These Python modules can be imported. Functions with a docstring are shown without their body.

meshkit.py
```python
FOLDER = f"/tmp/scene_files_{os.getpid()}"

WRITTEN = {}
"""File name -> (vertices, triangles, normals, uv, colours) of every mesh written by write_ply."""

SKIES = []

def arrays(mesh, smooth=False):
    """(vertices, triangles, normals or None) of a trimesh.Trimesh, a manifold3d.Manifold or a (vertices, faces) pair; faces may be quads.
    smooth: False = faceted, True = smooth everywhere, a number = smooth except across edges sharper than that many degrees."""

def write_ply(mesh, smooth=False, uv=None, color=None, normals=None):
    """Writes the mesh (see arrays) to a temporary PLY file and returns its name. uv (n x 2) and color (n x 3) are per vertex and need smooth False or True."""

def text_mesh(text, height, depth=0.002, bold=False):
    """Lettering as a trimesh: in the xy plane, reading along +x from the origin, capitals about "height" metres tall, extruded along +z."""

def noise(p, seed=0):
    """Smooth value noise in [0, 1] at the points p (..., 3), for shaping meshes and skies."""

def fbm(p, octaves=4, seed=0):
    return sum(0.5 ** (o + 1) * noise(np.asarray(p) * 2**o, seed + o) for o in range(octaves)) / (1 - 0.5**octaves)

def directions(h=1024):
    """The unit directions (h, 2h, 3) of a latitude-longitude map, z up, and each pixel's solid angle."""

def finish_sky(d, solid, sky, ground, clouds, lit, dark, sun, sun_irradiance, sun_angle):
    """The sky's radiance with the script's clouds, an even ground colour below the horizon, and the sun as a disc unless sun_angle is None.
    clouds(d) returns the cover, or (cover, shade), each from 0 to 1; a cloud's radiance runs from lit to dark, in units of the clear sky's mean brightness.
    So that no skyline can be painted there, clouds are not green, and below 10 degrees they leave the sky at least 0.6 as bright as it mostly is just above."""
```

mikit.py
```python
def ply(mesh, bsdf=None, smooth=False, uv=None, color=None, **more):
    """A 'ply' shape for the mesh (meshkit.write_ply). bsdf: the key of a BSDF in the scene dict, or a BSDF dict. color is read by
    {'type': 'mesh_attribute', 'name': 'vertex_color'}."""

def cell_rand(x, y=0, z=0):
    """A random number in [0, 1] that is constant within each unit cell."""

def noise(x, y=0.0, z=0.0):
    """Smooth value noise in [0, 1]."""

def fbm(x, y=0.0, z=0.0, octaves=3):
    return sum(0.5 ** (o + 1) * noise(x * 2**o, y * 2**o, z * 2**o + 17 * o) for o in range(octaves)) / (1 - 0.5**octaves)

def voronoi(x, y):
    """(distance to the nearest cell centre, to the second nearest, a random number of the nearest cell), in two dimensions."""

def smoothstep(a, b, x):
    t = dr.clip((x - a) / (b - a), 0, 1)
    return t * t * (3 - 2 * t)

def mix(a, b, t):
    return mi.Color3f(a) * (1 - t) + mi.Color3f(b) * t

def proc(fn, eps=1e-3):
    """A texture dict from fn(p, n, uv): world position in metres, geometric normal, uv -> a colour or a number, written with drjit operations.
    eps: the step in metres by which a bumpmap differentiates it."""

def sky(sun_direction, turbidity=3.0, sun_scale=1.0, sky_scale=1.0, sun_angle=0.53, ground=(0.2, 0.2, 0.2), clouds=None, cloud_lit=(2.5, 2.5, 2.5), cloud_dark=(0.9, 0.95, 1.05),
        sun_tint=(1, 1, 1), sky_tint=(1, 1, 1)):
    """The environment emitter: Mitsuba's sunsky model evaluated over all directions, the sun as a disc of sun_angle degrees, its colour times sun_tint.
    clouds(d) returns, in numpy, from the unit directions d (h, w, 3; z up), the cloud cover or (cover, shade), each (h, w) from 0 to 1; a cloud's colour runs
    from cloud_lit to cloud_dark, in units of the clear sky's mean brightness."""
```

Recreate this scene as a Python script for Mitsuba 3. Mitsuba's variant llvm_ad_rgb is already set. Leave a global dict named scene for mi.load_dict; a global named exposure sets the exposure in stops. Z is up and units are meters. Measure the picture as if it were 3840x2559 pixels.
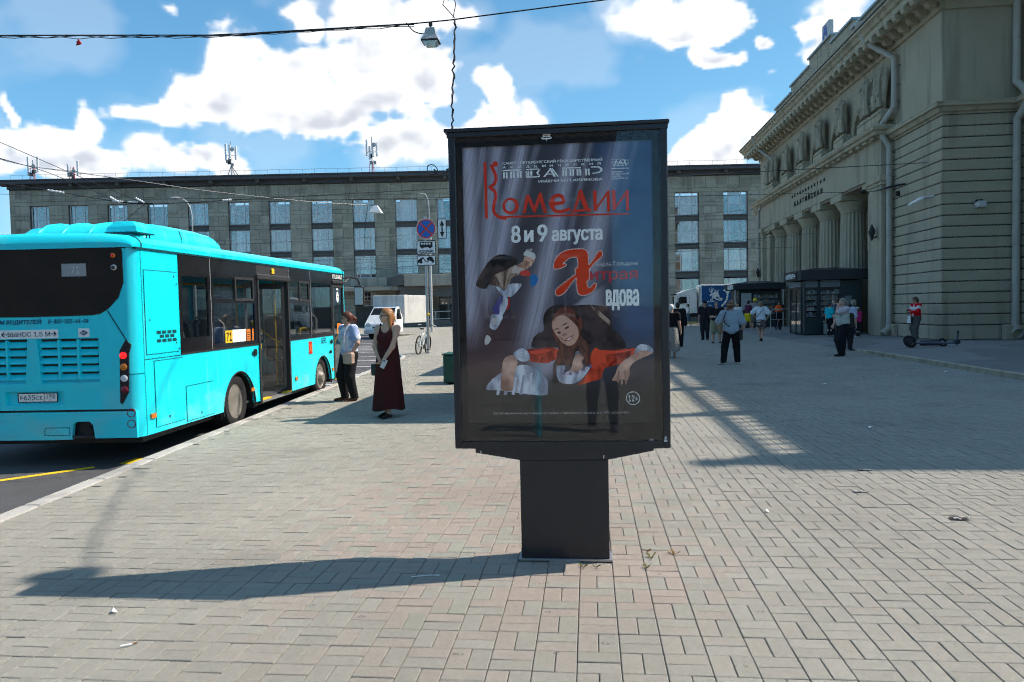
import math, random
import numpy as np, trimesh, shapely
from shapely.geometry import Polygon, box as sbox
from shapely.ops import unary_union
import manifold3d
import drjit as dr
import mitsuba as mi
import mikit, meshkit
from mikit import noise, fbm, voronoi, cell_rand, smoothstep, mix

T = mi.ScalarTransform4f
A = np.array
rng = np.random.default_rng(7)
scene, labels = {'type': 'scene'}, {}

# ---------------------------------------------------------------- camera, light, exposure
# world axes: x to the station (right), y along the kerb (away), z up; the joints of the paving run along x and y
EYE = A([0.0, 0.0, 1.62])
_yaw, _pitch, _roll = math.radians(5.911), math.radians(2.479), math.radians(-1.2)
_f0, _r0, _u0 = A([-math.sin(_yaw), math.cos(_yaw), 0]), A([math.cos(_yaw), math.sin(_yaw), 0]), A([0, 0, 1.0])
_fwd = _f0 * math.cos(_pitch) - _u0 * math.sin(_pitch)
_up = _u0 * math.cos(_pitch) + _f0 * math.sin(_pitch)
_up = _up * math.cos(_roll) - _r0 * math.sin(_roll)
scene['camera'] = {'type': 'perspective', 'fov': math.degrees(2 * math.atan(1920 / 2800.0)), 'fov_axis': 'x', 'near_clip': 0.02, 'far_clip': 3000.0,
                   'to_world': T().look_at(origin=EYE.tolist(), target=(EYE + _fwd).tolist(), up=_up.tolist())}
SUN = A([0.66, 0.185, 0.725])

def _azel(d):
    return np.degrees(np.arctan2(d[..., 0], d[..., 1])), np.degrees(np.arcsin(np.clip(d[..., 2], -1, 1)))

# cumulus: azimuth and elevation of the middle (degrees), half width, half height
CLOUDS = [(-21.0, 20.6, 1.32, 2.06, 1), (-16.3, 21.0, 4.89, 2.36, 1), (-11.2, 21.4, 3.0, 1.7, 1), (-14.5, 18.4, 5.05, 3.28, 1), (-11.9, 16.6, 2.07, 2.46, 1), (-25.0, 16.8, 2.33, 2.83, 1), (-23.6, 16.2, 1.9, 2.02, 1), (-27.4, 15.2, 3.95, 1.66, 1), (-31.0, 14.1, 2.75, 0.97, 0.95), (-32.6, 13.9, 1.41, 0.64, 0.9), (-19.7, 14.2, 7.67, 1.91, 1), (-15.9, 15.2, 5.12, 2.1, 1), (-20.8, 16.9, 2.92, 2.38, 0.95), (-7.1, 15.9, 1.68, 2.06, 1), (-5.3, 14.4, 1.94, 1.61, 1), (-7.8, 13.6, 3.9, 1.44, 1), (-12.1, 12.4, 3.89, 1.98, 1), (-14.7, 11.6, 2.46, 1.36, 0.9), (-34.9, 12.7, 0.98, 1.64, 1), (-37.6, 11.4, 3.11, 1.3, 1), (-39.4, 10.6, 1.75, 1.82, 1), (-36.1, 10.3, 4.31, 1.57, 1), (-31.7, 11.1, 2.33, 1.64, 0.9), (-27.8, 11.3, 2.47, 1.28, 1), (-25.7, 10.7, 1.76, 1.37, 1), (-29.8, 10.5, 1.81, 1.33, 0.95), (-34.1, 9.4, 0.96, 0.32, 1), (4.4, 20.9, 3.59, 1.76, 1), (8.2, 20.4, 3.5, 2.34, 1), (6.9, 19.3, 2.92, 1.29, 0.95), (9.4, 17.8, 2.57, 0.74, 0.85), (12.4, 18.4, 0.68, 0.56, 0.95), (17.0, 19.0, 2.75, 2.4, 1), (15.6, 17.8, 1.34, 1.04, 0.85), (11.0, 13.3, 1.69, 1.65, 1), (9.7, 11.8, 2.83, 1.75, 1), (7.8, 10.8, 2.72, 1.41, 0.95), (12.4, 12.3, 1.93, 2.06, 0.95), (-29.5, 20.5, 0.79, 0.57, 0.66), (-39.5, 13.2, 0.44, 0.9, 0.8), (-39.8, 5.6, 0.76, 0.68, 0.9), (13.9, 16.4, 1.23, 0.67, 0.5)]

def clouds(d):
    az, el = _azel(d)
    p = np.stack([az * 0.16, el * 0.24, 0 * az], -1)
    wx, wy = meshkit.fbm(p * 1.2 + 40, 5, 11) - .5, meshkit.fbm(p * 1.2, 5, 3) - .5
    bil = sum(.5 ** k * (1 - np.abs(2 * meshkit.noise(p * 2.6 * 2 ** k + 5 * k, 31 + k) - 1)) for k in range(4)) / 1.9      # cauliflower heads
    def field(dz, k=1.0):
        f = np.zeros_like(az)
        for a, e, ra, re, w in CLOUDS:
            ra, re = ra * .88, re * .90
            q = ((az - a + wx * 4.4) / ra) ** 2 + ((el + dz - e + wy * 3.2) / re) ** 2
            f = np.maximum(f, w * np.exp(-0.85 * q * k))
        return f
    near = np.exp(-((az + 4) / 52) ** 6) * np.exp(-((el - 8) / 24) ** 6)
    far = meshkit.fbm(np.stack([d[..., 0] / (d[..., 2] + .25), d[..., 1] / (d[..., 2] + .25), 0 * az], -1) * 1.3 + 9, 6, 5)
    gen = np.clip((far - .62) * 4.2, 0, 1) * (1 - near)
    soft = field(0)
    f0 = soft + (bil - .62) * .62 + wx * .25
    wisp = np.clip(.5 + 2.2 * (meshkit.fbm(p * .5 + 70, 3, 9) - .45), 0, 1)
    edge = .16 + .34 * wisp
    cover = np.clip((f0 - .33) / edge, 0, 1)
    cover = cover * cover * (3 - 2 * cover)
    veil = np.clip((field(0, .45) - .42) * 1.0, 0, .34) * wisp
    body = np.clip((soft - .62) * 2.6, 0, 1)                          # thick middle parts, seen from below, go grey
    below = np.clip((field(2.4, .9) - field(-1.6, .9)) * 1.4 + .25, 0, 1)
    shade = np.clip(body * below * 1.5 - (bil - .62) * 1.3, 0, 1) * .9
    thin = np.clip((meshkit.fbm(p * .7 + 13, 5, 21) - .52) * 1.3, 0, .16)
    base = np.maximum(cover * near, gen)
    cover = np.maximum(np.maximum(base, veil * near), thin)
    shade = np.where(cover > base * 1.001, 0, shade)
    return cover, np.where(gen > cover * .99, .35 * gen, shade * .85)

scene['sky'] = mikit.sky(SUN.tolist(), turbidity=2.6, clouds=clouds, cloud_lit=(2.95, 2.97, 3.0), cloud_dark=(1.35, 1.48, 1.72), sun_scale=1.5, sun_tint=(.93, 1.0, 1.17), sky_tint=(1.06, 1.60, 1.62), ground=(.22, .22, .2))
exposure = 1.6

# ---------------------------------------------------------------- helpers
_count = {}

def put(name, mesh, bsdf, parent=None, smooth=False, label=None, cat=None, group=None, kind=None, **more):
    """One entry of the scene: a thing, or a part under its parent's key."""
    base = (parent + '__' if parent else '') + name
    n = _count.get(base, 0)
    _count[base] = n + 1
    key = base if n == 0 else '%s_%03d' % (base, n)
    if mesh is not None:
        scene[key] = dict(mesh, **more) if isinstance(mesh, dict) else mikit.ply(mesh, bsdf, smooth=smooth, **more)
    note = {k: v for k, v in (('label', label), ('category', cat), ('group', group), ('kind', kind)) if v}
    if note:
        labels[key] = note
    return key

def thing(name, label, cat, group=None):
    return put(name, None, None, label=label, cat=cat, group=group)

def tm(v, f):
    return trimesh.Trimesh(np.asarray(v, float), np.asarray(f), process=False)

def cat(ms):
    ms = [m for m in ms if m is not None]
    vs, fs, n = [], [], 0
    for m in ms:
        vs.append(np.asarray(m.vertices)); fs.append(np.asarray(m.faces) + n); n += len(m.vertices)
    return tm(np.vstack(vs), np.vstack(fs))

def _cb():
    s = [(x, y, z) for x in (-1, 1) for y in (-1, 1) for z in (-1, 1)]
    pts, tag = [], []
    for c in s:
        for k in range(3):
            q = [c[i] * (1.0 if i == k else .8) for i in range(3)]
            pts.append(q); tag.append((c, k))
    m = trimesh.Trimesh(pts, process=False).convex_hull
    o = [min(range(24), key=lambda i: np.linalg.norm(A(pts[i]) - v)) for v in m.vertices]
    return A([t[0] for t in tag], float)[o], A([t[1] for t in tag])[o], np.asarray(m.faces)
_CBS, _CBK, _CBF = _cb()
_BXV = A([[x, y, z] for x in (0, 1) for y in (0, 1) for z in (0, 1)], float)
_BXF = A([[0, 1, 3], [0, 3, 2], [4, 6, 7], [4, 7, 5], [0, 4, 5], [0, 5, 1], [2, 3, 7], [2, 7, 6], [0, 2, 6], [0, 6, 4], [1, 5, 7], [1, 7, 3]])

def bx(x0, x1, y0, y1, z0, z1, b=0):
    """A box; b: chamfer."""
    lo, hi = A([min(x0, x1), min(y0, y1), min(z0, z1)], float), A([max(x0, x1), max(y0, y1), max(z0, z1)], float)
    if not b:
        return tm(lo + _BXV * (hi - lo), _BXF)
    h = (hi - lo) / 2
    b = min(b, .45 * h.min())
    hh = np.repeat(h[None], 24, 0) - b
    hh[np.arange(24), _CBK] += b
    return tm((lo + hi) / 2 + _CBS * hh, _CBF)

def xf(m, loc=(0, 0, 0), rz=0.0, rx=0.0, ry=0.0, s=1.0):
    """Scaled, turned about x, y, then z (degrees), moved."""
    v = np.asarray(m.vertices) * s
    for ang, i, j in ((rx, 1, 2), (ry, 2, 0), (rz, 0, 1)):
        if ang:
            c, n = math.cos(math.radians(ang)), math.sin(math.radians(ang))
            a, b_ = v[:, i].copy(), v[:, j].copy()
            v = v.copy(); v[:, i] = a * c - b_ * n; v[:, j] = a * n + b_ * c
    return tm(v + A(loc, float), m.faces)

def frame(m, o, u, v, n=None):
    """(x, y, z) of the mesh along u, v and n from o."""
    u, v = A(u, float), A(v, float)
    n = np.cross(u, v) if n is None else A(n, float)
    P = np.asarray(m.vertices)
    f = m.faces
    if np.dot(np.cross(u, v), n) < 0:
        f = np.asarray(f)[:, ::-1]
    return tm(A(o, float) + P[:, :1] * u + P[:, 1:2] * v + P[:, 2:3] * n, f)

def ext(poly, d, z=0.0):
    """A polygon (points or shapely) in the xy plane, extruded from z to z + d."""
    g = poly if hasattr(poly, 'geom_type') else Polygon(poly)
    if not g.is_valid:
        g = g.buffer(0)
    ms = [trimesh.creation.extrude_polygon(p, d, engine='earcut') for p in getattr(g, 'geoms', [g]) if p.geom_type == 'Polygon' and p.area > 1e-9]
    return xf(cat(ms), (0, 0, z))

def tube(pts, r, sides=8, closed=False, cap=True):
    p = np.asarray(pts, float)
    n = len(p)
    r = np.broadcast_to(r, (n,))
    if closed:
        t = np.roll(p, -1, 0) - np.roll(p, 1, 0)
    else:
        t = np.gradient(p, axis=0)
    t /= np.linalg.norm(t, axis=1, keepdims=True) + 1e-12
    ref = A([0, 0, 1.0]) if abs(t[0, 2]) < .9 else A([1.0, 0, 0])
    a = np.cross(t[0], ref); a /= np.linalg.norm(a)
    vs = []
    for i in range(n):
        a = a - t[i] * (a @ t[i]); a /= np.linalg.norm(a) + 1e-12
        b = np.cross(t[i], a)
        g = np.arange(sides) * 2 * math.pi / sides
        vs.append(p[i] + r[i] * (np.cos(g)[:, None] * a + np.sin(g)[:, None] * b))
    v = np.vstack(vs)
    f = []
    for i in range(n if closed else n - 1):
        j = (i + 1) % n
        for k in range(sides):
            k2 = (k + 1) % sides
            f += [[i * sides + k, i * sides + k2, j * sides + k2], [i * sides + k, j * sides + k2, j * sides + k]]
    if cap and not closed:
        c0, c1 = len(v), len(v) + 1
        v = np.vstack([v, p[:1], p[-1:]])
        for k in range(sides):
            k2 = (k + 1) % sides
            f += [[c0, k2, k], [c1, (n - 1) * sides + k, (n - 1) * sides + k2]]
    return tm(v, f)

def lathe(prof, sides=20, o=(0, 0, 0), flute=0, fd=0.0):
    """Radius and height pairs turned about z; flute: channels of depth fd on every ring but the closing ones."""
    g = np.arange(sides) * 2 * math.pi / sides
    k = 1 - fd * np.abs(np.sin(g * flute / 2)) if flute else np.ones(sides)
    v = np.vstack([np.stack([r * np.cos(g) * k, r * np.sin(g) * k, 0 * g + z], 1) for r, z in prof])
    f = []
    for i in range(len(prof) - 1):
        for j in range(sides):
            j2 = (j + 1) % sides
            f += [[i * sides + j, i * sides + j2, (i + 1) * sides + j2], [i * sides + j, (i + 1) * sides + j2, (i + 1) * sides + j]]
    n = len(v)
    v = np.vstack([v, [[0, 0, prof[0][1]], [0, 0, prof[-1][1]]]])
    e = (len(prof) - 1) * sides
    for j in range(sides):
        j2 = (j + 1) % sides
        f += [[n, j2, j], [n + 1, e + j, e + j2]]
    return xf(tm(v, f), o)

def sweep(prof, path, closed_prof=True):
    """A profile of (outward, up) points carried along a horizontal polyline of (x, y, outward x, outward y)."""
    k = len(prof)
    v = np.vstack([[[x + ox * a, y + oy * a, b] for a, b in prof] for x, y, ox, oy in path])
    f = []
    for i in range(len(path) - 1):
        for j in range(k if closed_prof else k - 1):
            j2 = (j + 1) % k
            f += [[i * k + j, (i + 1) * k + j2, i * k + j2], [i * k + j, (i + 1) * k + j, (i + 1) * k + j2]]
    m = tm(v, f)
    if closed_prof:
        cap = trimesh.creation.triangulate_polygon(Polygon(prof), engine='earcut')
        if len(cap[0]) == k:
            idx = [int(np.argmin(np.linalg.norm(A(prof) - c, axis=1))) for c in cap[0]]
            c = A(idx)[cap[1]]
            m = tm(v, np.vstack([m.faces, c[:, ::-1], c + (len(path) - 1) * k]))
    return m

def spline(pts, n=6, closed=True):
    p = np.asarray(pts, float)
    m = len(p)
    out = []
    for i in range(m if closed else m - 1):
        if closed:
            a, b, c, d = p[i - 1], p[i], p[(i + 1) % m], p[(i + 2) % m]
        else:
            a, b, c, d = p[max(i - 1, 0)], p[i], p[i + 1], p[min(i + 2, m - 1)]
        for t in np.arange(n) / n:
            out.append(.5 * (2 * b + (c - a) * t + (2 * a - 5 * b + 4 * c - d) * t * t + (3 * b - a - 3 * c + d) * t ** 3))
    if not closed:
        out.append(p[-1])
    return A(out)

def hullpts(p):
    return trimesh.Trimesh(p, process=False).convex_hull

def ball(r, c=(0, 0, 0), s=(1, 1, 1), sub=2):
    m = trimesh.creation.icosphere(subdivisions=sub, radius=1.0)
    return tm(np.asarray(m.vertices) * r * A(s) + A(c, float), m.faces)

def text(s, h, d=.002, bold=False, width=None, center=False):
    """Lettering in the xy plane; width: squeezed or stretched to it."""
    m = meshkit.text_mesh(s, h, d, bold)
    v = np.asarray(m.vertices).copy()
    v[:, 0] -= v[:, 0].min()
    if width:
        v[:, 0] *= width / v[:, 0].max()
    if center:
        v[:, 0] -= v[:, 0].max() / 2
    return tm(v, m.faces)

# ---------------------------------------------------------------- materials
def rgb(c):
    return {'type': 'rgb', 'value': [float(x) for x in c]}

def mat(key, c, rough=.6, spec=.4, metal=0.0, **more):
    col = mikit.proc(c) if callable(c) else rgb(c)
    b = {'type': 'principled', 'base_color': col, 'roughness': rough, 'specular': spec, 'metallic': metal}
    b.update(more)
    scene[key] = {'type': 'twosided', 'bsdf': b}
    return key

def glassmat(key, ior=1.5, tr=1.0):
    scene[key] = {'type': 'thindielectric', 'int_ior': ior, 'specular_transmittance': rgb(tr if hasattr(tr, '__len__') else (tr,) * 3)}
    return key

def _paver(p):
    """Concrete paving: every stone its own tone, grain, a few stones dyed pink or green, gum spots and stains."""
    gx, gy = (p.x - .12) / .2, (p.y - .06) / .2
    ix, iy = dr.floor(gx), dr.floor(gy)
    fx, fy = gx - ix, gy - iy
    odd = (ix + iy) - 2 * dr.floor((ix + iy) / 2)
    sub = dr.select(odd > .5, dr.floor(fy * 2), dr.floor(fx * 2))
    r = cell_rand(ix, iy, sub + 3)
    r2 = cell_rand(ix, iy, sub + 11)
    c = mix((.236, .228, .196), (.258, .250, .217), r)
    zone = smoothstep(.46, .62, fbm(p.x * .33 + 4.1, p.y * .24 + 2.7, 0, octaves=2))
    near = dr.exp(-dr.square((p.x + .75) / 1.25) - dr.square((p.y - 6.6) / 2.9)) + .8 * dr.exp(-dr.square((p.x - .15) / .5) - dr.square((p.y - 4.55) / .5))
    pink = dr.select(r2 < .30 + .5 * near, near * .8 + .06 * zone, 0)
    c = mix(c, mi.Color3f(.285, .21, .178), dr.clip(pink, 0, .42))
    c = mix(c, mi.Color3f(.215, .24, .18), dr.select((r2 > .93) & (near > .3), .25, 0))
    g = noise(p.x * 420, p.y * 420, 0)
    g2 = fbm(p.x * 55, p.y * 55, 3.0, octaves=2)
    dirt = fbm(p.x * 1.1 + 7, p.y * 1.1, 5.0, octaves=4)
    c = c * (.80 + .24 * g + .14 * g2) * (.88 + .24 * dirt)
    d1, d2, w = voronoi(p.x * 2.1 + .3 * g2, p.y * 2.1)
    spot = dr.select((w > .62) & (d1 < .02 + .055 * (w - .62)), .42, 0)
    c = c * (1 - spot)
    e1, e2, w2 = voronoi(p.x * .8 + 11, p.y * .8 + .12 * g2)
    return c * (1 - dr.select((w2 > .8), .13 * smoothstep(.35, .1, e1 + .25 * dirt - .1), 0))

def _joint(p):
    gx, gy = (p.x - .12) / .2, (p.y - .06) / .2
    ix, iy = dr.floor(gx), dr.floor(gy)
    fx, fy = gx - ix, gy - iy
    odd = (ix + iy) - 2 * dr.floor((ix + iy) / 2)
    ex = dr.minimum(fx, 1 - fx)
    ey = dr.minimum(fy, 1 - fy)
    mid = dr.select(odd > .5, dr.abs(fy - .5), dr.abs(fx - .5))
    return dr.minimum(dr.minimum(ex, ey), mid) * .2

def _paved(p, n, uv):
    w = smoothstep(.0018, .0040, _joint(p))
    return mix(mi.Color3f(.13, .126, .112), _paver(p), w)

def _sand(p, n, uv):
    return mi.Color3f(.115, .11, .097) * (.7 + .6 * fbm(p.x * 60, p.y * 60, 0, octaves=3))

def _asphalt(p, n, uv):
    g = noise(p.x * 260, p.y * 260, p.z * 260)
    b = fbm(p.x * 2.3, p.y * 2.3, 0, octaves=4)
    old = smoothstep(.45, .6, fbm(p.x * .35, p.y * .12, 9.0, octaves=3))
    c = mix((.055, .056, .06), (.12, .12, .122), g * .6 + .4 * b) * (.8 + .5 * old)
    cr, c2, w = voronoi(p.x * .9 + .5 * b, p.y * .5 + .5 * b)
    return c * (1 - .55 * smoothstep(.05, .015, c2 - cr) * smoothstep(.5, .56, fbm(p.x * .2, p.y * .2, 4.0)))

def _forecourt(p, n, uv):
    g = noise(p.x * 230, p.y * 230, 0)
    b = fbm(p.x * 1.7, p.y * 1.7, 2.0, octaves=4)
    patch = smoothstep(.5, .54, fbm(p.x * .25 + 3, p.y * .4, 6.0, octaves=2))
    return mix((.15, .15, .148), (.225, .22, .205), g * .5 + b * .5) * (.85 + .2 * patch)

def stone(c0, c1, k=1.0):
    c0, c1 = mi.Color3f(c0), mi.Color3f(c1)
    def fn(p, n, uv):
        b = fbm(p.x * 1.3 * k, p.y * 1.3 * k, p.z * 1.3 * k, octaves=5)
        g = noise(p.x * 70, p.y * 70, p.z * 70)
        s = fbm(p.x * 3.1, p.y * 3.1, p.z * .22, octaves=3)
        st = smoothstep(.52, .75, s)
        c = mix(c0, c1, b * .7 + g * .3)
        return c * (1 - .26 * st) * (.93 + .14 * g)
    return fn

def panelstone(c0, c1):
    c0, c1 = mi.Color3f(c0), mi.Color3f(c1)
    def fn(p, n, uv):
        b = fbm(p.x * 1.1, p.y * 1.1, p.z * 2.0, octaves=4)
        r = cell_rand(dr.floor(p.x / 1.23), dr.floor(p.z / .75), 5)
        s = smoothstep(.5, .8, fbm(p.x * 1.4, p.y, p.z * .12 + 3, octaves=3))
        return mix(c0, c1, b) * (.80 + .36 * r) * (1 - .25 * s)
    return fn

mat('m_paver', lambda p, n, uv: _paver(p), .85, .25)
mat('m_paved', _paved, .85, .25)
mat('m_sand', _sand, .95, .1)
mat('m_asphalt', _asphalt, .85, .3)
mat('m_forecourt', _forecourt, .85, .25)
mat('m_kerb', stone((.30, .29, .27), (.42, .41, .38), 4), .8, .25)
mat('m_far', panelstone((.29, .265, .20), (.45, .42, .34)), .85, .25)
mat('m_far_joint', (.10, .095, .085), .9, .2)
mat('m_sta', stone((.33, .285, .205), (.44, .39, .295), .7), .85, .2)
mat('m_sta_trim', stone((.34, .295, .205), (.46, .41, .30), 1.4), .85, .2)
mat('m_sta_dark', stone((.33, .285, .205), (.44, .39, .295), 1.2), .85, .2)
mat('m_groove', (.07, .066, .058), .9, .2)
mat('m_roofmetal', (.24, .33, .36), .45, .5, .3)
mat('m_darkroof', (.075, .075, .08), .6, .4)
mat('m_pipe', lambda p, n, uv: mix((.33, .31, .265), (.45, .43, .38), fbm(p.x * 3, p.y * 3, p.z * 1.2, octaves=3)), .55, .4)
mat('m_white', (.72, .72, .70), .5, .4)
mat('m_whitepaint', (.78, .78, .77), .35, .5)
mat('m_grey', (.30, .30, .30), .5, .4)
mat('m_ltgrey', (.5, .5, .49), .5, .4)
mat('m_black', (.012, .012, .013), .5, .4)
mat('m_wire', (.03, .032, .036), .6, .3)
mat('m_metal', (.42, .42, .42), .38, .5, .7)
mat('m_rubber', (.022, .022, .023), .8, .2)
mat('m_dark', (.035, .036, .038), .6, .3)
mat('m_interior', (.06, .06, .062), .8, .2)
mat('m_curtain', lambda p, n, uv: mi.Color3f(.60, .64, .66) * (.72 + .34 * noise(p.x * 9, p.y * 9, p.z * .3)), .9, .1)
mat('m_yellow', (.75, .48, .02), .5, .4)
mat('m_orange', (.75, .20, .02), .5, .4)
mat('m_red', (.55, .02, .02), .5, .4)
mat('m_blue', (.02, .11, .42), .5, .4)
mat('m_rail', (.30, .30, .30), .6, .3)
glassmat('m_pane', 2.45, .8)
glassmat('m_clear', 1.5, .95)

# ---------------------------------------------------------------- ground
def kerb_x(y):
    return -4.43 - .083 * y

def flat(poly, z):
    if getattr(poly, 'geom_type', '') == 'MultiPolygon':
        return cat([flat(g, z) for g in poly.geoms])
    v, f = trimesh.creation.triangulate_polygon(Polygon(poly) if not hasattr(poly, 'geom_type') else poly, engine='earcut')
    f = A(f)
    a, b, c = (v[f[:, i]] for i in range(3))
    s = (b - a)[:, 0] * (c - a)[:, 1] - (b - a)[:, 1] * (c - a)[:, 0]
    f[s < 0] = f[s < 0][:, ::-1]
    return tm(np.c_[v, np.full(len(v), z)], f)

put('road', flat([(-900, -900), (900, -900), (900, 1500), (-900, 1500)], -.13), 'm_asphalt', kind='structure')
arc = [(kerb_x(24) - 5 * (1 - math.cos(t)) * .55, 24 + 5 * math.sin(t)) for t in np.linspace(0, 1.25, 8)]
PAVE = [(8.65, -14), (8.65, 66), (-30, 78), (-30, 58), (-15.2, 52), (-12.6, 44.5), (-9.6, 33.5)] + arc[::-1] + [(kerb_x(-14), -14)]
pave_poly = Polygon(PAVE)
inner = pave_poly.buffer(-.16).intersection(sbox(-80, -13.9, 8.65, 77))
split = sbox(-20, -3, 8.65, 26)
slab = cat([flat(pave_poly.intersection(split), -.009), flat(pave_poly.difference(split), 0.0)])
pave_key = put('pavement', slab, 'm_paved', kind='structure')
# kerb stones along the road, one by one
line = [(kerb_x(-10), -10.0)] + [(kerb_x(24), 24.0)] + arc[1:] + [(-9.6, 33.5), (-12.6, 44.5), (-15.2, 52), (-30, 58)]
kk = put('kerb', None, None, kind='structure')
L = shapely.LineString(line)
s = 0.0
while s < L.length - 1:
    a, b = A(L.interpolate(s + .006).coords[0]), A(L.interpolate(s + .994).coords[0])
    t = (b - a) / np.linalg.norm(b - a)
    o = A([a[0], a[1], 0])
    if a[1] > 2.5 or s < 2:
        put('kerb_stone', frame(bx(0, np.linalg.norm(b - a), -.16, 0.0, -.13, .004 + .003 * rng.random(), .014), o, [t[0], t[1], 0], [-t[1], t[0], 0], [0, 0, 1]), 'm_kerb', kk)
    s += 1.0
# pavers: the 300 that show largest one by one, the rest of the near field as one part
def paver(long_x):
    w, h = (.0978, .0482) if long_x else (.0482, .0978)
    return bx(-w, w, -h, h, -.05, 0, .0032)
pv = {True: mikit.ply(paver(True), 'm_paver'), False: mikit.ply(paver(False), 'm_paver')}
spots = []
for i in range(-60, 44):
    for j in range(5, 130):
        cx, cy = .12 + .2 * i, .06 + .2 * j
        if cy < 1.2 or cy > 26 or abs(cx + .1 * cy) > .78 * cy + .6 or cx > 8.55 or cx < kerb_x(cy) + .05:
            continue
        odd = (i + j) % 2
        for q in (0, 1):
            x, y = (cx + .1, cy + .05 + .1 * q) if odd else (cx + .05 + .1 * q, cy + .1)
            if x - (.1 if odd else .05) < kerb_x(y) + .17:
                continue
            if -.46 < x < .115 and 4.73 < y < 4.87:
                continue
            spots.append((x, y, bool(odd)))
prg = np.random.default_rng(3)
spots.sort(key=lambda p: (math.hypot(p[0], p[1]) if abs(p[0] + .1 * p[1]) < .62 * p[1] and p[1] > 3.05 else 99))
rest = []
for n, (x, y, o) in enumerate(spots):
    dz, rx, ry = prg.normal(0, .0012), prg.normal(0, .35), prg.normal(0, .35)
    if n < 300:
        put('paver', dict(pv[o]), None, pave_key, to_world=T().translate([x, y, dz]).rotate([1, 0, 0], rx).rotate([0, 1, 0], ry))
    else:
        rest.append(xf(paver(o), (x, y, dz), rx=rx, ry=ry))
put('paver_field', cat(rest), 'm_paver', pave_key, kind='stuff')
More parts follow.
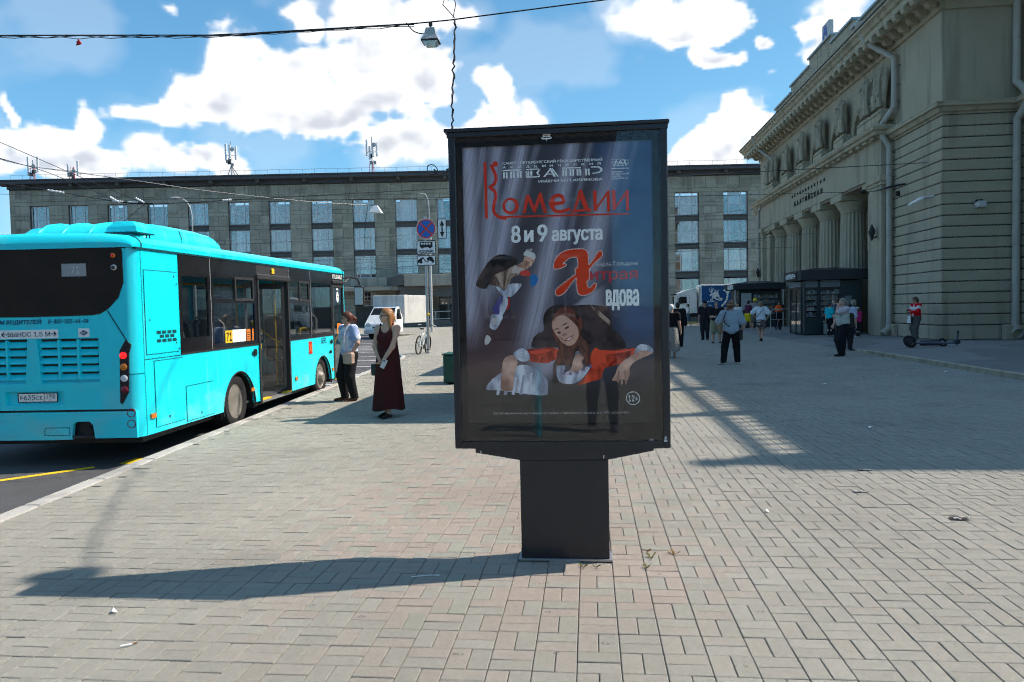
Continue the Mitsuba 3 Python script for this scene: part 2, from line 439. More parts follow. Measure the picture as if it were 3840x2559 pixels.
# forecourt of the station: a step of about 10 cm up from the pavement, flush with it farther off
xs, ys = np.linspace(8.65, 17.5, 20), np.concatenate([np.linspace(-14, 24, 12), np.linspace(24.4, 30, 12), np.linspace(31, 66, 12)])
def fore_z(x, y):
    near = min(1, max(0, (28.0 - y) / 4.5))
    return .004 + .10 * (near + (1 - near) * min(1, max(0, (x - 8.65) / 3.2)))
v = [[x, y, fore_z(x, y)] for y in ys for x in xs]
nx = len(xs)
f = []
for j in range(len(ys) - 1):
    for i in range(nx - 1):
        q = j * nx + i
        f += [[q, q + 1, q + nx + 1], [q, q + nx + 1, q + nx]]
k0 = len(v)
v += [[8.65, y, -.05] for y in ys]
for j in range(len(ys) - 1):
    f += [[j * nx, j * nx + nx, k0 + j + 1], [j * nx, k0 + j + 1, k0 + j]]
fore = put('forecourt', tm(v, f), 'm_forecourt', kind='structure', smooth=20)
for n in range(30):
    y0 = -3 + n * 1.0
    if y0 < 25:
        put('kerb_stone', bx(8.52, 8.645, y0 + .008, y0 + .992, -.05, .02 + .09 * min(1, max(0, (27.0 - y0) / 4.0)), .012), 'm_sta_dark', fore)
# painted lines on the road
put('yellow_line', frame(ext([(-.05, 0), (.05, 0), (.05, 3.1), (-.05, 3.1)], .002), (-7.85, 5.80, -.129), [.745, -.667, 0], [.667, .745, 0], [0, 0, 1]), 'm_yellow', 'road')
put('yellow_line', bx(-5.60, -5.47, 8.3, 8.62, -.129, -.127), 'm_yellow', 'road')
bay = []
for q in range(9):
    y = 17.5 + q * 2.7
    bay.append(frame(ext([(0, 0), (-4.6, 1.2), (-4.6, 1.31), (0, .11)], .002), (kerb_x(min(y, 25)) - .35 - max(0, y - 25) * .26, y, -.129), [1, 0, 0], [0, 1, 0], [0, 0, 1]))
put('parking_line', cat(bay), 'm_white', 'road')

# ---------------------------------------------------------------- far building across the end of the square
fa = math.atan(.1)
FU, FN = A([math.cos(fa), math.sin(fa), 0]), A([math.sin(fa), -math.cos(fa), 0])      # along the front; towards the square
FO = A([0, 80.0, 0])
def far(m):
    """x along the front, y up, z towards the square."""
    return frame(m, FO, FU, [0, 0, 1], FN)
fb = thing('office_building', 'long grey stone office block with rows of three part windows behind the square', 'building')
FX0, FX1, FTOP = -61.2, 42.0, 15.25
cols = [-59.05, -54.95, -50.8, -46.56, -42.27, -37.98, -33.68, -29.23, -24.8, -20.31, -15.86, -10.9, -5.85, -.8, 4.3, 9.3, 14.42, 19.5, 24.6, 29.7, 34.8]
rows = [(11.15, 13.52), (8.2, 10.57), (5.22, 7.6), (2.2, 4.4)]
def wwid(x):
    return 2.0 + .55 * (x + 59) / 75
holes = [sbox(x, z0 - (.55 if i else .12), x + wwid(x), z1) for x in cols for i, (z0, z1) in enumerate(rows)]
holes = [unary_union([sbox(x, 2.2, x + wwid(x), 13.52)]) for x in cols]
front = sbox(FX0, -.2, FX1, FTOP + .5).difference(unary_union(holes))
put('wall', cat([far(ext(front, .5, -.5)), far(bx(FX0, FX0 + .5, 0, 15.5, -16, -.501)), far(bx(FX1 - .5, FX1, 0, 15.5, -16, -.501)), far(bx(FX0 + .5, FX1 - .5, 0, 15.5, -16.5, -16)), far(bx(FX0, FX1, -.2, 13.5, -4.2, -4.0))]), 'm_far_joint', fb)
# stone panels: tall courses of two, low courses of one and a part, a top band of tall slabs
pan = []
def panel(x0, x1, z0, z1):
    if x1 - x0 > .12:
        pan.append((x0 + .014, x1 - .014, z0 + .014, z1 - .014))
edges = [FX0] + [e for x in cols for e in (x - .02, x + wwid(x) + .02)] + [FX1]
piers = [(edges[i], edges[i + 1]) for i in range(0, len(edges), 2)]
z = 13.96
for x in np.arange(FX0, FX1 - .3, 1.19):
    panel(x, min(x + 1.19, FX1), z, 15.20)
x = FX0
while x < FX1:
    panel(x, min(x + 2.4, FX1), 13.53, 13.96); x += 2.4
z, k = 13.53, 0
while z > .3:
    h = 1.06 if k % 2 == 0 else .43
    for a, b in piers:
        w = b - a
        if k % 2 == 0:
            panel(a, a + w * .5, z - h, z); panel(a + w * .5, b, z - h, z)
        elif (k // 2) % 2:
            panel(a, a + w * .27, z - h, z); panel(a + w * .27, b, z - h, z)
        else:
            panel(a, a + w * .73, z - h, z); panel(a + w * .73, b, z - h, z)
    z -= h; k += 1
def seen(p):
    x, zz = (p[0] + p[1]) / 2, (p[2] + p[3]) / 2
    hid = (-16 < x < 8.4 and zz < 15.4) or x > 18 or zz < 4.4 or (x < -27 and zz < 10.5 - (x + 62) * .12)
    return (p[1] - p[0]) * (p[3] - p[2]) * (.02 if hid else 1)
pan.sort(key=lambda p: -seen(p))
prest = []
for n, (a, b, c, d) in enumerate(pan):
    m = far(bx(a, b, c, d, -.02, .035 + .012 * ((n * 37) % 11) / 11, .012))
    if n < 300:
        put('stone_panel', m, 'm_far', fb)
    else:
        prest.append(m)
put('stone_panel_field', cat(prest), 'm_far', fb, kind='stuff')
# windows
mat('m_frame', (.62, .64, .65), .45, .4)
mat('m_spandrel', (.115, .115, .11), .7, .3)
mat('m_room', (.10, .11, .12), .9, .1)
wr = np.random.default_rng(12)
for ci, x in enumerate(cols):
    w = wwid(x)
    for ri, (z0, z1) in enumerate(rows):
        fw = .07
        fr = [bx(x, x + w, z0, z0 + .09, -.34, -.24), bx(x, x + w, z1 - .07, z1, -.34, -.24), bx(x, x + fw, z0, z1, -.341, -.241), bx(x + w - fw, x + w, z0, z1, -.341, -.241)]
        zt = z0 + (z1 - z0) * .45
        for q in (.235, .745):
            fr.append(bx(x + w * q - .05, x + w * q + .05, z0 + .02, z1 - .02, -.345, -.235))
        fr.append(bx(x + .02, x + w - .02, zt - .035, zt + .035, -.343, -.237))
        wk = put('window', far(cat(fr)), 'm_frame', fb)
        put('pane', far(tm([[x, z0, -.30], [x + w, z0, -.30], [x + w, z1, -.30], [x, z1, -.30]], [[0, 1, 2], [0, 2, 3]])), 'm_pane', wk)
        kind = wr.random()
        if kind < .72:
            sl = []
            spans = [(0, .24), (.24, .74), (.74, 1)] if kind < .45 else ([(0, .36)] if kind < .58 else [(.05, .42), (.66, 1)])
            for a, b in spans:
                if kind < .45 and wr.random() < .25:
                    continue
                n = 14
                px = np.linspace(x + w * a, x + w * b, n)
                pz = -.62 + .05 * np.sin(np.arange(n) * 2.3 + ci)
                bot = z0 if wr.random() < .8 else zt
                vv = np.vstack([np.c_[px, np.full(n, bot), pz], np.c_[px, np.full(n, z1), pz]])
                sl.append(tm(vv, [q_ for i in range(n - 1) for q_ in ([i, i + 1, n + i + 1], [i, n + i + 1, n + i])]))
            if sl:
                put('curtain', far(cat(sl)), 'm_curtain', wk)
        # reveal, sill and spandrel below the row
        put('sill', far(cat([bx(x - .0, x + w, z0 - .13, z0 - .02, -.36, .05, .015), bx(x, x + w, z0 - (.63 if ri < 3 else .9), z0 - .13, -.40, -.12)])), 'm_spandrel', fb)
        if ri < 3:
            put('lintel', far(bx(x - .25, x + w + .25, rows[ri + 1][1] + .12, rows[ri + 1][1] + .24, -.118, -.05, .01)), 'm_spandrel', fb)
put('cornice', cat([far(bx(FX0 - .05, FX1, 15.28, 15.70, .02, .30)), far(bx(FX0 - 1.0, FX1, 15.70, 16.02, -.5, 1.15, .03)), far(bx(FX0 - 1.06, FX1, 16.02, 16.16, -16.6, 1.22, .02))]), 'm_darkroof', fb)
bk = [far(bx(q, q + .35, 15.36, 15.69, .31, 1.02)) for q in np.arange(FX0 + 2, FX1, 4.9)]
put('bracket', cat(bk), 'm_far_joint', fb, kind='stuff')
rails = [far(tube([[FX0 + .6, 16.72, .5], [FX1, 16.72, .5]], .018, 5))] + [far(tube([[q, 16.1, .5], [q, 16.72, .5]], .016, 5)) for q in np.arange(FX0 + .6, FX1, 1.23)]
put('roof_railing', cat(rails), 'm_rail', fb)
put('door_sign', far(bx(-19.6, -17.9, 3.05, 3.6, .06, .1)), 'm_white', fb)
for q, n in ((-43.5, 5), (-40.6, 3), (-29.6, 3), (-28.2, 2), (-47, 4)):
    for i in range(n):
        put('roof_vent', far(lathe([(.17, 0), (.17, .16), (.26, .17), (.26, .27), (.05, .33)], 10, (0, 0, 0))) if False else xf(lathe([(.17, 0), (.17, .14), (.25, .15), (.25, .25), (.04, .30)], 10), tuple(FO + FU * (q + .55 * i) + FN * -.3 + A([0, 0, 16.16]))), 'm_ltgrey', fb)
put('hatch', far(hullpts([[13.0, 16.16, -1], [14.0, 16.16, -1], [13.25, 16.45, -1], [13.95, 16.5, -1], [13.0, 16.16, -2], [14.0, 16.16, -2], [13.25, 16.45, -2], [13.95, 16.5, -2]])), 'm_darkroof', fb)
# masts with antennas on the roof
def mast(q, top, n, label, tripod, tall):
    t = thing('antenna_mast', label, 'antenna', 'antenna masts on the office roof')
    o = FO + FU * q + FN * -1.5
    zb = 16.16
    put('pole', xf(tube([[0, 0, zb], [0, 0, top]], .05, 6), tuple(o)), 'm_metal', t)
    if tripod:
        put('tripod', cat([xf(tube([[0, 0, zb + 1.5], [a, b, zb]], .035, 5), tuple(o)) for a, b in ((-.55, 0), (1.0, .1), (.2, .8))]), 'm_wire', t)
    else:
        put('lattice', cat([xf(tube([[a, b, zb], [a * .7, b * .7, zb + 1.7]], .03, 5), tuple(o)) for a, b in ((-.28, -.2), (.28, -.2), (0, .3))] + [xf(tube([[-.26 * (-1) ** i, -.18, zb + .3 * i], [.26 * (-1) ** i, -.18, zb + .3 * (i + 1)]], .018, 4), tuple(o)) for i in range(5)]), 'm_red', t)
    r = np.random.default_rng(int(abs(q) * 10))
    for i in range(n):
        a = -.55 + 1.1 * i / max(1, n - 1)
        z0 = zb + tall * (.42 + .12 * r.random())
        h = 1.3 + .5 * r.random()
        put('panel_antenna', xf(bx(-.11, .11, -.06, .06, z0, z0 + h, .03), tuple(o + A([a, -.25 * math.cos(a * 3), 0]))), 'm_whitepaint', t)
        put('clamp', xf(tube([[0, 0, z0 + .5], [a, -.25 * math.cos(a * 3), z0 + .5]], .025, 5), tuple(o)), 'm_wire', t)
    for i in range(4):
        a, zz = r.uniform(-.4, .4), zb + tall * r.uniform(.3, .5)
        put('remote_unit', xf(bx(-.14, .14, -.1, .1, zz, zz + .35, .02), tuple(o + A([a, -.15, 0]))), 'm_grey' if i % 2 else 'm_dark', t)
    put('dish', xf(xf(lathe([(.02, 0), (.22, .06), (.24, .1)], 14), rx=90), tuple(o + A([.35, -.3, zb + tall * .78]))), 'm_ltgrey', t)
mast(-38.1, 20.2, 3, 'slim antenna mast on a tripod above the bus, middle of the roof', True, 4.0)
mast(-22.9, 20.4, 4, 'antenna mast with white panels on a red lattice base, nearest the billboard', False, 4.2)
mast(-59.5, 18.7, 2, 'short antenna cluster at the left end of the office roof', False, 2.3)
mast(-55.2, 17.8, 2, 'low antenna cluster beside the one at the left end of the office roof', False, 1.5)

# low terrace and canopies in front of the office building
mat('m_canopy', stone((.33, .31, .255), (.42, .40, .335), 1), .8, .25)
cp = thing('concrete_canopy', 'flat pale concrete canopy over a shaded terrace below the office block', 'building')
def at72(m, y=72.0):
    return xf(m, (0, y, 0))
put('fascia', at72(bx(-18.0, 1.5, 0, 9, 4.05, 5.15, .03)), 'm_canopy', cp)
put('side_fascia', at72(hullpts([[-18.02, .02, 4.2], [-18.02, .02, 5.2], [-21.8, 5, 4.1], [-21.8, 5, 5.0], [-18.02, 9, 4.2], [-18.02, 9, 5.2]])), 'm_spandrel', cp)
put('left_canopy', at72(cat([bx(-24.5, -20.6, 3.5, 9, 4.25, 5.1, .02), bx(-26, -19.0, 2.2, 9, 3.75, 4.15, .02)])), 'm_canopy', cp)
put('lower_band', at72(bx(-18.6, 1.5, .8, 1.2, 2.95, 4.05)), 'm_spandrel', cp)
put('back_wall', at72(cat([bx(-26, 1.5, 8.0, 8.3, 0, 4.1)])), 'm_interior', cp)
for a in (-17.6, -15.9, -13.8, -9, -4):
    put('post', at72(bx(a - .09, a + .09, .9, 1.1, .6, 2.95)), 'm_white' if -17 < a < -15 else 'm_spandrel', cp)
put('base_wall', at72(bx(-22, 1.5, -.1, .2, -.05, .66)), 'm_spandrel', cp)
tr = [tube([[-18.4, 0, zz], [1.4, 0, zz]], .045, 6) for zz in (1.5, .78)] + [tube([[a, 0, .66], [a, 0, 1.5]], .04, 6) for a in np.arange(-18.4, 1.5, 1.75)]
put('terrace_railing', at72(cat(tr)), 'm_ltgrey', cp)
put('gate_box', at72(bx(-13.4, -12.9, -.2, 0, .4, 2.0)), 'm_dark', cp)

# ---------------------------------------------------------------- station on the right
st = thing('railway_station', 'grey classical station building with fluted columns, relief frieze and bracketed cornice on the right', 'building')
XF, XT = 12.6, 13.05                       # plane of the portico front, of the towers and the upper wall
joints = [.1] + [.66 + .4075 * k for k in range(19)] + [8.42]
for a, b in zip(joints[:-1], joints[1:]):
    put('stone_course', bx(XT, 17.0, 29.3, 33.9, a + .02, b - .02, .018), 'm_sta', st)
for a, b in zip(joints[:-1], joints[1:]):
    put('stone_course', bx(15.75, 26.0, 11.4, 29.26, a + .02, b - .02, .018), 'm_sta', st)
for a, b in zip(joints[:-1], joints[1:]):
    put('stone_course', bx(XT, 17.0, 55.6, 60.2, a + .02, b - .02, .018), 'm_sta', st)
for q in (bx(XT + .035, 17.0, 29.335, 33.88, 0, 8.45), bx(15.785, 26, 11.43, 29.25, 0, 8.45), bx(XT + .035, 17, 55.63, 60.1, 0, 8.45)):
    put('wall_core', q, 'm_groove', st)
def prof_band(z0, h, out):
    return [(0, z0), (.10 * out, z0), (.10 * out, z0 + .16 * h), (.42 * out, z0 + .22 * h), (.55 * out, z0 + .48 * h), (.60 * out, z0 + .56 * h), (.94 * out, z0 + .62 * h), (.94 * out, z0 + .86 * h), (out, z0 + .9 * h), (out, z0 + h), (0, z0 + h + .05)]
def along(pts):
    """Outward to the left of the direction of travel."""
    out = []
    n = len(pts)
    for i, p in enumerate(pts):
        ds = []
        if i > 0: ds.append(A(p) - A(pts[i - 1]))
        if i < n - 1: ds.append(A(pts[i + 1]) - A(p))
        ns = [A([-d[1], d[0]]) / np.linalg.norm(d) for d in ds]
        m = sum(ns); m = m / (m @ ns[0])
        out.append((p[0], p[1], m[0], m[1]))
    return out
# string cornice over the rusticated storey: round the near tower and along the near wing
put('string_cornice', sweep(prof_band(8.42, .42, .34), along([(15.75, 11.4), (15.75, 29.3), (XT, 29.3), (XT, 33.9)])), 'm_sta_trim', st, smooth=25)
put('string_cornice', sweep(prof_band(8.42, .42, .34), along([(XT, 55.6), (XT, 60.2)])), 'm_sta_trim', st, smooth=25)
put('upper_wall', bx(XT, 17.0, 29.3, 33.9, 8.45, 12.5), 'm_sta', st)
put('near_wing_wall', bx(15.75, 26.0, 11.4, 29.29, 8.46, 13.2), 'm_sta', st)
# balustrade on the eaves of the near wing, whose shadow lies on the square
put('wing_cornice', bx(14.75, 26.0, 11.0, 29.25, 13.2, 13.77), 'm_sta_trim', st)
put('coping', bx(14.75, 14.95, 11.35, 25.0, 14.286, 14.355), 'm_sta_trim', st)
for y in np.arange(11.55, 25.1, 3.35):
    put('pedestal', bx(14.72, 15.0, y - .24, y + .24, 13.77, 14.55, .02), 'm_sta_trim', st)
    put('finial', lathe([(.16, 14.62), (.16, 14.72), (.07, 14.78), (.2, 14.92), (.21, 15.0), (.08, 15.12)], 12, (14.82, y, 0)), 'm_sta_trim', st)
bal = [bx(14.80, 14.90, y - .035, y + .035, 13.77, 14.286) for y in np.arange(11.7, 25.0, .33)]
put('baluster_row', cat(bal), 'm_sta_trim', st, kind='stuff')
put('wing_return_cornice', bx(14.75, 26, 11.0, 11.33, 13.78, 14.2), 'm_sta_trim', st)
# portico: back wall, piers, pilasters, five fluted columns, entablature
put('portico_back_wall', bx(16.4, 17.0, 33.9, 55.6, 0, 8.9), 'm_sta_dark', st)
put('portico_ceiling', bx(12.7, 16.4, 35.2, 55.6, 6.95, 7.02), 'm_sta_dark', st)
for y in (38.2, 41.6, 45.0, 48.5, 51.9):
    put('entrance_door', cat([bx(16.3, 16.398, y - 1.0, y + 1.0, .1, 4.6), bx(16.26, 16.30, y - .06, y + .06, .1, 4.6), bx(16.25, 16.30, y - 1.0, y + 1.0, 2.6, 2.7)]), 'm_dark', st)
put('pier', bx(XF, 13.6, 33.87, 35.25, .1, 6.62, .02), 'm_sta', st)
put('pier', bx(XF, 13.6, 56.0, 57.4, .1, 6.62, .02), 'm_sta', st)
put('pier_side', bx(13.62, 16.38, 33.9, 35.2, .1, 6.9), 'm_sta_dark', st)
for y0, y1 in ((35.26, 36.2), (54.9, 55.98)):
    put('pilaster', bx(XF + .28, 13.5, y0, y1, .1, 6.55, .03), 'm_sta', st)
for y0, y1, x0 in ((33.7, 35.36, XF - .12), (35.38, 36.4, XF + .1), (54.7, 55.85, XF + .1), (55.87, 57.55, XF - .12)):
    put('pier_capital', cat([bx(x0 + .08, 13.6, y0 + .05, y1 - .05, 6.62, 6.76, .01), bx(x0, 13.6, y0, y1, 6.76, 7.02, .02)]), 'm_sta_trim', st)
colprof = [(.70, .1), (.70, .14), (.695, .3), (.68, 1.5), (.655, 3.2), (.615, 5.2), (.585, 6.1)]
capprof = [(.60, 6.1), (.62, 6.13), (.60, 6.16), (.62, 6.2), (.74, 6.42), (.84, 6.58), (.86, 6.63), (.80, 6.66)]
shaft = mikit.ply(lathe(colprof, 80, flute=20, fd=.075), 'm_sta', smooth=28)
echinus = mikit.ply(lathe(capprof, 40), 'm_sta_trim', smooth=30)
abacus = mikit.ply(bx(-.86, .86, -.86, .86, 6.66, 7.02, .02), 'm_sta_trim')
for y in (39.8, 43.27, 46.74, 50.2, 53.6 - .3):
    c = thing_part = put('column', None, None, st)
    for nm, d in (('shaft', shaft), ('echinus', echinus), ('abacus', abacus)):
        put(nm, dict(d), None, c, to_world=T().translate([XF + .86, y, 0]))
put('architrave', bx(XF, 16.4, 33.9, 57.4, 7.03, 8.62, .01), 'm_sta', st)
ent = [(0, 8.62), (.06, 8.62), (.08, 8.70), (.34, 8.73), (.36, 8.86), (.46, 8.90), (.50, 9.02), (.40, 9.08), (0, 9.22)]
put('entablature_cornice', sweep(ent, along([(13.2, 33.9), (XF, 33.9), (XF, 57.4), (13.2, 57.4)])), 'm_sta_trim', st, smooth=20)
den = [bx(XF - .25, XF - .002, y, y + .42, 8.60, 8.715) for y in np.arange(34.1, 57, .86)]
for q in den:
    put('mutule', q, 'm_sta_trim', st)
mat('m_letters', (.035, .032, .03), .7, .3)
for s, y0, y1, z, h, tid in (('МЕТРОПОЛИТЕН', 48.0, 41.2, 8.06, .155, 'upper'), ('БАЛТИЙСКАЯ', 47.5, 41.75, 7.48, .27, 'lower')):
    n = len(s)
    for i, ch in enumerate(s):
        yy = y0 + (y1 - y0) * (i + .1) / (n - .0)
        m = text(ch, h, .03, True, width=.20 if h < .2 else .34)
        put('letter', frame(m, (XF - .004, yy, z), [0, -1, 0], [0, 0, 1]), 'm_letters', st)
# frieze wall with niches and reliefs
AR = [51.2, 47.75, 44.3, 40.85, 37.4]
wall = sbox(33.9, 9.1, 58.4, 12.55)
for y in AR:
    wall = wall.difference(Polygon([(y - 1.1, 9.05), (y + 1.1, 9.05)] + [(y + 1.1 * math.cos(t), 9.66 + 1.1 * math.sin(t)) for t in np.linspace(0, math.pi, 24)]))
put('frieze_wall', frame(ext(wall, .6), (XT, 0, 0), [0, 1, 0], [0, 0, 1], [1, 0, 0]), 'm_sta', st)
put('niche_back', bx(XT + .55, 17, 33.95, 58.4, 9.0, 12.5), 'm_sta_dark', st)
put('ledge', bx(XF - .1, XT, 33.9, 57.4, 9.20, 9.34), 'm_sta_dark', st)
for y in AR:
    arcm = []
    for r, d in ((1.2, .06), (1.1, .03)):
        pth = [[XT - d / 2, y + r * math.cos(t), 9.66 + r * math.sin(t)] for t in np.linspace(0, math.pi, 20)]
        arcm.append(tube([[XT - d / 2, y + r, 9.25]] + pth + [[XT - d / 2, y - r, 9.25]], .06, 6))
    put('arch_moulding', cat(arcm), 'm_sta_trim', st, smooth=40)
mat('m_relief', stone((.31, .27, .20), (.43, .38, .29), 3), .85, .2)
def relief(y, lean, seed):
    """A sheaf of banners with tassels and spear tips standing over a moulded base."""
    r = np.random.default_rng(seed)
    x = XT - .30
    k = put('relief', None, None, st)
    put('base', cat([bx(x - .26, XT, y - .72, y + .72, 9.34, 9.62, .02), bx(x - .30, XT, y - .60, y + .60, 9.62, 9.72, .02), bx(x - .2, XT, y - .55, y + .55, 9.72, 9.84, .02)]), 'm_sta_trim', k)
    rods = []
    for i, a in enumerate(np.linspace(-.56, .56, 7)):
        top = 11.75 - .5 * abs(a) + .1 * r.random()
        sp = a * 1.0 + lean * .25
        rods.append(tube([[x + .05 + .05 * (i % 2), y + a * .35, 9.84], [x, y + a * .7 + .1 * lean, 10.6], [x - .02, y + sp * .95, top - .25], [x - .02, y + sp, top]], [.10, .105, .085, .02], 7))
        rods.append(tube([[x - .05, y + sp * .97, top - .42], [x - .09, y + sp * .97 - .05, top - .3], [x - .02, y + sp, top - .12]], [.03, .06, .02], 6))
    put('banners', cat(rods), 'm_relief', k, smooth=50)
    fold = []
    for i, a in enumerate((-.35, -.05, .25)):
        P = [[x - .14, y + a + .12 * math.sin(3 * t + i), 9.95 + t * 1.45] for t in np.linspace(0, 1, 9)]
        fold.append(tube(P, [.12, .15, .13, .15, .14, .12, .13, .1, .05], 7))
    put('drapery', cat(fold), 'm_relief', k, smooth=50)
    put('shield', xf(ball(1, (0, 0, 0), (.10, .24, .36), 2), (x - .2, y - .18 * lean, 10.35), rx=12 * lean), 'm_sta_trim', k, smooth=40)
    put('ornament', cat([xf(ball(.07, (x - .24 - .02 * math.sin(i), y + .34 * math.sin(i * 1.7), 9.98 + .16 * i), sub=1)) for i in range(9)]), 'm_relief', k, smooth=40)
    labels[scene and list(scene)[-1]] = {'kind': 'stuff'}
for i, y in enumerate((49.45, 46.0, 42.55, 39.1)):
    relief(y, 1, 20 + i)
for i, y in enumerate((54.5, 53.1, 35.75, 34.35)):
    relief(y, -1 if i % 2 else 1, 40 + i)
# main cornice with brackets, attic in steps with metal caps
mc = [(0, 12.22), (.10, 12.22), (.12, 12.42), (.2, 12.5), (.22, 12.72), (1.02, 12.74), (1.02, 12.98), (1.10, 13.02), (1.16, 13.16), (1.28, 13.24), (1.28, 13.34), (0, 13.5)]
put('main_cornice', sweep(mc, along([(17.0, 29.3), (XT, 29.3), (XT, 58.4), (17, 58.4)])), 'm_sta_trim', st, smooth=20)
put('cornice_flashing', sweep([(-.6, 13.52), (1.30, 13.345), (1.33, 13.36), (1.33, 13.39), (-.6, 13.60)], along([(17.0, 29.3), (XT, 29.3), (XT, 58.4), (17, 58.4)])), 'm_darkroof', st)
bprof = [(0, 12.73), (.86, 12.73), (.86, 12.62), (.80, 12.5), (.66, 12.47), (.55, 12.56), (.36, 12.52), (.30, 12.40), (.2, 12.34), (0, 12.34)]
brk = xf(frame(ext(bprof, .30), (0, .15, 0), [-1, 0, 0], [0, 0, 1], [0, -1, 0]))
bk_ply = mikit.ply(brk, 'm_sta_trim')
for y in np.arange(28.6, 58.6, .80):
    put('bracket', dict(bk_ply), None, st, to_world=T().translate([XT - .21, y, 0]))
steps = [(28.9, 32.2, 14.45), (32.2, 36.3, 14.95), (36.3, 40.2, 15.45), (40.2, 43.6, 15.9), (43.6, 47.8, 16.35), (47.8, 51.9, 15.9), (51.9, 56.0, 15.45), (56, 58.6, 14.9)]
for a, b, z in steps:
    put('attic_step', bx(13.6, 17, a, b, 13.4, z, .0), 'm_sta', st)
    put('attic_cap', bx(13.48, 17.1, a - .08, b + .08, z + .002, z + .14, .02), 'm_roofmetal', st)
ls = put('metro_sign', None, None, None, label='square white metro sign box standing on the top step of the station roof', cat='sign')
put('box', bx(13.66, 13.95, 44.3, 45.5, 16.5, 17.5, .04), 'm_ltgrey', ls)
put('logo', frame(ext(Polygon([(-.4, 0), (-.22, 0), (-.12, .42), (0, .12), (.12, .42), (.22, 0), (.4, 0), (.2, .72), (.1, .72), (0, .4), (-.1, .72), (-.2, .72)]), .02), (13.655, 44.9, 16.64), [0, -1, 0], [0, 0, 1]), 'm_blue', ls)
# downpipes
def pipe(name, pts, r=.115):
    k = put(name, None, None, st)
    P = [A(p, float) for p in pts]
    for a, b in zip(P[:-1], P[1:]):
        d = b - a
        L = np.linalg.norm(d)
        n = max(1, int(L / 1.25))
        for i in range(n):
            p, q = a + d * i / n, a + d * (i + 1) / n
            put('pipe_length', tube([p, q - d / L * .01], [r * .97, r * 1.02], 14), 'm_pipe', k, smooth=40)
    for p in P[1:-1]:
        put('elbow', ball(r * 1.05, p, sub=2), 'm_pipe', k, smooth=True)
    return k
k = pipe('downpipe', [(12.0, 34.3, 13.15), (12.05, 34.3, 12.85), (12.86, 33.15, 11.75), (12.86, 33.15, 9.75), (12.62, 33.72, 9.2), (12.62, 33.72, 8.62), (12.84, 33.62, 8.2), (12.84, 33.62, .58)])
put('hopper', lathe([(.13, 13.1), (.16, 13.25), (.30, 13.5), (.32, 13.62), (.30, 13.66)], 14, (12.0, 34.3, 0)), 'm_pipe', k, smooth=35)
put('shoe', tube([[12.84, 33.62, .6], [12.8, 33.60, .42], [12.62, 33.52, .28], [12.56, 33.5, .2]], [.12, .13, .14, .17], 12), 'm_pipe', k, smooth=40)
put('plinth_block', bx(12.86, 13.04, 33.2, 33.85, .1, .62, .02), 'm_sta', k)
k = pipe('downpipe', [(12.0, 55.2, 13.0), (12.05, 55.2, 12.7), (12.86, 54.0, 11.6), (12.86, 54.0, 9.5), (12.5, 56.7, 8.4), (12.5, 56.7, .6)], .11)
put('hopper', lathe([(.13, 12.95), (.3, 13.35), (.32, 13.5), (.28, 13.5)], 12, (12.0, 55.2, 0)), 'm_pipe', k, smooth=35)
k = pipe('downpipe', [(15.52, 29.12, 14.0), (15.52, 29.12, 9.45), (15.66, 28.78, 9.05), (15.66, 28.78, 8.5), (15.54, 29.1, 8.1), (15.54, 29.1, .62)], .13)
put('shoe', tube([[15.54, 29.1, .64], [15.54, 29.08, .5], [15.52, 28.95, .38], [15.5, 28.82, .34]], [.135, .14, .15, .17], 14, cap=False), 'm_pipe', k, smooth=40)
put('plinth_block', bx(15.15, 15.74, 29.0, 29.28, .1, .66, .03), 'm_sta', k)
ties = [tube([[12.84, 33.62, z], [13.05, 33.45, z]], .012, 4) for z in (2.2, 4.6, 6.9, 7.9)] + [tube([[12.86, 33.15, z], [13.05, 32.9, z]], .012, 4) for z in (9.9, 10.6, 11.4)]
put('pipe_tie', cat(ties), 'm_wire', st)
# fittings on the walls
fl = thing('floodlight', 'small grey floodlight on the station wall right of the corner', 'lamp')
put('housing', hullpts(A([[14.15, 29.25, 5.12], [14.5, 29.25, 5.12], [14.2, 29.02, 5.2], [14.48, 29.02, 5.2], [14.22, 29.0, 4.98], [14.46, 29.0, 4.98], [14.2, 29.26, 4.98], [14.45, 29.26, 4.98]])), 'm_ltgrey', fl)
put('bracket', bx(14.22, 14.42, 29.12, 29.3, 5.14, 5.26), 'm_dark', fl)
for nm, y, x, z, lab in (('wall_lantern', 34.3, XF, 4.35, 'dark torch shaped wall lantern on the pier right of the columns'), ('wall_lantern', 56.5, XF, 3.6, 'dark torch shaped wall lantern on the pier left of the columns')):
    w = thing(nm, lab, 'lamp', 'torch lanterns on the portico piers')
    put('shade', lathe([(.02, -.1), (.05, .0), (.14, .28), (.15, .3), (.09, .46), (.02, .62)], 12, (x - .22, y, z)), 'm_dark', w, smooth=40)
    put('arm', tube([[x, y, z + .1], [x - .1, y, z + .05], [x - .22, y, z]], .03, 6), 'm_dark', w)
cam_ = thing('cctv_camera', 'white bracket lamp on the station wall left of the corner', 'camera')
put('arm', tube([[13.05, 29.9, 5.55], [12.75, 30.3, 5.52], [12.7, 30.8, 5.46]], .035, 6), 'm_ltgrey', cam_)
put('body', tube([[12.75, 30.2, 5.52], [12.7, 31.3, 5.40]], [.07, .05], 8), 'm_whitepaint', cam_)
an = thing('wire_anchor', 'black wire anchor with insulator on the station wall beside the downpipe', 'fitting')
put('rod', tube([[13.05, 32.5, 6.42], [12.7, 33.0, 6.40], [12.45, 34.2, 6.39]], [.04, .06, .02], 6), 'm_black', an)
put('hook', bx(12.9, 13.04, 33.0, 33.1, 6.0, 6.2), 'm_black', an)

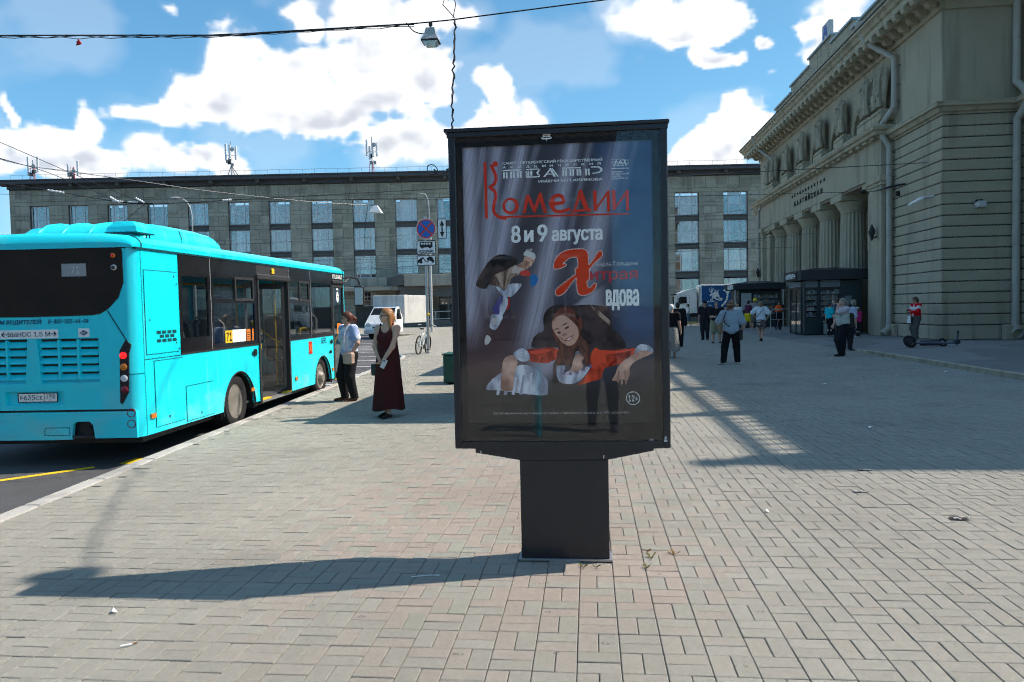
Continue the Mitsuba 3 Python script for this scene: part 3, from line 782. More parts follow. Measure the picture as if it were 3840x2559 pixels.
# ---------------------------------------------------------------- advertising panel with the theatre poster
PP = {"Xtop":[[-0.215,1.87],[-0.213,1.9],[-0.195,1.936],[-0.162,1.966],[-0.118,1.981],[-0.067,1.985],[-0.024,1.982],[-0.004,1.964],[0.001,1.929],[0.003,1.869],[0.002,1.793],[-0.071,1.759],[-0.066,1.831],[-0.061,1.904],[-0.068,1.931],[-0.09,1.937],[-0.123,1.927],[-0.148,1.906],[-0.163,1.893],[-0.141,1.893],[-0.139,1.885],[-0.171,1.87],[-0.2,1.865]],"Xarm":[[-0.004,1.866],[0.04,1.923],[0.062,1.959],[0.081,1.969],[0.089,1.956],[0.082,1.932],[0.04,1.897],[-0.001,1.85]],"Xlegs":[[-0.051,1.924],[-0.011,1.923],[-0.014,1.827],[-0.013,1.787],[-0.004,1.747],[0.014,1.742],[0.036,1.766],[0.048,1.762],[0.04,1.734],[0.009,1.707],[-0.035,1.695],[-0.063,1.708],[-0.07,1.744],[-0.071,1.805],[-0.093,1.789],[-0.118,1.758],[-0.147,1.718],[-0.183,1.697],[-0.203,1.703],[-0.205,1.728],[-0.182,1.751],[-0.142,1.782],[-0.093,1.817],[-0.064,1.844]],"Kstem":[[-0.647,2.547],[-0.63,2.552],[-0.628,2.415],[-0.627,2.197],[-0.645,2.193]],"Kcurve":[[-0.597,2.523],[-0.587,2.501],[-0.573,2.468],[-0.57,2.435],[-0.585,2.407],[-0.609,2.394],[-0.6,2.382],[-0.579,2.363],[-0.573,2.334],[-0.584,2.29],[-0.59,2.254],[-0.582,2.225],[-0.553,2.202],[-0.516,2.192]],"Kdot":[[-0.573,2.535]],"hand2":[[0.016,1.626],[0.048,1.61],[0.103,1.56],[0.134,1.528],[0.126,1.504],[0.102,1.528],[0.047,1.578]],"skirt":[[-0.66,1.105],[-0.642,1.15],[-0.584,1.199],[-0.517,1.239],[-0.419,1.262],[-0.346,1.236],[-0.298,1.195],[-0.266,1.154],[-0.267,1.105],[-0.284,1.065],[-0.471,1.083],[-0.586,1.1]],"armL":[[-0.549,1.288],[-0.515,1.32],[-0.475,1.32],[-0.457,1.287],[-0.468,1.238],[-0.486,1.157],[-0.496,1.099],[-0.565,1.104],[-0.563,1.19]],"cuffL":[[-0.482,1.336],[-0.449,1.36],[-0.416,1.364],[-0.384,1.335],[-0.379,1.294],[-0.41,1.282],[-0.443,1.287],[-0.467,1.307]],"neck":[[-0.1,1.403],[-0.063,1.443],[-0.028,1.394],[-0.021,1.313],[-0.047,1.233],[-0.087,1.225],[-0.11,1.282]],"mandark":[[-0.711,1.791],[-0.649,1.896],[-0.599,1.948],[-0.54,1.966],[-0.453,1.939],[-0.448,1.915],[-0.478,1.896],[-0.513,1.863],[-0.543,1.845],[-0.582,1.826],[-0.622,1.788],[-0.653,1.75],[-0.697,1.761]],"manback":[[-0.561,1.913],[-0.511,1.936],[-0.458,1.925],[-0.448,1.91],[-0.468,1.886],[-0.494,1.848],[-0.518,1.839],[-0.542,1.864]],"sleeve":[[-0.602,1.827],[-0.562,1.85],[-0.518,1.864],[-0.478,1.887],[-0.454,1.896],[-0.43,1.876],[-0.396,1.87],[-0.416,1.851],[-0.44,1.832],[-0.485,1.814],[-0.495,1.771],[-0.506,1.737],[-0.545,1.748],[-0.584,1.768],[-0.628,1.779]],"manbody":[[-0.5,1.776],[-0.422,1.776],[-0.442,1.74],[-0.467,1.712],[-0.492,1.696],[-0.521,1.699],[-0.545,1.723],[-0.515,1.747]],"bodywhite":[[-0.584,1.763],[-0.545,1.743],[-0.516,1.698],[-0.513,1.645],[-0.538,1.592],[-0.558,1.573],[-0.568,1.583],[-0.567,1.631],[-0.541,1.689],[-0.565,1.729]],"blueknee":[[-0.609,1.623],[-0.586,1.661],[-0.56,1.699],[-0.546,1.689],[-0.562,1.636],[-0.568,1.585],[-0.597,1.593]],"stocking":[[-0.617,1.584],[-0.573,1.585],[-0.544,1.572],[-0.559,1.539],[-0.585,1.495],[-0.609,1.488],[-0.631,1.506],[-0.628,1.535]],"shoe":[[-0.665,1.423],[-0.65,1.457],[-0.623,1.432],[-0.631,1.413],[-0.654,1.39],[-0.666,1.404]],"redstripe":[[-0.509,1.693],[-0.499,1.688],[-0.501,1.635],[-0.518,1.611],[-0.523,1.621],[-0.512,1.645]],"manface":[[-0.401,1.943],[-0.384,1.949],[-0.336,1.931],[-0.339,1.917],[-0.351,1.903],[-0.354,1.888],[-0.371,1.881],[-0.384,1.867],[-0.401,1.87],[-0.412,1.895],[-0.407,1.919]],"mancap":[[-0.406,1.96],[-0.393,1.981],[-0.364,1.98],[-0.335,1.965],[-0.329,1.948],[-0.334,1.931],[-0.36,1.941],[-0.389,1.952]],"tuft":[[-0.393,1.986],[-0.383,1.995],[-0.364,1.992],[-0.354,2.006],[-0.352,1.994],[-0.342,1.992],[-0.355,1.98],[-0.384,1.981]],"manneck":[[-0.429,1.905],[-0.409,1.914],[-0.401,1.87],[-0.425,1.876],[-0.449,1.886]],"collar":[[-0.463,1.896],[-0.449,1.886],[-0.401,1.87],[-0.425,1.847],[-0.464,1.843],[-0.484,1.853]],"redcollar":[[-0.43,1.852],[-0.386,1.863],[-0.367,1.85],[-0.367,1.826],[-0.416,1.827]],"bluefan":[[-0.363,1.826],[-0.328,1.83],[-0.317,1.805],[-0.325,1.776],[-0.359,1.758]],"meye":[[-0.358,1.921],[-0.344,1.923],[-0.346,1.915]],"mmouth":[[-0.378,1.886],[-0.366,1.896],[-0.369,1.884]],"ribbon":[[-0.649,1.687],[-0.653,1.721],[-0.638,1.75],[-0.603,1.766],[-0.584,1.763],[-0.603,1.756],[-0.631,1.74],[-0.644,1.711]],"folds":[[[-0.592,1.822],[-0.582,1.826],[-0.559,1.777],[-0.569,1.768]],[[-0.562,1.845],[-0.552,1.845],[-0.539,1.772],[-0.549,1.767]],[[-0.533,1.854],[-0.523,1.856],[-0.519,1.805],[-0.53,1.762],[-0.535,1.767]],[[-0.503,1.868],[-0.483,1.877],[-0.499,1.829],[-0.514,1.805]],[[-0.623,1.781],[-0.593,1.788],[-0.583,1.773],[-0.608,1.774]]],"darkmass":[[-0.288,1.555],[-0.257,1.615],[-0.192,1.639],[-0.106,1.633],[-0.004,1.635],[0.081,1.625],[0.132,1.598],[0.143,1.534],[0.151,1.482],[0.205,1.426],[0.221,1.357],[0.068,1.351],[-0.223,1.368],[-0.359,1.37],[-0.356,1.422],[-0.329,1.456],[-0.285,1.481]],"hair":[[-0.233,1.532],[-0.219,1.571],[-0.18,1.613],[-0.132,1.625],[-0.09,1.602],[-0.048,1.55],[-0.036,1.503],[-0.054,1.469],[-0.05,1.434],[-0.016,1.399],[0.004,1.352],[0.003,1.274],[-0.014,1.253],[-0.044,1.271],[-0.052,1.322],[-0.081,1.344],[-0.104,1.28],[-0.113,1.246],[-0.165,1.255],[-0.208,1.256],[-0.211,1.299],[-0.193,1.342],[-0.209,1.411],[-0.234,1.472]],"face":[[-0.233,1.502],[-0.224,1.545],[-0.193,1.566],[-0.155,1.569],[-0.117,1.543],[-0.079,1.504],[-0.066,1.469],[-0.071,1.426],[-0.098,1.388],[-0.132,1.378],[-0.171,1.402],[-0.2,1.437],[-0.221,1.472]],"eye1":[[-0.202,1.463],[-0.189,1.471],[-0.176,1.462],[-0.189,1.454]],"eye2":[[-0.156,1.486],[-0.139,1.5],[-0.124,1.502],[-0.135,1.487]],"brow1":[[-0.225,1.478],[-0.203,1.491],[-0.182,1.482],[-0.203,1.484]],"brow2":[[-0.175,1.505],[-0.156,1.518],[-0.13,1.524],[-0.151,1.511]],"nose":[[-0.174,1.445],[-0.161,1.458],[-0.139,1.457],[-0.148,1.442],[-0.161,1.436]],"lips":[[-0.153,1.419],[-0.127,1.431],[-0.101,1.448],[-0.104,1.427],[-0.127,1.41],[-0.145,1.408]],"smile":[[-0.147,1.417],[-0.123,1.427],[-0.105,1.44],[-0.11,1.429],[-0.13,1.414]],"cheek":[[-0.196,1.437],[-0.179,1.436],[-0.157,1.419],[-0.145,1.393],[-0.17,1.41]],"sleeveL":[[-0.394,1.358],[-0.309,1.365],[-0.231,1.368],[-0.18,1.342],[-0.207,1.299],[-0.237,1.282],[-0.277,1.269],[-0.38,1.284],[-0.375,1.318]],"jacketR":[[0.008,1.322],[0.039,1.364],[0.068,1.349],[0.162,1.349],[0.284,1.358],[0.276,1.322],[0.229,1.297],[0.194,1.259],[0.096,1.234],[0.07,1.17],[0.022,1.153],[-0.077,1.129],[-0.02,1.193],[0.003,1.244]],"jacketLow":[[-0.249,1.13],[-0.235,1.174],[-0.229,1.264],[-0.198,1.299],[-0.212,1.243],[-0.201,1.16],[-0.167,1.134]],"cuffR":[[0.28,1.322],[0.289,1.356],[0.314,1.379],[0.356,1.376],[0.39,1.359],[0.396,1.327],[0.36,1.34],[0.314,1.338]],"armR":[[0.211,1.276],[0.254,1.305],[0.288,1.326],[0.322,1.338],[0.36,1.34],[0.393,1.324],[0.351,1.304],[0.288,1.275],[0.253,1.241],[0.248,1.19],[0.231,1.151],[0.201,1.164],[0.159,1.152],[0.138,1.161],[0.159,1.191],[0.177,1.238]],"bodice":[[-0.208,1.238],[-0.164,1.264],[-0.156,1.238],[-0.166,1.203],[-0.131,1.216],[-0.071,1.206],[0.003,1.248],[-0.011,1.214],[-0.054,1.163],[-0.106,1.137],[-0.162,1.138],[-0.201,1.164]],"bust":[[-0.104,1.28],[-0.082,1.323],[-0.052,1.322],[-0.035,1.296],[-0.053,1.279],[-0.04,1.245],[-0.071,1.219],[-0.131,1.216],[-0.113,1.241]],"fingers":[[[0.167,1.165],[0.177,1.212],[0.189,1.212],[0.184,1.147],[0.171,1.143]],[[0.194,1.207],[0.206,1.207],[0.205,1.134],[0.195,1.134]],[[0.215,1.207],[0.227,1.207],[0.231,1.138],[0.22,1.134]]],"sl":[[[0.077,1.342],[0.162,1.343],[0.263,1.352],[0.246,1.339],[0.161,1.324],[0.089,1.325]],[[-0.375,1.344],[-0.309,1.356],[-0.24,1.36],[-0.267,1.339],[-0.353,1.327]],[[0.016,1.309],[0.043,1.343],[0.076,1.321],[0.076,1.273],[0.045,1.235],[0.015,1.235]]],"sd":[[[0.109,1.238],[0.161,1.294],[0.174,1.293],[0.13,1.242]],[[0.194,1.272],[0.212,1.306],[0.222,1.306],[0.203,1.272]],[[-0.311,1.279],[-0.302,1.313],[-0.291,1.313],[-0.298,1.274]],[[-0.259,1.291],[-0.25,1.325],[-0.241,1.325],[-0.248,1.286]]],"locks":[[[-0.18,1.6],[-0.132,1.612],[-0.099,1.585],[-0.133,1.59]],[[-0.107,1.581],[-0.065,1.538],[-0.053,1.503],[-0.078,1.529]],[[-0.229,1.524],[-0.215,1.562],[-0.184,1.592],[-0.207,1.553]],[[-0.206,1.342],[-0.181,1.324],[-0.186,1.264],[-0.203,1.264]],[[-0.05,1.408],[-0.025,1.382],[-0.009,1.339],[-0.03,1.357]],[[-0.035,1.331],[-0.013,1.322],[-0.01,1.274],[-0.027,1.279]]]}
mat('m_board', lambda p, n, uv: mi.Color3f(.012, .0135, .019) * (.8 + .5 * fbm(p.x * 5, p.y * 5, p.z * 5, octaves=4)), .34, .5)
mat('m_boardframe', (.008, .008, .011), .5, .2)
glassmat('m_boardglass', 1.36, .97)
scene['m_print'] = {'type': 'twosided', 'bsdf': {'type': 'diffuse', 'reflectance': {'type': 'mesh_attribute', 'name': 'vertex_color'}}}
bd = thing('advertising_panel', 'black city light advertising panel on a wide post standing on the paving', 'billboard')
B0, B1, BZ0, BZ1, BY = -.868, .496, .728, 2.735, 4.70
put('housing', cat([bx(B0, B0 + .045, BY, BY + .22, BZ0, BZ1, .006), bx(B1 - .045, B1, BY, BY + .22, BZ0, BZ1, .006), bx(B0 + .045, B1 - .045, BY + .001, BY + .219, BZ0, BZ0 + .045), bx(B0 + .045, B1 - .045, BY + .001, BY + .219, BZ1 - .03, BZ1), bx(B0 + .045, B1 - .045, BY + .05, BY + .21, BZ0 + .045, BZ1 - .03)]), 'm_board', bd)
put('cap', cat([bx(B0 - .022, B1 + .012, BY - .022, BY + .24, BZ1 + .001, BZ1 + .022, .004), bx(B0 - .006, B1 + .004, BY - .008, BY + .228, BZ1 - .03, BZ1, .002)]), 'm_board', bd)
w0, w1, v0, v1 = -.782, .405, .885, 2.645
put('mask', frame(ext(sbox(B0 + .046, BZ0 + .046, B1 - .046, BZ1 - .031).difference(sbox(w0, v0, w1, v1)), .004), (0, BY + .024, 0), [1, 0, 0], [0, 0, 1], [0, -1, 0]), 'm_boardframe', bd)
put('glass', tm([[B0 + .045, BY + .012, BZ0 + .045], [B1 - .045, BY + .012, BZ0 + .045], [B1 - .045, BY + .012, BZ1 - .03], [B0 + .045, BY + .012, BZ1 - .03]], [[0, 1, 2], [0, 2, 3]]), 'm_boardglass', bd)
put('post', bx(-.456, .108, 4.73, 4.87, .012, .652, .005), 'm_board', bd)
put('base_plate', bx(-.475, .127, 4.715, 4.885, .001, .013), 'm_metal', bd)
put('saddle', frame(ext([(-.738, .726), (.392, .726), (.392, .712), (.106, .655), (-.455, .652), (-.738, .700)], .19), (0, 4.715, 0), [1, 0, 0], [0, 0, 1], [0, 1, 0]), 'm_board', bd)
put('hinge', cat([bx(-.71, -.70, 4.712, 4.716, .700, .713), bx(.075, .083, 4.71, 4.716, .665, .685)]), 'm_metal', bd)
lb = put('maker_marks', None, None, bd)
put('sticker', cat([bx(B1 - .042, B1 - .022, BY - .002, BY, .77, .785), bx(B1 - .038, B1 - .026, BY - .002, BY, .789, .803)]), 'm_ltgrey', lb)
put('sticker', bx(B1 - .13, B1 - .105, BY + .0185, BY + .0195, .775, .786), 'm_grey', lb)
# ship emblem over the poster
em = [Polygon(spline([(-.034, .012), (-.024, 0), (.024, 0), (.034, .012), (.018, .008), (-.018, .008)], 4))]
for dx, h in ((-.017, .030), (0, .034), (.017, .030)):
    em.append(sbox(dx - .0012, .008, dx + .0012, h + .008))
    for q in (0, 1):
        em.append(Polygon([(dx - .008, .013 + .012 * q), (dx + .008, .013 + .012 * q), (dx + .006, .022 + .012 * q), (dx - .006, .022 + .012 * q)]))
em.append(Polygon([(-.002, 0), (.002, 0), (.001, -.014), (-.001, -.014)]))
put('ship_emblem', frame(ext(unary_union(em), .001), (-.245, BY + .0195, 2.674), [1, 0, 0], [0, 0, 1], [0, -1, 0]), 'm_whitepaint', bd)

# the poster itself: a sheet printed with a picture and lettering
ps = thing('theatre_poster', 'theatre poster with red and white lettering and two costumed actors behind the panel glass', 'poster')
def _poster(p, n, uv):
    x, z = p.x, p.z
    q = z - 2.64
    w = fbm(x * 6, z * 2.2, 3.0, octaves=3)
    light = mi.Float(0)
    for c0, k, s, z0, a in ((-.735, .02, .050, 1.45, .9), (-.645, .16, .026, 1.80, .55), (-.56, .10, .045, 1.62, .8), (-.40, .24, .042, 1.70, .9), (-.30, .30, .02, 1.9, .35), (-.085, .24, .045, 1.35, .85), (.03, .26, .018, 1.9, .35), (.205, .26, .055, 1.75, .95), (.31, .28, .02, 2.1, .4)):
        c = c0 + k * q + .03 * (w - .5)
        g = dr.exp(-dr.square((x - c) / (s * (1 - .5 * q))))
        light = dr.maximum(light, a * g * smoothstep(z0 - .15, z0 + .2, z))
    t = x - .25 * q
    streak = noise(t * 190, z * 5.0, 1.0) * .6 + noise(t * 70, z * 2.0, 7.0) * .4
    sail = smoothstep(.0, .05, x * .75 + 1.66 - z + .1 * w) * smoothstep(.34, .2, x * .75 + 1.66 - z) * smoothstep(-.46, -.25, x) * smoothstep(.13, .02, x)
    light = dr.maximum(light * (.45 + .8 * streak), .75 * sail * (.75 + .3 * streak))
    base = mix((.020, .020, .030), (.060, .058, .085), w)
    blue = smoothstep(.03, .25, x + .12 * (z - 2.0) + .08 * (w - .5)) * smoothstep(1.25, 1.5, z)
    base = mix(base, mix((.02, .055, .14), (.045, .12, .25), fbm(x * 4, z * 9, 1.0, octaves=3)), blue * .95)
    wine = smoothstep(-.25, -.6, x) * smoothstep(1.75, 1.5, z)
    base = mix(base, mi.Color3f(.062, .022, .028), wine * .9)
    base = mix(base, mi.Color3f(.020, .018, .018), smoothstep(1.24, 1.06, z))
    c = mix(base, mi.Color3f(.50, .48, .58), dr.clip(light, 0, 1) * (1 - .6 * blue))
    return c * (.92 + .16 * noise(x * 260, z * 260, 0))
mat('m_poster', _poster, .5, .35)
put('sheet', bx(w0 - .02, w1 + .02, BY + .032, BY + .034, v0 - .02, v1 + .02), 'm_poster', ps)
def tone(key, c0, c1, fx, fz, amp=1.0):
    mat(key, lambda p, n, uv: mix(c0, c1, dr.clip((fbm(p.x * fx + .8 * noise(p.z * 9, p.x * 4, 2.0), p.z * fz, 1.0, octaves=4) - .5) * 2.2 * amp + .5, 0, 1)), .7, .2)
tone('m_print_red', (.16, .010, .006), (.88, .10, .04), 20, 12)
tone('m_print_skin', (.30, .145, .095), (.74, .46, .35), 13, 15, .9)
tone('m_print_hair', (.018, .008, .008), (.21, .07, .045), 42, 9, 1.1)
tone('m_print_white', (.24, .25, .33), (.74, .76, .82), 26, 9, 1.1)
tone('m_print_brown', (.075, .04, .033), (.46, .33, .26), 34, 15, 1.2)
tone('m_print_dark', (.008, .007, .009), (.075, .05, .05), 14, 12, 1.1)
def printed(name, poly, col, layer, parent, smooth=4):
    g = poly if hasattr(poly, 'geom_type') else Polygon(spline(poly, smooth) if smooth else poly).buffer(0)
    g = g.intersection(sbox(w0 - .01, v0 - .01, w1 + .01, v1 + .01))
    m = frame(ext(g, .0003), (0, BY + .0318 - .00025 * layer, 0), [1, 0, 0], [0, 0, 1], [0, -1, 0])
    if isinstance(col, str):
        return put(name, m, col, parent)
    return put(name, m, 'm_print', parent, color=np.tile(A(col, float), (len(m.vertices), 1)))
def words(name, s, x0, x1, z0, h, col, parent, layer=8, bold=True, width=None):
    m = text(s, h, .0003, bold, width=(x1 - x0) if x1 else width)
    m = frame(m, (x0, BY + .0318 - .00025 * layer, z0), [1, 0, 0], [0, 0, 1], [0, -1, 0])
    return put(name, m, 'm_print', parent, color=np.tile(A(col, float), (len(m.vertices), 1)))
WH, RED = (.86, .88, .88), (.72, .05, .03)
man = put('printed_man', None, None, ps)
def off(poly, dx, dz, k=1.0):
    c = A(poly).mean(0)
    return ((A(poly) - c) * k + c + A([dx, dz])).tolist()
printed('shadow', PP['mandark'], 'm_print_dark', 1, man)
printed('coat', PP['manback'], 'm_print_dark', 2, man)
printed('neck', PP['manneck'], 'm_print_skin', 3, man)
printed('collar', PP['collar'], (.56, .48, .42), 4, man)
printed('sleeve', PP['sleeve'], 'm_print_brown', 3, man)
for i, q in enumerate(PP['folds']):
    printed('fold', q, (.44, .32, .25) if i % 2 else (.13, .08, .06), 5, man, 3)
printed('tunic', PP['manbody'], 'm_print_white', 4, man)
printed('breeches', PP['bodywhite'], 'm_print_white', 5, man)
printed('stripe', PP['blueknee'], (.10, .09, .26), 6, man)
printed('sash', PP['redstripe'], (.50, .05, .045), 6, man, 2)
printed('ribbon', PP['ribbon'], (.30, .27, .29), 5, man, 3)
printed('stocking', PP['stocking'], 'm_print_white', 6, man)
printed('stocking_shade', off(PP['stocking'], -.01, 0, .5), (.55, .51, .49), 7, man)
printed('shoe', PP['shoe'], (.66, .60, .57), 6, man, 2)
printed('face', PP['manface'], 'm_print_skin', 6, man, 3)
printed('cheek', off(PP['manface'], -.010, -.006, .5), (.38, .18, .12), 7, man)
printed('mouth', PP['mmouth'], (.12, .03, .03), 8, man, 0)
printed('eye', PP['meye'], (.06, .04, .035), 8, man, 0)
printed('hair_tuft', PP['tuft'], (.40, .38, .38), 5, man, 0)
printed('headband', PP['mancap'], (.66, .65, .64), 7, man, 3)
printed('glove', PP['redcollar'], (.66, .07, .06), 7, man, 3)
printed('fan', PP['bluefan'], (.02, .18, .48), 7, man, 3)
wo = put('printed_woman', None, None, ps)
printed('cloak', PP['darkmass'], 'm_print_dark', 2, wo)
printed('arm_behind', PP['hand2'], 'm_print_brown', 3, wo)
printed('skirt', PP['skirt'], 'm_print_white', 3, wo)
for i in range(5):
    x = -.60 + .05 * i
    printed('skirt_fold', [[x, 1.07], [x + .025, 1.16 + .012 * i], [x + .038, 1.16 + .012 * i], [x + .02, 1.07]], (.36, .36, .46) if i % 2 else (.62, .62, .70), 4, wo, 0)
printed('jacket', PP['jacketLow'], 'm_print_dark', 3, wo)
printed('jacket', PP['jacketR'], 'm_print_red', 4, wo, 3)
printed('sleeve', PP['sleeveL'], 'm_print_red', 4, wo, 3)
for q in PP['sl']:
    printed('sleeve_light', q, (.82, .10, .05), 5, wo, 3)
for q in PP['sd']:
    printed('crease', q, (.30, .02, .012), 6, wo, 0)
printed('bodice', PP['bodice'], 'm_print_white', 5, wo, 3)
for i in range(9):
    c = A(PP['bodice'][3]) * (1 - i / 8) + A(PP['bodice'][6]) * (i / 8) + A([0, -.018 * math.sin(i / 8 * 3.1)])
    printed('frill', [c + A([-.011, -.006]), c + A([-.004, .010]), c + A([.009, .007]), c + A([.010, -.010])], (.60, .52, .62) if i % 2 else (.22, .17, .27), 6, wo, 2)
printed('hair', PP['hair'], 'm_print_hair', 7, wo)
for q in PP['locks']:
    printed('hair_lock', q, (.17, .055, .04), 8, wo, 2)
printed('bust', PP['bust'], 'm_print_skin', 8, wo, 3)
printed('face', PP['face'], (.66, .39, .29), 8, wo)
printed('cheek', PP['cheek'], (.48, .25, .19), 9, wo, 2)
for nm, pn in (('eye', 'eye1'), ('eye', 'eye2'), ('eyebrow', 'brow1'), ('eyebrow', 'brow2')):
    printed(nm, PP[pn], (.06, .028, .028), 10, wo, 2)
printed('nose', PP['nose'], (.46, .23, .17), 10, wo, 2)
printed('lips', PP['lips'], (.38, .07, .07), 10, wo, 2)
printed('teeth', PP['smile'], (.82, .77, .72), 11, wo, 2)
printed('forearm', PP['armL'], 'm_print_skin', 5, wo)
printed('forearm', PP['armR'], 'm_print_skin', 6, wo, 3)
for i, q in enumerate(PP['fingers']):
    printed('finger', q, (.50, .30, .23) if i % 2 else (.36, .19, .145), 7, wo, 2)
printed('cuff', PP['cuffL'], 'm_print_white', 7, wo, 3)
printed('cuff', PP['cuffR'], 'm_print_white', 7, wo, 3)
for i in range(8):
    for nm, w_, h_ in (('cuffL', .028, .02), ('cuffR', .032, .007)):
        c = A(PP[nm]).mean(0) + A([w_ * math.sin(i * 2.1), h_ * math.cos(i * 2.9)])
        printed('lace', [c + A([-.007, -.004]), c + A([.001, .006]), c + A([.008, -.002])], (.34, .40, .46) if i % 2 else (.76, .82, .84), 8, wo, 0)
# lettering
lt = put('lettering', None, None, ps)
words('line', 'САНКТ-ПЕТЕРБУРГСКИЙ ГОСУДАРСТВЕННЫЙ', -.527, .099, 2.529, .0155, WH, lt)
for i, ch in enumerate('АКАДЕМИЧЕСКИЙ'):
    words('letter', ch, -.526 + .0496 * i, None, 2.505, .013, WH, lt, width=.021 if ch != 'М' else .026)
def bars(shapes):
    g = unary_union([Polygon(s).buffer(0) for s in shapes])
    printed('theatre_letter', g, WH, 8, lt)
z0, z1 = 2.442, 2.496
def stem(x, w=.011, top=z1 - .012):
    return [(x, z0), (x + w, z0), (x + w, top), (x, top)]
def tletter(x):
    bars([[(x, z1 - .007), (x + .118, z1 - .007), (x + .118, z1), (x, z1)]] + [stem(x + d) for d in (.002, .019, .047, .064, .091, .108)])
tletter(-.526)
bars([stem(-.380, .006), stem(-.370, .010), [(-.380, z1 - .006), (-.297, z1 - .006), (-.294, z1), (-.380, z1)], [(-.380, z0), (-.297, z0), (-.292, z0 + .007), (-.380, z0 + .007)], [(-.352, z0 + .012), (-.335, z0 + .012), (-.343, z0 + .022), (-.335, z0 + .028), (-.343, z0 + .034), (-.335, z1 - .012), (-.352, z1 - .012)], [(-.303, z0 + .028), (-.286, z1 - .006), (-.297, z1 - .006), (-.316, z0 + .028), (-.297, z0 + .007), (-.288, z0 + .007)]])
bars([[(-.272, z0), (-.259, z0), (-.218, z1 - .003), (-.228, z1 - .003)], [(-.207, z0), (-.190, z0), (-.221, z1), (-.233, z1)], [(-.183, z0), (-.172, z0), (-.211, z1), (-.218, z1 - .004)], [(-.25, z0 + .014), (-.215, z0 + .014), (-.213, z0 + .018), (-.247, z0 + .02)]])
tletter(-.152)
bars([stem(-.008), stem(.009), [(.028, z1 - .007), (.07, z1 - .007), (.086, z1 - .018), (.086, z0 + .026), (.07, z0 + .018), (.034, z0 + .014), (.034, z0 + .009), (.075, z0 + .010), (.099, z0 + .024), (.099, z1 - .014), (.078, z1), (.028, z1)]])
words('line', 'ИМЕНИ Н.П.АКИМОВА', -.303, .100, 2.409, .0145, WH, lt)
for i, (s, x1) in enumerate((('КОМИТЕТ', .229), ('ПО КУЛЬТУРЕ', .262), ('САНКТ–', .220), ('ПЕТЕРБУРГА', .254))):
    words('line', s, .156, x1, 2.452 - .0136 * i, .0085, WH, lt)
lg = [sbox(.156, 2.475, .262, 2.479)] + [sbox(.156, 2.496 + .0085 * i, .262, 2.4975 + .0085 * i) for i in range(5)] + [Polygon([(.17, 2.491), (.176, 2.491), (.19, 2.53), (.184, 2.53)]), Polygon([(.25, 2.491), (.244, 2.491), (.23, 2.53), (.236, 2.53)]), Polygon([(.19, 2.491), (.194, 2.491), (.21, 2.52), (.226, 2.491), (.23, 2.491), (.21, 2.527)]), sbox(.2085, 2.50, .2105, 2.545)]
printed('logo', unary_union(lg), WH, 8, lt)
printed('violin_neck', PP['Kstem'], RED, 8, lt, 0)
kc = shapely.LineString(spline(PP['Kcurve'], 6, closed=False)).buffer(.0095)
printed('violin_curve', kc, RED, 9, lt)
printed('violin_scroll', shapely.Point(PP['Kdot'][0]).buffer(.017), RED, 9, lt)
def outline(pts, r):
    return shapely.LineString(spline(pts, 6, closed=False)).buffer(r)
O1 = shapely.Point(-.480, 2.268).buffer(.052).difference(shapely.affinity.scale(shapely.Point(-.484, 2.27).buffer(.034), .95, 1.05))
printed('red_letter', O1, RED, 8, lt)
printed('red_letter', Polygon([(-.405, 2.219), (-.382, 2.335), (-.362, 2.335), (-.330, 2.262), (-.299, 2.345), (-.283, 2.345), (-.25, 2.218), (-.272, 2.218), (-.295, 2.295), (-.325, 2.222), (-.335, 2.222), (-.368, 2.298), (-.387, 2.219)]), RED, 8, lt)
e = outline([(-.228, 2.272), (-.155, 2.279), (-.148, 2.30), (-.165, 2.322), (-.195, 2.322), (-.222, 2.296), (-.222, 2.26), (-.20, 2.23), (-.165, 2.222), (-.112, 2.236)], .0105)
printed('red_letter', unary_union([e, shapely.affinity.scale(shapely.Point(-.215, 2.272).buffer(.022), .7, 1.7)]), RED, 8, lt)
printed('red_letter', Polygon([(-.10, 2.206), (-.095, 2.226), (-.085, 2.228), (-.048, 2.355), (-.03, 2.355), (.012, 2.235), (.026, 2.236), (.024, 2.212), (-.01, 2.222), (-.085, 2.213)]).difference(Polygon([(-.072, 2.230), (-.045, 2.30), (-.018, 2.236)])), RED, 8, lt)
for x in (.038, .155):
    printed('red_letter', unary_union([Polygon([(x, 2.345), (x + .022, 2.345), (x + .024, 2.22), (x + .004, 2.22)]), Polygon([(x + .016, 2.222), (x + .022, 2.246), (x + .090, 2.34), (x + .102, 2.345), (x + .09, 2.318)]), Polygon([(x + .084, 2.335), (x + .103, 2.345), (x + .105, 2.212), (x + .087, 2.216)])]), RED, 8, lt)
printed('underline', Polygon([(-.575, 2.203), (-.55, 2.196), (.263, 2.191), (.263, 2.199), (-.55, 2.207)]), RED, 8, lt)
def heavy(s, x0, x1, zz, h, name='line', col=WH):
    m = text(s, h, .0003, True, width=x1 - x0)
    v = np.asarray(m.vertices)
    lay = []
    for dx in (-.0022, 0, .0022):
        q = frame(tm(v + A([dx, 0, 0]), m.faces), (x0, BY + .0318 - .00025 * 8 - .00002 * dx / .0022, zz), [1, 0, 0], [0, 0, 1], [0, -1, 0])
        lay.append(q)
    m = cat(lay)
    put(name, m, 'm_print', lt, color=np.tile(A(col, float), (len(m.vertices), 1)))
heavy('8', -.479, -.423, 2.040, .100); heavy('и', -.397, -.341, 2.041, .098 * .95); heavy('9', -.313, -.251, 2.042, .100)
heavy('августа', -.222, .092, 2.043, .086)
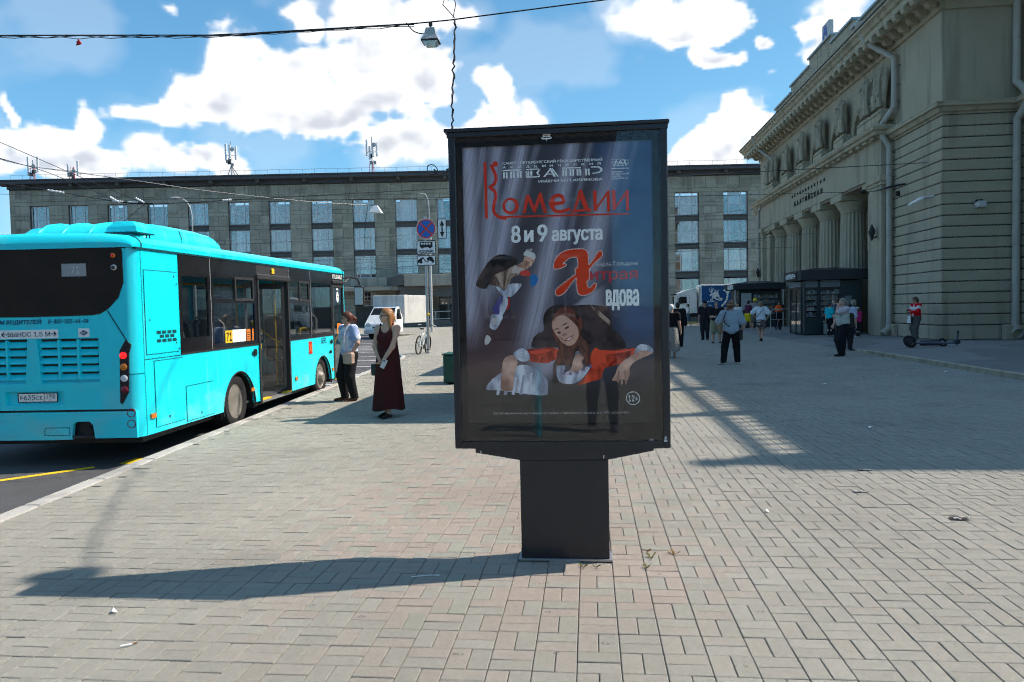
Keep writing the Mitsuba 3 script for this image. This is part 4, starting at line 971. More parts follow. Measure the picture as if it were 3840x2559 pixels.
def bigx():
    top, arm, legs = (Polygon(spline(PP[k], 4)).buffer(0) for k in ('Xtop', 'Xarm', 'Xlegs'))
    return unary_union([top, arm, legs, Polygon([(-.08, 1.86), (-.012, 1.90), (-.015, 1.70), (-.06, 1.72)])]).buffer(.004).buffer(-.004)
bxp = bigx()
printed('initial_edge', bxp.buffer(.0045), (.80, .62, .58), 8, lt)
printed('initial', bxp, (.72, .06, .02), 10, lt)
words('line', 'Карло Гольдони', .051, .309, 1.876, .026, (.62, .64, .68), lt, bold=False)
words('line', 'итрая', .010, .309, 1.792, .066, (.48, .055, .075), lt)
heavy('вдова', .110, .312, 1.628, .128)
printed('age_ring', shapely.Point(.268, 1.041).buffer(.043).difference(shapely.Point(.268, 1.041).buffer(.039)), WH, 8, lt)
words('line', '12+', .240, .297, 1.022, .038, WH, lt, bold=False)
words('line', 'СПб ГБУК «Академический театр Комедии им. Н.П. Акимова», г. Санкт-Петербург, Невский пр., д. 56, ОГРН 1027809191542', -.622, .243, .946, .0105, (.55, .55, .55), lt, bold=False)

# ---------------------------------------------------------------- turquoise city bus at the kerb
ba = math.radians(3.3)
BO, BA, BN = A([-5.33, 10.63, 0]), A([-math.sin(ba), math.cos(ba), 0]), A([math.cos(ba), math.sin(ba), 0])
def bus(m):
    """x along the bus to its front, y outward to the kerb side, z up; the body stands nose up a little."""
    v = np.asarray(m.vertices).copy()
    k = np.where(v[:, 2] > -.125, 1 + .0075 * v[:, 0], 1.0)
    v[:, 2] = np.where(v[:, 2] > .12, 1.13 + (v[:, 2] - 1.13) * k, v[:, 2])
    return tm(BO + v[:, :1] * BA + v[:, 1:2] * BN + v[:, 2:3] * A([0, 0, 1.0]), np.asarray(m.faces)[:, ::-1])
def side_(poly, d, y):
    """A shape in (x, z) on the kerb side, from y - d out to y."""
    return frame(ext(poly, d), (0, y, 0), [1, 0, 0], [0, 0, 1], [0, -1, 0])
def back_(poly, d, x):
    """A shape in (distance from the kerb side, z) on the rear, from x forward by d."""
    return frame(ext(poly, d), (x, 0, 0), [0, -1, 0], [0, 0, 1], [1, 0, 0])
def busp(name, m, mt, parent=None, **k):
    return put(name, bus(m), mt, parent or bs, **k)
def dusty(c):
    c = mi.Color3f(c)
    def fn(p, n, uv):
        d = smoothstep(.48, .78, fbm(p.x * 2.2, p.y * 2.2, p.z * 3.0, octaves=4)) * smoothstep(1.3, .2, p.z + .5 * fbm(p.x * 4, p.y * 4, 3.0, octaves=2))
        s = smoothstep(.60, .75, fbm(p.x * 7, p.y * 7, p.z * .7, octaves=3)) * .08
        return mix(c, mi.Color3f(.34, .42, .42), dr.clip(.42 * d + s, 0, 1))
    return fn
mat('m_teal', dusty((.004, .64, .74)), .28, .5, clearcoat=.6, clearcoat_gloss=.93)
mat('m_teal_seam', (.002, .05, .06), .6, .3)
mat('m_blackglass', (.012, .012, .014), .10, .5)
glassmat('m_busglass', 1.52, (.50, .52, .52))
mat('m_tail_red', (.16, .01, .02), .2, .5)
mat('m_lamp_amber', (.55, .17, .02), .2, .5)
mat('m_lamp_clear', (.55, .57, .6), .2, .5)
mat('m_wheel', lambda p, n, uv: mix((.16, .145, .12), (.30, .28, .24), fbm(p.x * 9, p.y * 9, p.z * 9, octaves=3)), .5, .4, .3)
mat('m_navy', (.012, .05, .12), .5, .4)
mat('m_seat', (.16, .17, .18), .6, .4)
scene['m_brake_lit'] = {'type': 'twosided', 'bsdf': {'type': 'principled', 'base_color': rgb((.5, .01, .01)), 'roughness': .3}}
bs = thing('city_bus', 'turquoise city bus standing at the kerb with its middle door open', 'bus')
X0, X1 = -2.38, 6.36
# wheel arches, doors and windows cut out of the kerb side
arches = unary_union([shapely.Point(.32, .14).buffer(.60, 24), shapely.Point(4.62, .14).buffer(.58, 24)])
door1, door2 = sbox(1.12, -.2, 2.58, 2.40), sbox(5.42, -.2, 6.34, 2.30)
band = sbox(-1.5, 1.13, X1, 2.42)
lower = sbox(X0, .2, X1, 2.445).difference(unary_union([arches, door1, door2, band]))
busp('side_panel', side_(lower, .05, 0), 'm_teal')
panes = {'a': sbox(-1.42, 1.33, -.67, 2.15), 'b': sbox(-.51, 1.20, .98, 1.79), 'b2': sbox(-.51, 1.85, .22, 2.16), 'b3': sbox(.26, 1.86, .92, 2.16), 'c': sbox(2.66, 1.20, 3.84, 1.79), 'c2': sbox(2.66, 1.85, 3.17, 2.18), 'c3': sbox(3.23, 1.86, 3.76, 2.18), 'd': sbox(3.94, 1.20, 5.30, 2.20)}
mask = sbox(-1.5, 1.13, X1, 2.43).difference(unary_union(list(panes.values()) + [door1, door2]))
busp('window_band', side_(mask, .03, .006), 'm_blackglass')
for k, g in panes.items():
    a, b, c, d = g.bounds
    wk = busp('window_pane', tm([[a, 0, b], [c, 0, b], [c, 0, d], [a, 0, d]], [[0, 1, 2], [0, 2, 3]]), 'm_busglass')
    if k in ('b3', 'c3'):
        fr = sbox(a - .03, b - .035, c + .03, d + .03).difference(sbox(a + .005, b + .005, c - .005, d - .005))
        put('vent_frame', bus(side_(fr, .012, .016)), 'm_dark', wk)
seam = [side_(sbox(x - .006, 1.14, x + .006, 2.42), .003, .009) for x in (-.59, 2.62, 3.89)]
for q in seam:
    busp('window_joint', q, 'm_rail')
for q in (sbox(-1.5, 1.115, 1.1, 1.14), sbox(2.6, 1.115, 5.4, 1.14)):
    busp('belt_rubber', side_(q, .01, .010), 'm_rubber')
# roof, cant rail, gutter line
def roofprof(o):
    return [(.012, 2.445), (.015, 2.50), (-.03, 2.555), (-.12, 2.595), (-.4, 2.625), (-1.25, 2.65), (-2.1, 2.625), (-2.38, 2.595), (-2.47, 2.555), (-2.515, 2.50), (-2.512, 2.445)]
rings = []
for x, k in ((X0 - .155, .35), (X0 - .13, .72), (X0 - .05, .94), (X0, 1), (X1 - .1, 1), (X1 + .06, .9), (X1 + .13, .6)):
    rings.append([[x, y * (1 if k == 1 else 1 - (1 - k) * .03) - (1 - k) * .035, 2.445 + (z - 2.445) * k] for y, z in roofprof(0)])
v = A(rings).reshape(-1, 3)
f = []
n = 11
for i in range(len(rings) - 1):
    for j in range(n - 1):
        q = i * n + j
        f += [[q, q + 1, q + n + 1], [q, q + n + 1, q + n]]
    f += [[i * n, (i + 1) * n, (i + 1) * n + n - 1], [i * n, (i + 1) * n + n - 1, i * n + n - 1]]
f += [[0, j, j + 1] for j in range(1, n - 1)] + [[len(v) - n, len(v) - n + j + 1, len(v) - n + j] for j in range(1, n - 1)]
busp('roof', tm(v, f), 'm_teal', smooth=40)
busp('gutter', cat([bx(X0 - .12, X1, -.02, .017, 2.425, 2.447), bx(X0 - .145, X0 - .1, -2.4, -.1, 2.43, 2.446)]), 'm_teal_seam')
for x in (X0 + .0, 6.26):
    P = [[x, .018, 2.44], [x, .02, 2.5], [x, -.03, 2.561], [x, -.12, 2.601], [x, -.4, 2.631]]
    busp('roof_seam', tube(P, .007, 5), 'm_teal_seam')
# rear: rounded corner posts, face, window, engine grilles, bumper
for sgn, nm in ((1, 'kerb'), (-1, 'road')):
    P = [[X0 + .0 - .14 * math.sin(t), -.14 + .14 * math.cos(t)] for t in np.linspace(0, math.pi / 2, 7)]
    P = P + [[X0 - .02, -.2], [X0, -.2]]
    if sgn < 0:
        P = [[x, -2.5 - y] for x, y in P]
    for z0, z1 in ((.955, 2.44), (.2, .945)):
        m = ext(P, z1 - z0, z0)
        busp('corner_post', m, 'm_teal', smooth=30)
XR = X0 - .14
WINP = [(.13, 2.40), (.155, 2.455), (.22, 2.478), (1.25, 2.49), (2.28, 2.478), (2.345, 2.455), (2.37, 2.40), (2.37, 2.03), (2.30, 1.85), (2.17, 1.72), (2.08, 1.67), (1.98, 1.655), (1.25, 1.648), (.52, 1.655), (.42, 1.67), (.33, 1.72), (.20, 1.85), (.13, 2.03)]
gr_r, gr_l = Polygon([(.47, .87), (1.15, .86), (1.19, 1.385), (.46, 1.38)]), Polygon([(1.35, .86), (2.03, .87), (2.04, 1.38), (1.31, 1.385)])
rearp = sbox(.13, .54, 2.37, 2.44).difference(unary_union([gr_r.buffer(.004), gr_l.buffer(.004), sbox(.9, .60, 1.6, .765)]))
busp('rear_panel', back_(rearp, .06, XR), 'm_teal')
busp('rear_window', back_(WINP, .01, XR - .008), 'm_blackglass')
busp('bumper', cat([back_(Polygon([(.04, .2), (.54, .2), (.56, .36), (.60, .40), (.76, .40), (.80, .36), (.82, .185), (2.46, .185), (2.46, .515), (.04, .515)]), .05, XR - .012)]), 'm_teal')
busp('bumper_underside', bx(XR, X0 + .3, -2.4, -.1, .2, .23), 'm_dark')
busp('exhaust', tube([[XR - .01, -.62, .27], [XR + .3, -.62, .29]], .055, 10), 'm_rubber')
busp('exhaust_niche', back_(sbox(.5, .18, .86, .42), .01, XR + .06), 'm_black')
for g, x0, x1 in ((gr_r, .475, 1.17), (gr_l, 1.33, 2.025)):
    k = put('engine_grille', bus(back_(g.buffer(.004), .01, XR + .05)), 'm_teal', bs)
    for i in range(5):
        z = 1.37 - .0975 * i
        put('slat', bus(hullpts(A([[XR + .05, -x0, z - .012], [XR + .05, -x1, z - .012], [XR + .002, -x0, z - .078], [XR + .002, -x1, z - .078], [XR + .012, -x0, z - .088], [XR + .012, -x1, z - .088], [XR + .055, -x0, z - .03], [XR + .055, -x1, z - .03]]))), 'm_teal', k)
        put('slot', bus(bx(XR + .044, XR + .049, -x1 + .01, -x0 - .01, z - .014, z + .012)), 'm_black', k)
    for q in (1, 2):
        xx = x0 + (x1 - x0) * q / 3
        put('rib', bus(bx(XR + .0, XR + .05, -xx - .012, -xx + .012, .90, 1.375)), 'm_teal', k)
busp('tailgate_gap', back_(sbox(.15, .517, 2.35, .538), .02, XR + .01), 'm_black')
busp('tailgate_seam', back_(unary_union([shapely.LineString([(.33, 1.70), (.115, 1.335)]).buffer(.006), shapely.LineString([(2.17, 1.70), (2.385, 1.335)]).buffer(.006)]), .004, XR - .004), 'm_teal_seam')
def lamp_panel(sg):
    pl = [(.075, 1.30), (.13, 1.36), (.205, 1.235), (.225, .62), (.20, .60), (.12, .74), (.10, 1.2)]
    mm = (lambda p: p) if sg > 0 else (lambda p: [(2.5 - a, b) for a, b in p])
    k = put('lamp_cluster', bus(back_(mm(pl), .03, XR - .010)), 'm_black', bs)
    for z, mt in ((1.175, 'm_brake_lit'), (1.04, 'm_lamp_amber'), (.905, 'm_lamp_clear'), (.775, 'm_tail_red')):
        d = .165 if sg > 0 else 2.335
        m = xf(lathe([(.042, 0), (.040, .012), (.025, .02), (.005, .022)], 16), ry=-90)
        put('lamp', bus(xf(m, (XR - .010, -d, z))), mt, k, smooth=40, **({'emitter': {'type': 'area', 'radiance': rgb((.55, .006, .006))}} if mt == 'm_brake_lit' and sg > 0 else {}))
    for z in (.535 - .09, .405 - .09):
        d = .10 if sg > 0 else 2.40
        m = xf(lathe([(.052, -.01), (.052, .004), (.044, .006), (.04, -.004), (.005, -.002)], 16), ry=-90)
        put('reflector', bus(xf(m, (XR - .010, -d, z + .05))), 'm_tail_red', k, smooth=40)
lamp_panel(1); lamp_panel(-1)
def disc_on_rear(name, d, z, r, mt, parent=None, dx=.012):
    return busp(name, xf(xf(lathe([(r, 0), (r * .96, .01), (r * .4, .018), (.003, .02)], 18), ry=-90), (XR - dx, -d, z)), mt, parent, smooth=40)
rl = disc_on_rear('side_lamp', .235, 2.35, .029, 'm_orange'); disc_on_rear('lens', .235, 2.35, .019, 'm_red', rl, .026)
rc = disc_on_rear('rear_camera', .23, 2.21, .034, 'm_ltgrey'); disc_on_rear('lens', .228, 2.207, .022, 'm_dark', rc, .028)
rs = busp('route_card', back_(sbox(.56, 2.115, .85, 2.265), .002, XR - .011), 'm_grey')
scene['m_grey_dim'] = scene['m_grey']
def on_rear(s, x_left, z, h, mt, parent, bold=True, width=None, dx=.014, slant=0):
    """Reads from the bus's left to its right; x_left: distance of its left end from the kerb side."""
    m = text(s, h, .0015, bold, width=width)
    vv = np.asarray(m.vertices).copy()
    vv[:, 0] += slant * vv[:, 1]
    m = tm(vv, m.faces)
    return busp('lettering', frame(m, (XR - dx, -x_left, z), [0, 1, 0], [0, 0, 1], [-1, 0, 0]), mt, parent)
on_rear('71', .735, 2.145, .09, 'm_ltgrey', rs, False, .10)
on_rear('8-800-505-44-04', 1.045, 1.567, .048, 'm_navy', bs, True, .48, .003, .18)
on_rear('ПРИГЛАШАЕМ ВОДИТЕЛЕЙ', 2.05, 1.567, .048, 'm_navy', bs, True, .92, .003, .18)
on_rear('', 0, 0, 1, 'm_navy', bs) if False else None
ov = busp('overhang_sign', back_(sbox(.93, 1.395, 1.625, 1.497), .003, XR - .004), 'm_whitepaint')
on_rear('ВЫНОС 1.5 М', 1.53, 1.418, .054, 'm_black', ov, False, .505, .006)
for x, sg in ((1.605, 1), (.955, -1)):
    busp('arrow', back_(unary_union([shapely.LineString([(x, 1.446), (x - .06 * sg, 1.446)]).buffer(.005), shapely.LineString([(x - .025 * sg, 1.47), (x, 1.446), (x - .025 * sg, 1.422)]).buffer(.006)]), .0015, XR - .006), 'm_black', ov)
gs = busp('gas_sign', back_(sbox(.56, 1.40, .69, 1.502), .003, XR - .004), 'm_whitepaint')
busp('diamond', back_(Polygon([(.574, 1.451), (.625, 1.485), (.676, 1.451), (.625, 1.417)]), .0015, XR - .006), 'm_navy', gs)
on_rear('СПГ', .652, 1.440, .022, 'm_whitepaint', gs, True, .055, .0085)
npk = busp('number_plate', back_(sbox(.99, .638, 1.46, .742), .006, XR + .02), 'm_whitepaint')
busp('plate_niche', back_(sbox(.9, .60, 1.6, .765), .01, XR + .045), 'm_teal')
busp('plate_edge', back_(sbox(.985, .633, 1.465, .747).difference(sbox(.995, .643, 1.455, .737)), .002, XR + .018), 'm_black', npk)
for s, x, z, h, w in (('Р', 1.435, .662, .045, .035), ('635', 1.392, .662, .060, .135), ('СЕ', 1.25, .662, .045, .085), ('198', 1.125, .678, .052, .105), ('RUS', 1.09, .651, .014, .03)):
    m = text(s, h, .001, False, width=w)
    busp('lettering', frame(m, (XR + .0185, -x, z), [0, 1, 0], [0, 0, 1], [-1, 0, 0]), 'm_black', npk)
busp('plate_divider', back_(sbox(1.142, .64, 1.147, .74), .002, XR + .018), 'm_black', npk)
busp('tow_cover', back_(Polygon([(.84, .33), (1.12, .33), (1.14, .30), (1.14, .24), (.84, .24)]).exterior.buffer(.0035), .002, XR - .014), 'm_teal_seam')
# hatches on the kerb side
def hatch(x0, x1, z0, z1, name='hatch'):
    k = busp(name, side_(sbox(x0, z0, x1, z1), .004, .008), 'm_teal')
    put('seam', bus(side_(sbox(x0 - .009, z0 - .009, x1 + .009, z1 + .009).difference(sbox(x0, z0, x1, z1)), .004, .003)), 'm_teal_seam', k)
    return k
h1 = hatch(-2.33, -1.55, 1.17, 2.18)
for r_, (z, xs_) in enumerate(((1.412, 4), (1.362, 3), (1.308, 4))):
    for i in range(xs_):
        x = -2.09 + .128 * i + (.07 if xs_ == 3 else 0)
        put('louvre', bus(side_(sbox(x, z, x + .085, z + .028).buffer(.006), .003, .0105)), 'm_teal_seam', h1)
for x, z in ((-1.63, 2.13), (-1.57, 2.03), (-2.24, 1.58), (-1.56, 1.2), (-1.62, 1.28)):
    put('lock', bus(side_(shapely.Point(x, z).buffer(.012), .004, .012)), 'm_dark', h1)
h2 = hatch(-2.17, -1.47, .27, 1.075)
h3 = hatch(-1.40, -.62, .23, .685)
for h, x, z in ((h2, -1.86, .36), (h3, -1.0, .29)):
    put('lock', bus(side_(shapely.Point(x, z).buffer(.016), .006, .013)), 'm_dark', h)
busp('panel_seam', side_(unary_union([sbox(X0 - .004, .2, X0 + .004, 2.43), sbox(X0, 1.105, -1.5, 1.115)]), .003, .002), 'm_teal_seam')
for x, z in ((-2.25, .42), (.78, .42), (2.88, .41), (5.30, .40)):
    k = busp('side_marker', side_(sbox(x - .05, z - .022, x + .05, z + .022).buffer(.006), .02, .02), 'm_lamp_amber')
for x, z, r in ((.93, 1.0, .055), (5.25, .99, .045), (5.17, .78, .03)):
    busp('button', side_(shapely.Point(x, z).buffer(r), .03, .028), 'm_black')
    busp('button_plate', side_(shapely.Point(x - .08, z - .01).buffer(r * .6), .01, .012), 'm_teal_seam')
nb = text('6891', .115, .0015, False, width=.36)
busp('lettering', frame(nb, (4.53, .003, .975), [1, 0, 0], [0, 0, 1], [0, 1, 0]), 'm_navy')
em_ = busp('red_emblem', side_(sbox(3.69, .81, 3.91, 1.05), .002, .004), 'm_red')
busp('figure', side_(unary_union([shapely.LineString([(3.74, .86), (3.86, 1.0)]).buffer(.012), shapely.LineString([(3.86, .86), (3.74, 1.0)]).buffer(.012), shapely.Point(3.8, .93).buffer(.03)]), .0015, .0058), 'm_orange', em_)
busp('lettering', frame(text('VOLGABUS', .085, .0015, True, width=.82), (5.45, .0075, 2.325), [1, 0, 0], [0, 0, 1], [0, 1, 0]), 'm_whitepaint')
busp('small_label', side_(sbox(1.74, 2.29, 1.86, 2.38), .002, .03), 'm_yellow')
# route card and notices in the window
rcard = busp('route_sheet', side_(sbox(-.15, 1.185, .10, 1.385), .002, .004), 'm_yellow')
busp('lettering', frame(text('71', .125, .001, True, width=.19), (-.118, .0055, 1.225), [1, 0, 0], [0, 0, 1], [0, 1, 0]), 'm_black', rcard)
wsht = busp('timetable_sheet', side_(sbox(.104, 1.195, .60, 1.39), .002, .004), 'm_whitepaint')
for i in range(8):
    busp('print_line', side_(sbox(.13, 1.213 + .0205 * i, .13 + (.42 if i % 3 else .30), 1.2165 + .0205 * i), .001, .0052), 'm_rail', wsht)
for x0, x1 in ((.635, .78), (.86, .92)):
    k = busp('orange_notice', side_(sbox(x0, 1.2, x1, 1.385), .002, .003), 'm_orange')
    for i in range(4):
        busp('print_line', side_(sbox(x0 + .02, 1.22 + .035 * i, x1 - .02, 1.235 + .035 * i), .001, .0042), 'm_dark', k)
# middle door: posts, header, two leaves folded in, step
dw = put('middle_door', None, None, bs)
for x in (1.135, 2.565):
    put('door_post', bus(bx(x - .028, x + .028, -.05, .022, .17, 2.24)), 'm_dark', dw)
put('header', bus(cat([bx(1.07, 2.62, -.06, .05, 2.17, 2.27, .02), bx(1.1, 2.6, -.05, .006, 2.27, 2.42)])), 'm_dark', dw)
def leaf(x, y0, ang, w=.68):
    fr = sbox(0, .19, w, 2.15).difference(sbox(.055, .30, w - .055, 2.05))
    k = put('door_leaf', bus(xf(frame(ext(fr, .035), (0, 0, 0), [1, 0, 0], [0, 0, 1], [0, -1, 0]), (x, y0, 0), rz=ang)), 'm_grey' if ang < 0 else 'm_dark', dw)
    put('pane', bus(xf(tm([[.05, -.017, .3], [w - .05, -.017, .3], [w - .05, -.017, 2.06], [.05, -.017, 2.06]], [[0, 1, 2], [0, 2, 3]]), (x, y0, 0), rz=ang)), 'm_busglass', k)
    put('handle', bus(xf(tube([[.12, .05, 1.0], [.14, .07, 1.1], [w - .14, .07, 1.42], [w - .12, .05, 1.5]], .016, 6), (x, y0, 0), rz=ang)), 'm_yellow', k)
leaf(1.19, -.02, -38); leaf(2.52, -.05, 180 + 62, .66)
put('step', bus(bx(1.14, 2.56, -.4, .02, .165, .20)), 'm_metal', dw)
for x0, x1, y1 in ((1.16, 1.55, .024), (2.28, 2.55, .024), (1.18, 1.5, -.25)):
    put('step_edge', bus(bx(x0, x1, y1 - .09, y1, .201, .222)), 'm_yellow', dw)
# front door, closed
fd = put('front_door', None, None, bs)
fr = sbox(5.43, .17, 6.34, 2.29).difference(sbox(5.52, .32, 6.26, 2.14))
put('frame', bus(side_(fr, .04, .008)), 'm_dark', fd)
put('pane', bus(tm([[5.52, -.01, .32], [6.26, -.01, .32], [6.26, -.01, 2.14], [5.52, -.01, 2.14]], [[0, 1, 2], [0, 2, 3]])), 'm_busglass', fd)
put('canopy', bus(bx(5.40, 6.36, -.03, .05, 2.21, 2.29, .02)), 'm_dark', fd)
put('no_entry_sticker', bus(side_(shapely.affinity.scale(shapely.Point(5.88, 1.93).buffer(.115), .95, 1), .002, -.004)), 'm_whitepaint', fd)
put('bar', bus(side_(sbox(5.82, 1.92, 5.94, 1.945), .001, -.0025)), 'm_dark', fd)
put('white_label', bus(side_(sbox(5.8, 2.08, 5.95, 2.12), .001, -.004)), 'm_whitepaint', fd)
put('orange_notice', bus(side_(sbox(5.77, 1.13, 6.06, 1.36), .002, -.004)), 'm_orange', fd)
put('handle', bus(tube([[5.66, -.06, .90], [5.99, -.06, 1.13]], .022, 6)), 'm_yellow', fd)
put('step_edge', bus(bx(5.45, 6.3, -.05, .02, .165, .19)), 'm_yellow', fd)
# wheels
def wheel(x, y, front, r=.42):
    pr = [(r - .10, -.12), (r - .02, -.12), (r, -.09), (r, .07), (r - .025, .11), (r - .10, .12), (r - .15, .10), (r - .15, -.10)]
    k = busp('wheel', xf(lathe(pr, 36), (x, y, r - .13), rx=-90), 'm_rubber', smooth=35)
    if front:
        hp = [(.275, .085), (.262, .10), (.235, .07), (.15, .075), (.13, .12), (.10, .16), (.09, .17), (.02, .17)]
    else:
        hp = [(.275, .085), (.262, .10), (.25, .03), (.20, -.02), (.13, -.06), (.11, -.05), (.10, .02), (.085, .04), (.02, .04)]
    put('rim', bus(xf(lathe(hp, 32), (x, y, r - .13), rx=-90)), 'm_wheel', k, smooth=35)
    for i in range(10):
        t = 2 * math.pi * i / 10
        rr, yy = (.19, .075) if front else (.165, -.04)
        put('bolt', bus(tube([[x + rr * math.cos(t), y + yy, r - .13 + rr * math.sin(t)], [x + rr * math.cos(t), y + yy + .03, r - .13 + rr * math.sin(t)]], .016, 6)), 'm_metal' if front else 'm_wheel', k)
for x, fr_ in ((.30, False), (4.62, True)):
    wheel(x, -.17, fr_)
    wheel(x, -2.33, fr_)
ar = [tube([[cx + r * math.cos(t), -.005, .14 + r * math.sin(t)] for t in np.linspace(-.02, math.pi + .02, 28)], .014, 5) for cx, r in ((.32, .60), (4.62, .58))]
for q in ar:
    busp('arch_lip', q, 'm_rubber')
for cx in (.32, 4.62):
    busp('wheel_housing', cat([frame(ext(shapely.Point(cx, .14).buffer(.62, 24).difference(shapely.Point(cx, .14).buffer(.60, 24)).intersection(sbox(cx - 1, .1, cx + 1, 1)), .45), (0, -.03, 0), [1, 0, 0], [0, 0, 1], [0, -1, 0]), bx(cx - .6, cx + .6, -.50, -.47, .1, .75)]), 'm_black')
busp('underbody', cat([bx(X0 + .1, -.35, -2.4, -.12, .12, .24), bx(1.0, 3.98, -2.4, -.10, .10, .17), bx(5.25, X1 - .1, -2.4, -.12, .1, .2)]), 'm_black')
# road side, front and inside
fl_ = sbox(X0, .2, X1, 2.445).difference(unary_union([arches, sbox(-1.4, 1.25, .9, 2.15), sbox(1.0, 1.25, 2.5, 2.15), sbox(2.6, 1.25, 3.9, 2.15), sbox(4.0, 1.1, 6.2, 2.2)]))
busp('road_side_panel', side_(fl_, .05, -2.45), 'm_teal')
busp('road_side_glass', tm([[-1.4, -2.47, 1.2], [6.2, -2.47, 1.2], [6.2, -2.47, 2.2], [-1.4, -2.47, 2.2]], [[0, 1, 2], [0, 2, 3]]), 'm_busglass')
fp = frame(ext(sbox(-2.5, .2, 0, 2.44).difference(sbox(-2.38, 1.0, -.12, 2.2)), .06), (X1, 0, 0), [0, 1, 0], [0, 0, 1], [1, 0, 0])
busp('front_panel', fp, 'm_teal')
busp('windscreen', tm([[X1 + .05, -2.38, 1.0], [X1 + .05, -.12, 1.0], [X1 + .05, -.12, 2.2], [X1 + .05, -2.38, 2.2]], [[0, 1, 2], [0, 2, 3]]), 'm_busglass')
busp('floor', bx(X0 + .1, X1, -2.4, -.1, .205, .235), 'm_interior')
busp('engine_wall', bx(-1.53, -1.50, -2.4, -.06, .24, 2.44), 'm_interior')
busp('ceiling', bx(X0 + .1, X1, -2.4, -.07, 2.40, 2.43), 'm_grey')
def seat(x, y, rot):
    k = put('seat', None, None, bs)
    parts = [('cushion', bx(-.22, .22, -.22, .22, .62, .72, .03), 'm_seat'), ('back', hullpts(A([[-.27, -.22, .70], [-.27, .22, .70], [-.22, -.22, .70], [-.22, .22, .70], [-.40, -.19, 1.40], [-.40, .19, 1.40], [-.35, -.19, 1.40], [-.35, .19, 1.40]])), 'm_seat'), ('rim', tube([[-.27, -.23, .72], [-.40, -.20, 1.36], [-.41, -.12, 1.44], [-.41, .12, 1.44], [-.40, .20, 1.36], [-.27, .23, .72]], .022, 6), 'm_ltgrey'), ('pedestal', bx(-.1, .1, -.1, .1, .24, .62), 'm_dark')]
    for nm, m, mt in parts:
        put(nm, bus(xf(m, (x, y, .12), rz=rot)), mt, k)
for x, y, r in ((-.75, -.36, 0), (.55, -.36, 0), (-.75, -.86, 0), (.5, -.86, 0), (3.2, -.36, 0), (4.35, -.36, 180), (-.6, -2.1, 0), (.3, -2.1, 0), (3.1, -2.1, 0), (4.0, -2.1, 0), (5.4, -1.9, 0)):
    seat(x, y, r)
for P in ([[1.0, -.3, .24], [1.0, -.3, 2.4]], [[2.72, -.3, .24], [2.72, -.3, 2.4]], [[1.9, -1.2, .24], [1.9, -1.2, 2.4]], [[-1.2, -.75, 2.1], [6.0, -.75, 2.1]], [[2.75, -.28, 1.1], [3.6, -.28, 1.1]], [[.2, -.22, 1.2], [.95, -.22, 1.2]]):
    busp('handrail', tube(P, .018, 6), 'm_yellow')
busp('handrail', tube([[4.2, -.35, 1.10], [4.22, -.35, 1.26], [4.3, -.35, 1.30], [4.6, -.35, 1.30], [4.68, -.35, 1.26], [4.7, -.35, 1.10]], .022, 6), 'm_yellow')
# roof pod over the gas tanks, vent hood, beacon
pr_ = []
for x, k in ((-1.75, .02), (-1.66, .45), (-1.5, .8), (-1.28, .97), (-.9, 1), (-.1, 1), (.25, .93), (.48, .72), (.60, .30), (.63, .02)):
    row = []
    for y, z in ((-.30, 0), (-.30, .10), (-.34, .22), (-.45, .28), (-.8, .295), (-1.25, .30), (-1.7, .295), (-1.9, .27), (-2.04, .18), (-2.12, .08), (-2.14, 0)):
        row.append([x, y if k > .6 else y * (.9 + .1 * k / .6) - .1 * (1 - k / .6), 2.575 + z * k + (0.004 * math.sin(x * 7) if 0 < k else 0)])
    pr_.append(row)
v = A(pr_).reshape(-1, 3); f = []
for i in range(len(pr_) - 1):
    for j in range(10):
        q = i * 11 + j
        f += [[q, q + 12, q + 1], [q, q + 11, q + 12]]
pod = busp('roof_pod', tm(v, np.asarray(f)[:, ::-1]), 'm_teal', smooth=45)
for y in (-.75, -1.05, -1.4, -1.72):
    put('rib', bus(tube([[-1.70, y, 2.64], [-1.62, y, 2.74], [-1.45, y, 2.83], [-1.2, y, 2.875], [-.8, y, 2.878]], .022, 6)), 'm_teal', pod, smooth=40)
for x in (.02, .22):
    put('vent_window', bus(hullpts(A([[x, -.318, 2.70], [x + .13, -.318, 2.69], [x + .05, -.36, 2.80], [x + .13, -.36, 2.78], [x, -.36, 2.70], [x + .13, -.36, 2.69]]))), 'm_dark', pod)
put('seam', bus(tube([[-.75, -.297, 2.58], [-.75, -.297, 2.68], [-.75, -.335, 2.80]], .006, 4)), 'm_teal_seam', pod)
hd = busp('vent_hood', bus and hullpts(A([[-2.12, -.17, 2.66], [-1.72, -.17, 2.66], [-2.12, -.56, 2.66], [-1.72, -.56, 2.66], [-2.12, -.18, 2.73], [-1.74, -.18, 2.73], [-2.10, -.54, 2.73], [-1.74, -.54, 2.73], [-2.05, -.26, 2.80], [-1.8, -.26, 2.80], [-2.05, -.48, 2.80], [-1.8, -.48, 2.80]])), 'm_teal')
put('rim', bus(bx(-2.13, -1.71, -.565, -.165, 2.65, 2.664, .003)), 'm_teal_seam', hd)
put('stem', bus(bx(-2.03, -1.82, -.48, -.30, 2.56, 2.65)), 'm_teal', hd)
for y in (-.2, -.24):
    put('stay', bus(tube([[-1.78, y, 2.6], [-1.78, y, 2.66]], .008, 5)), 'm_teal_seam', hd)
bc = busp('beacon', xf(lathe([(.05, 0), (.05, .04), (.022, .05), (.02, .10), (.028, .11), (.01, .13)], 12), (-1.7, -2.28, 2.6)), 'm_whitepaint')
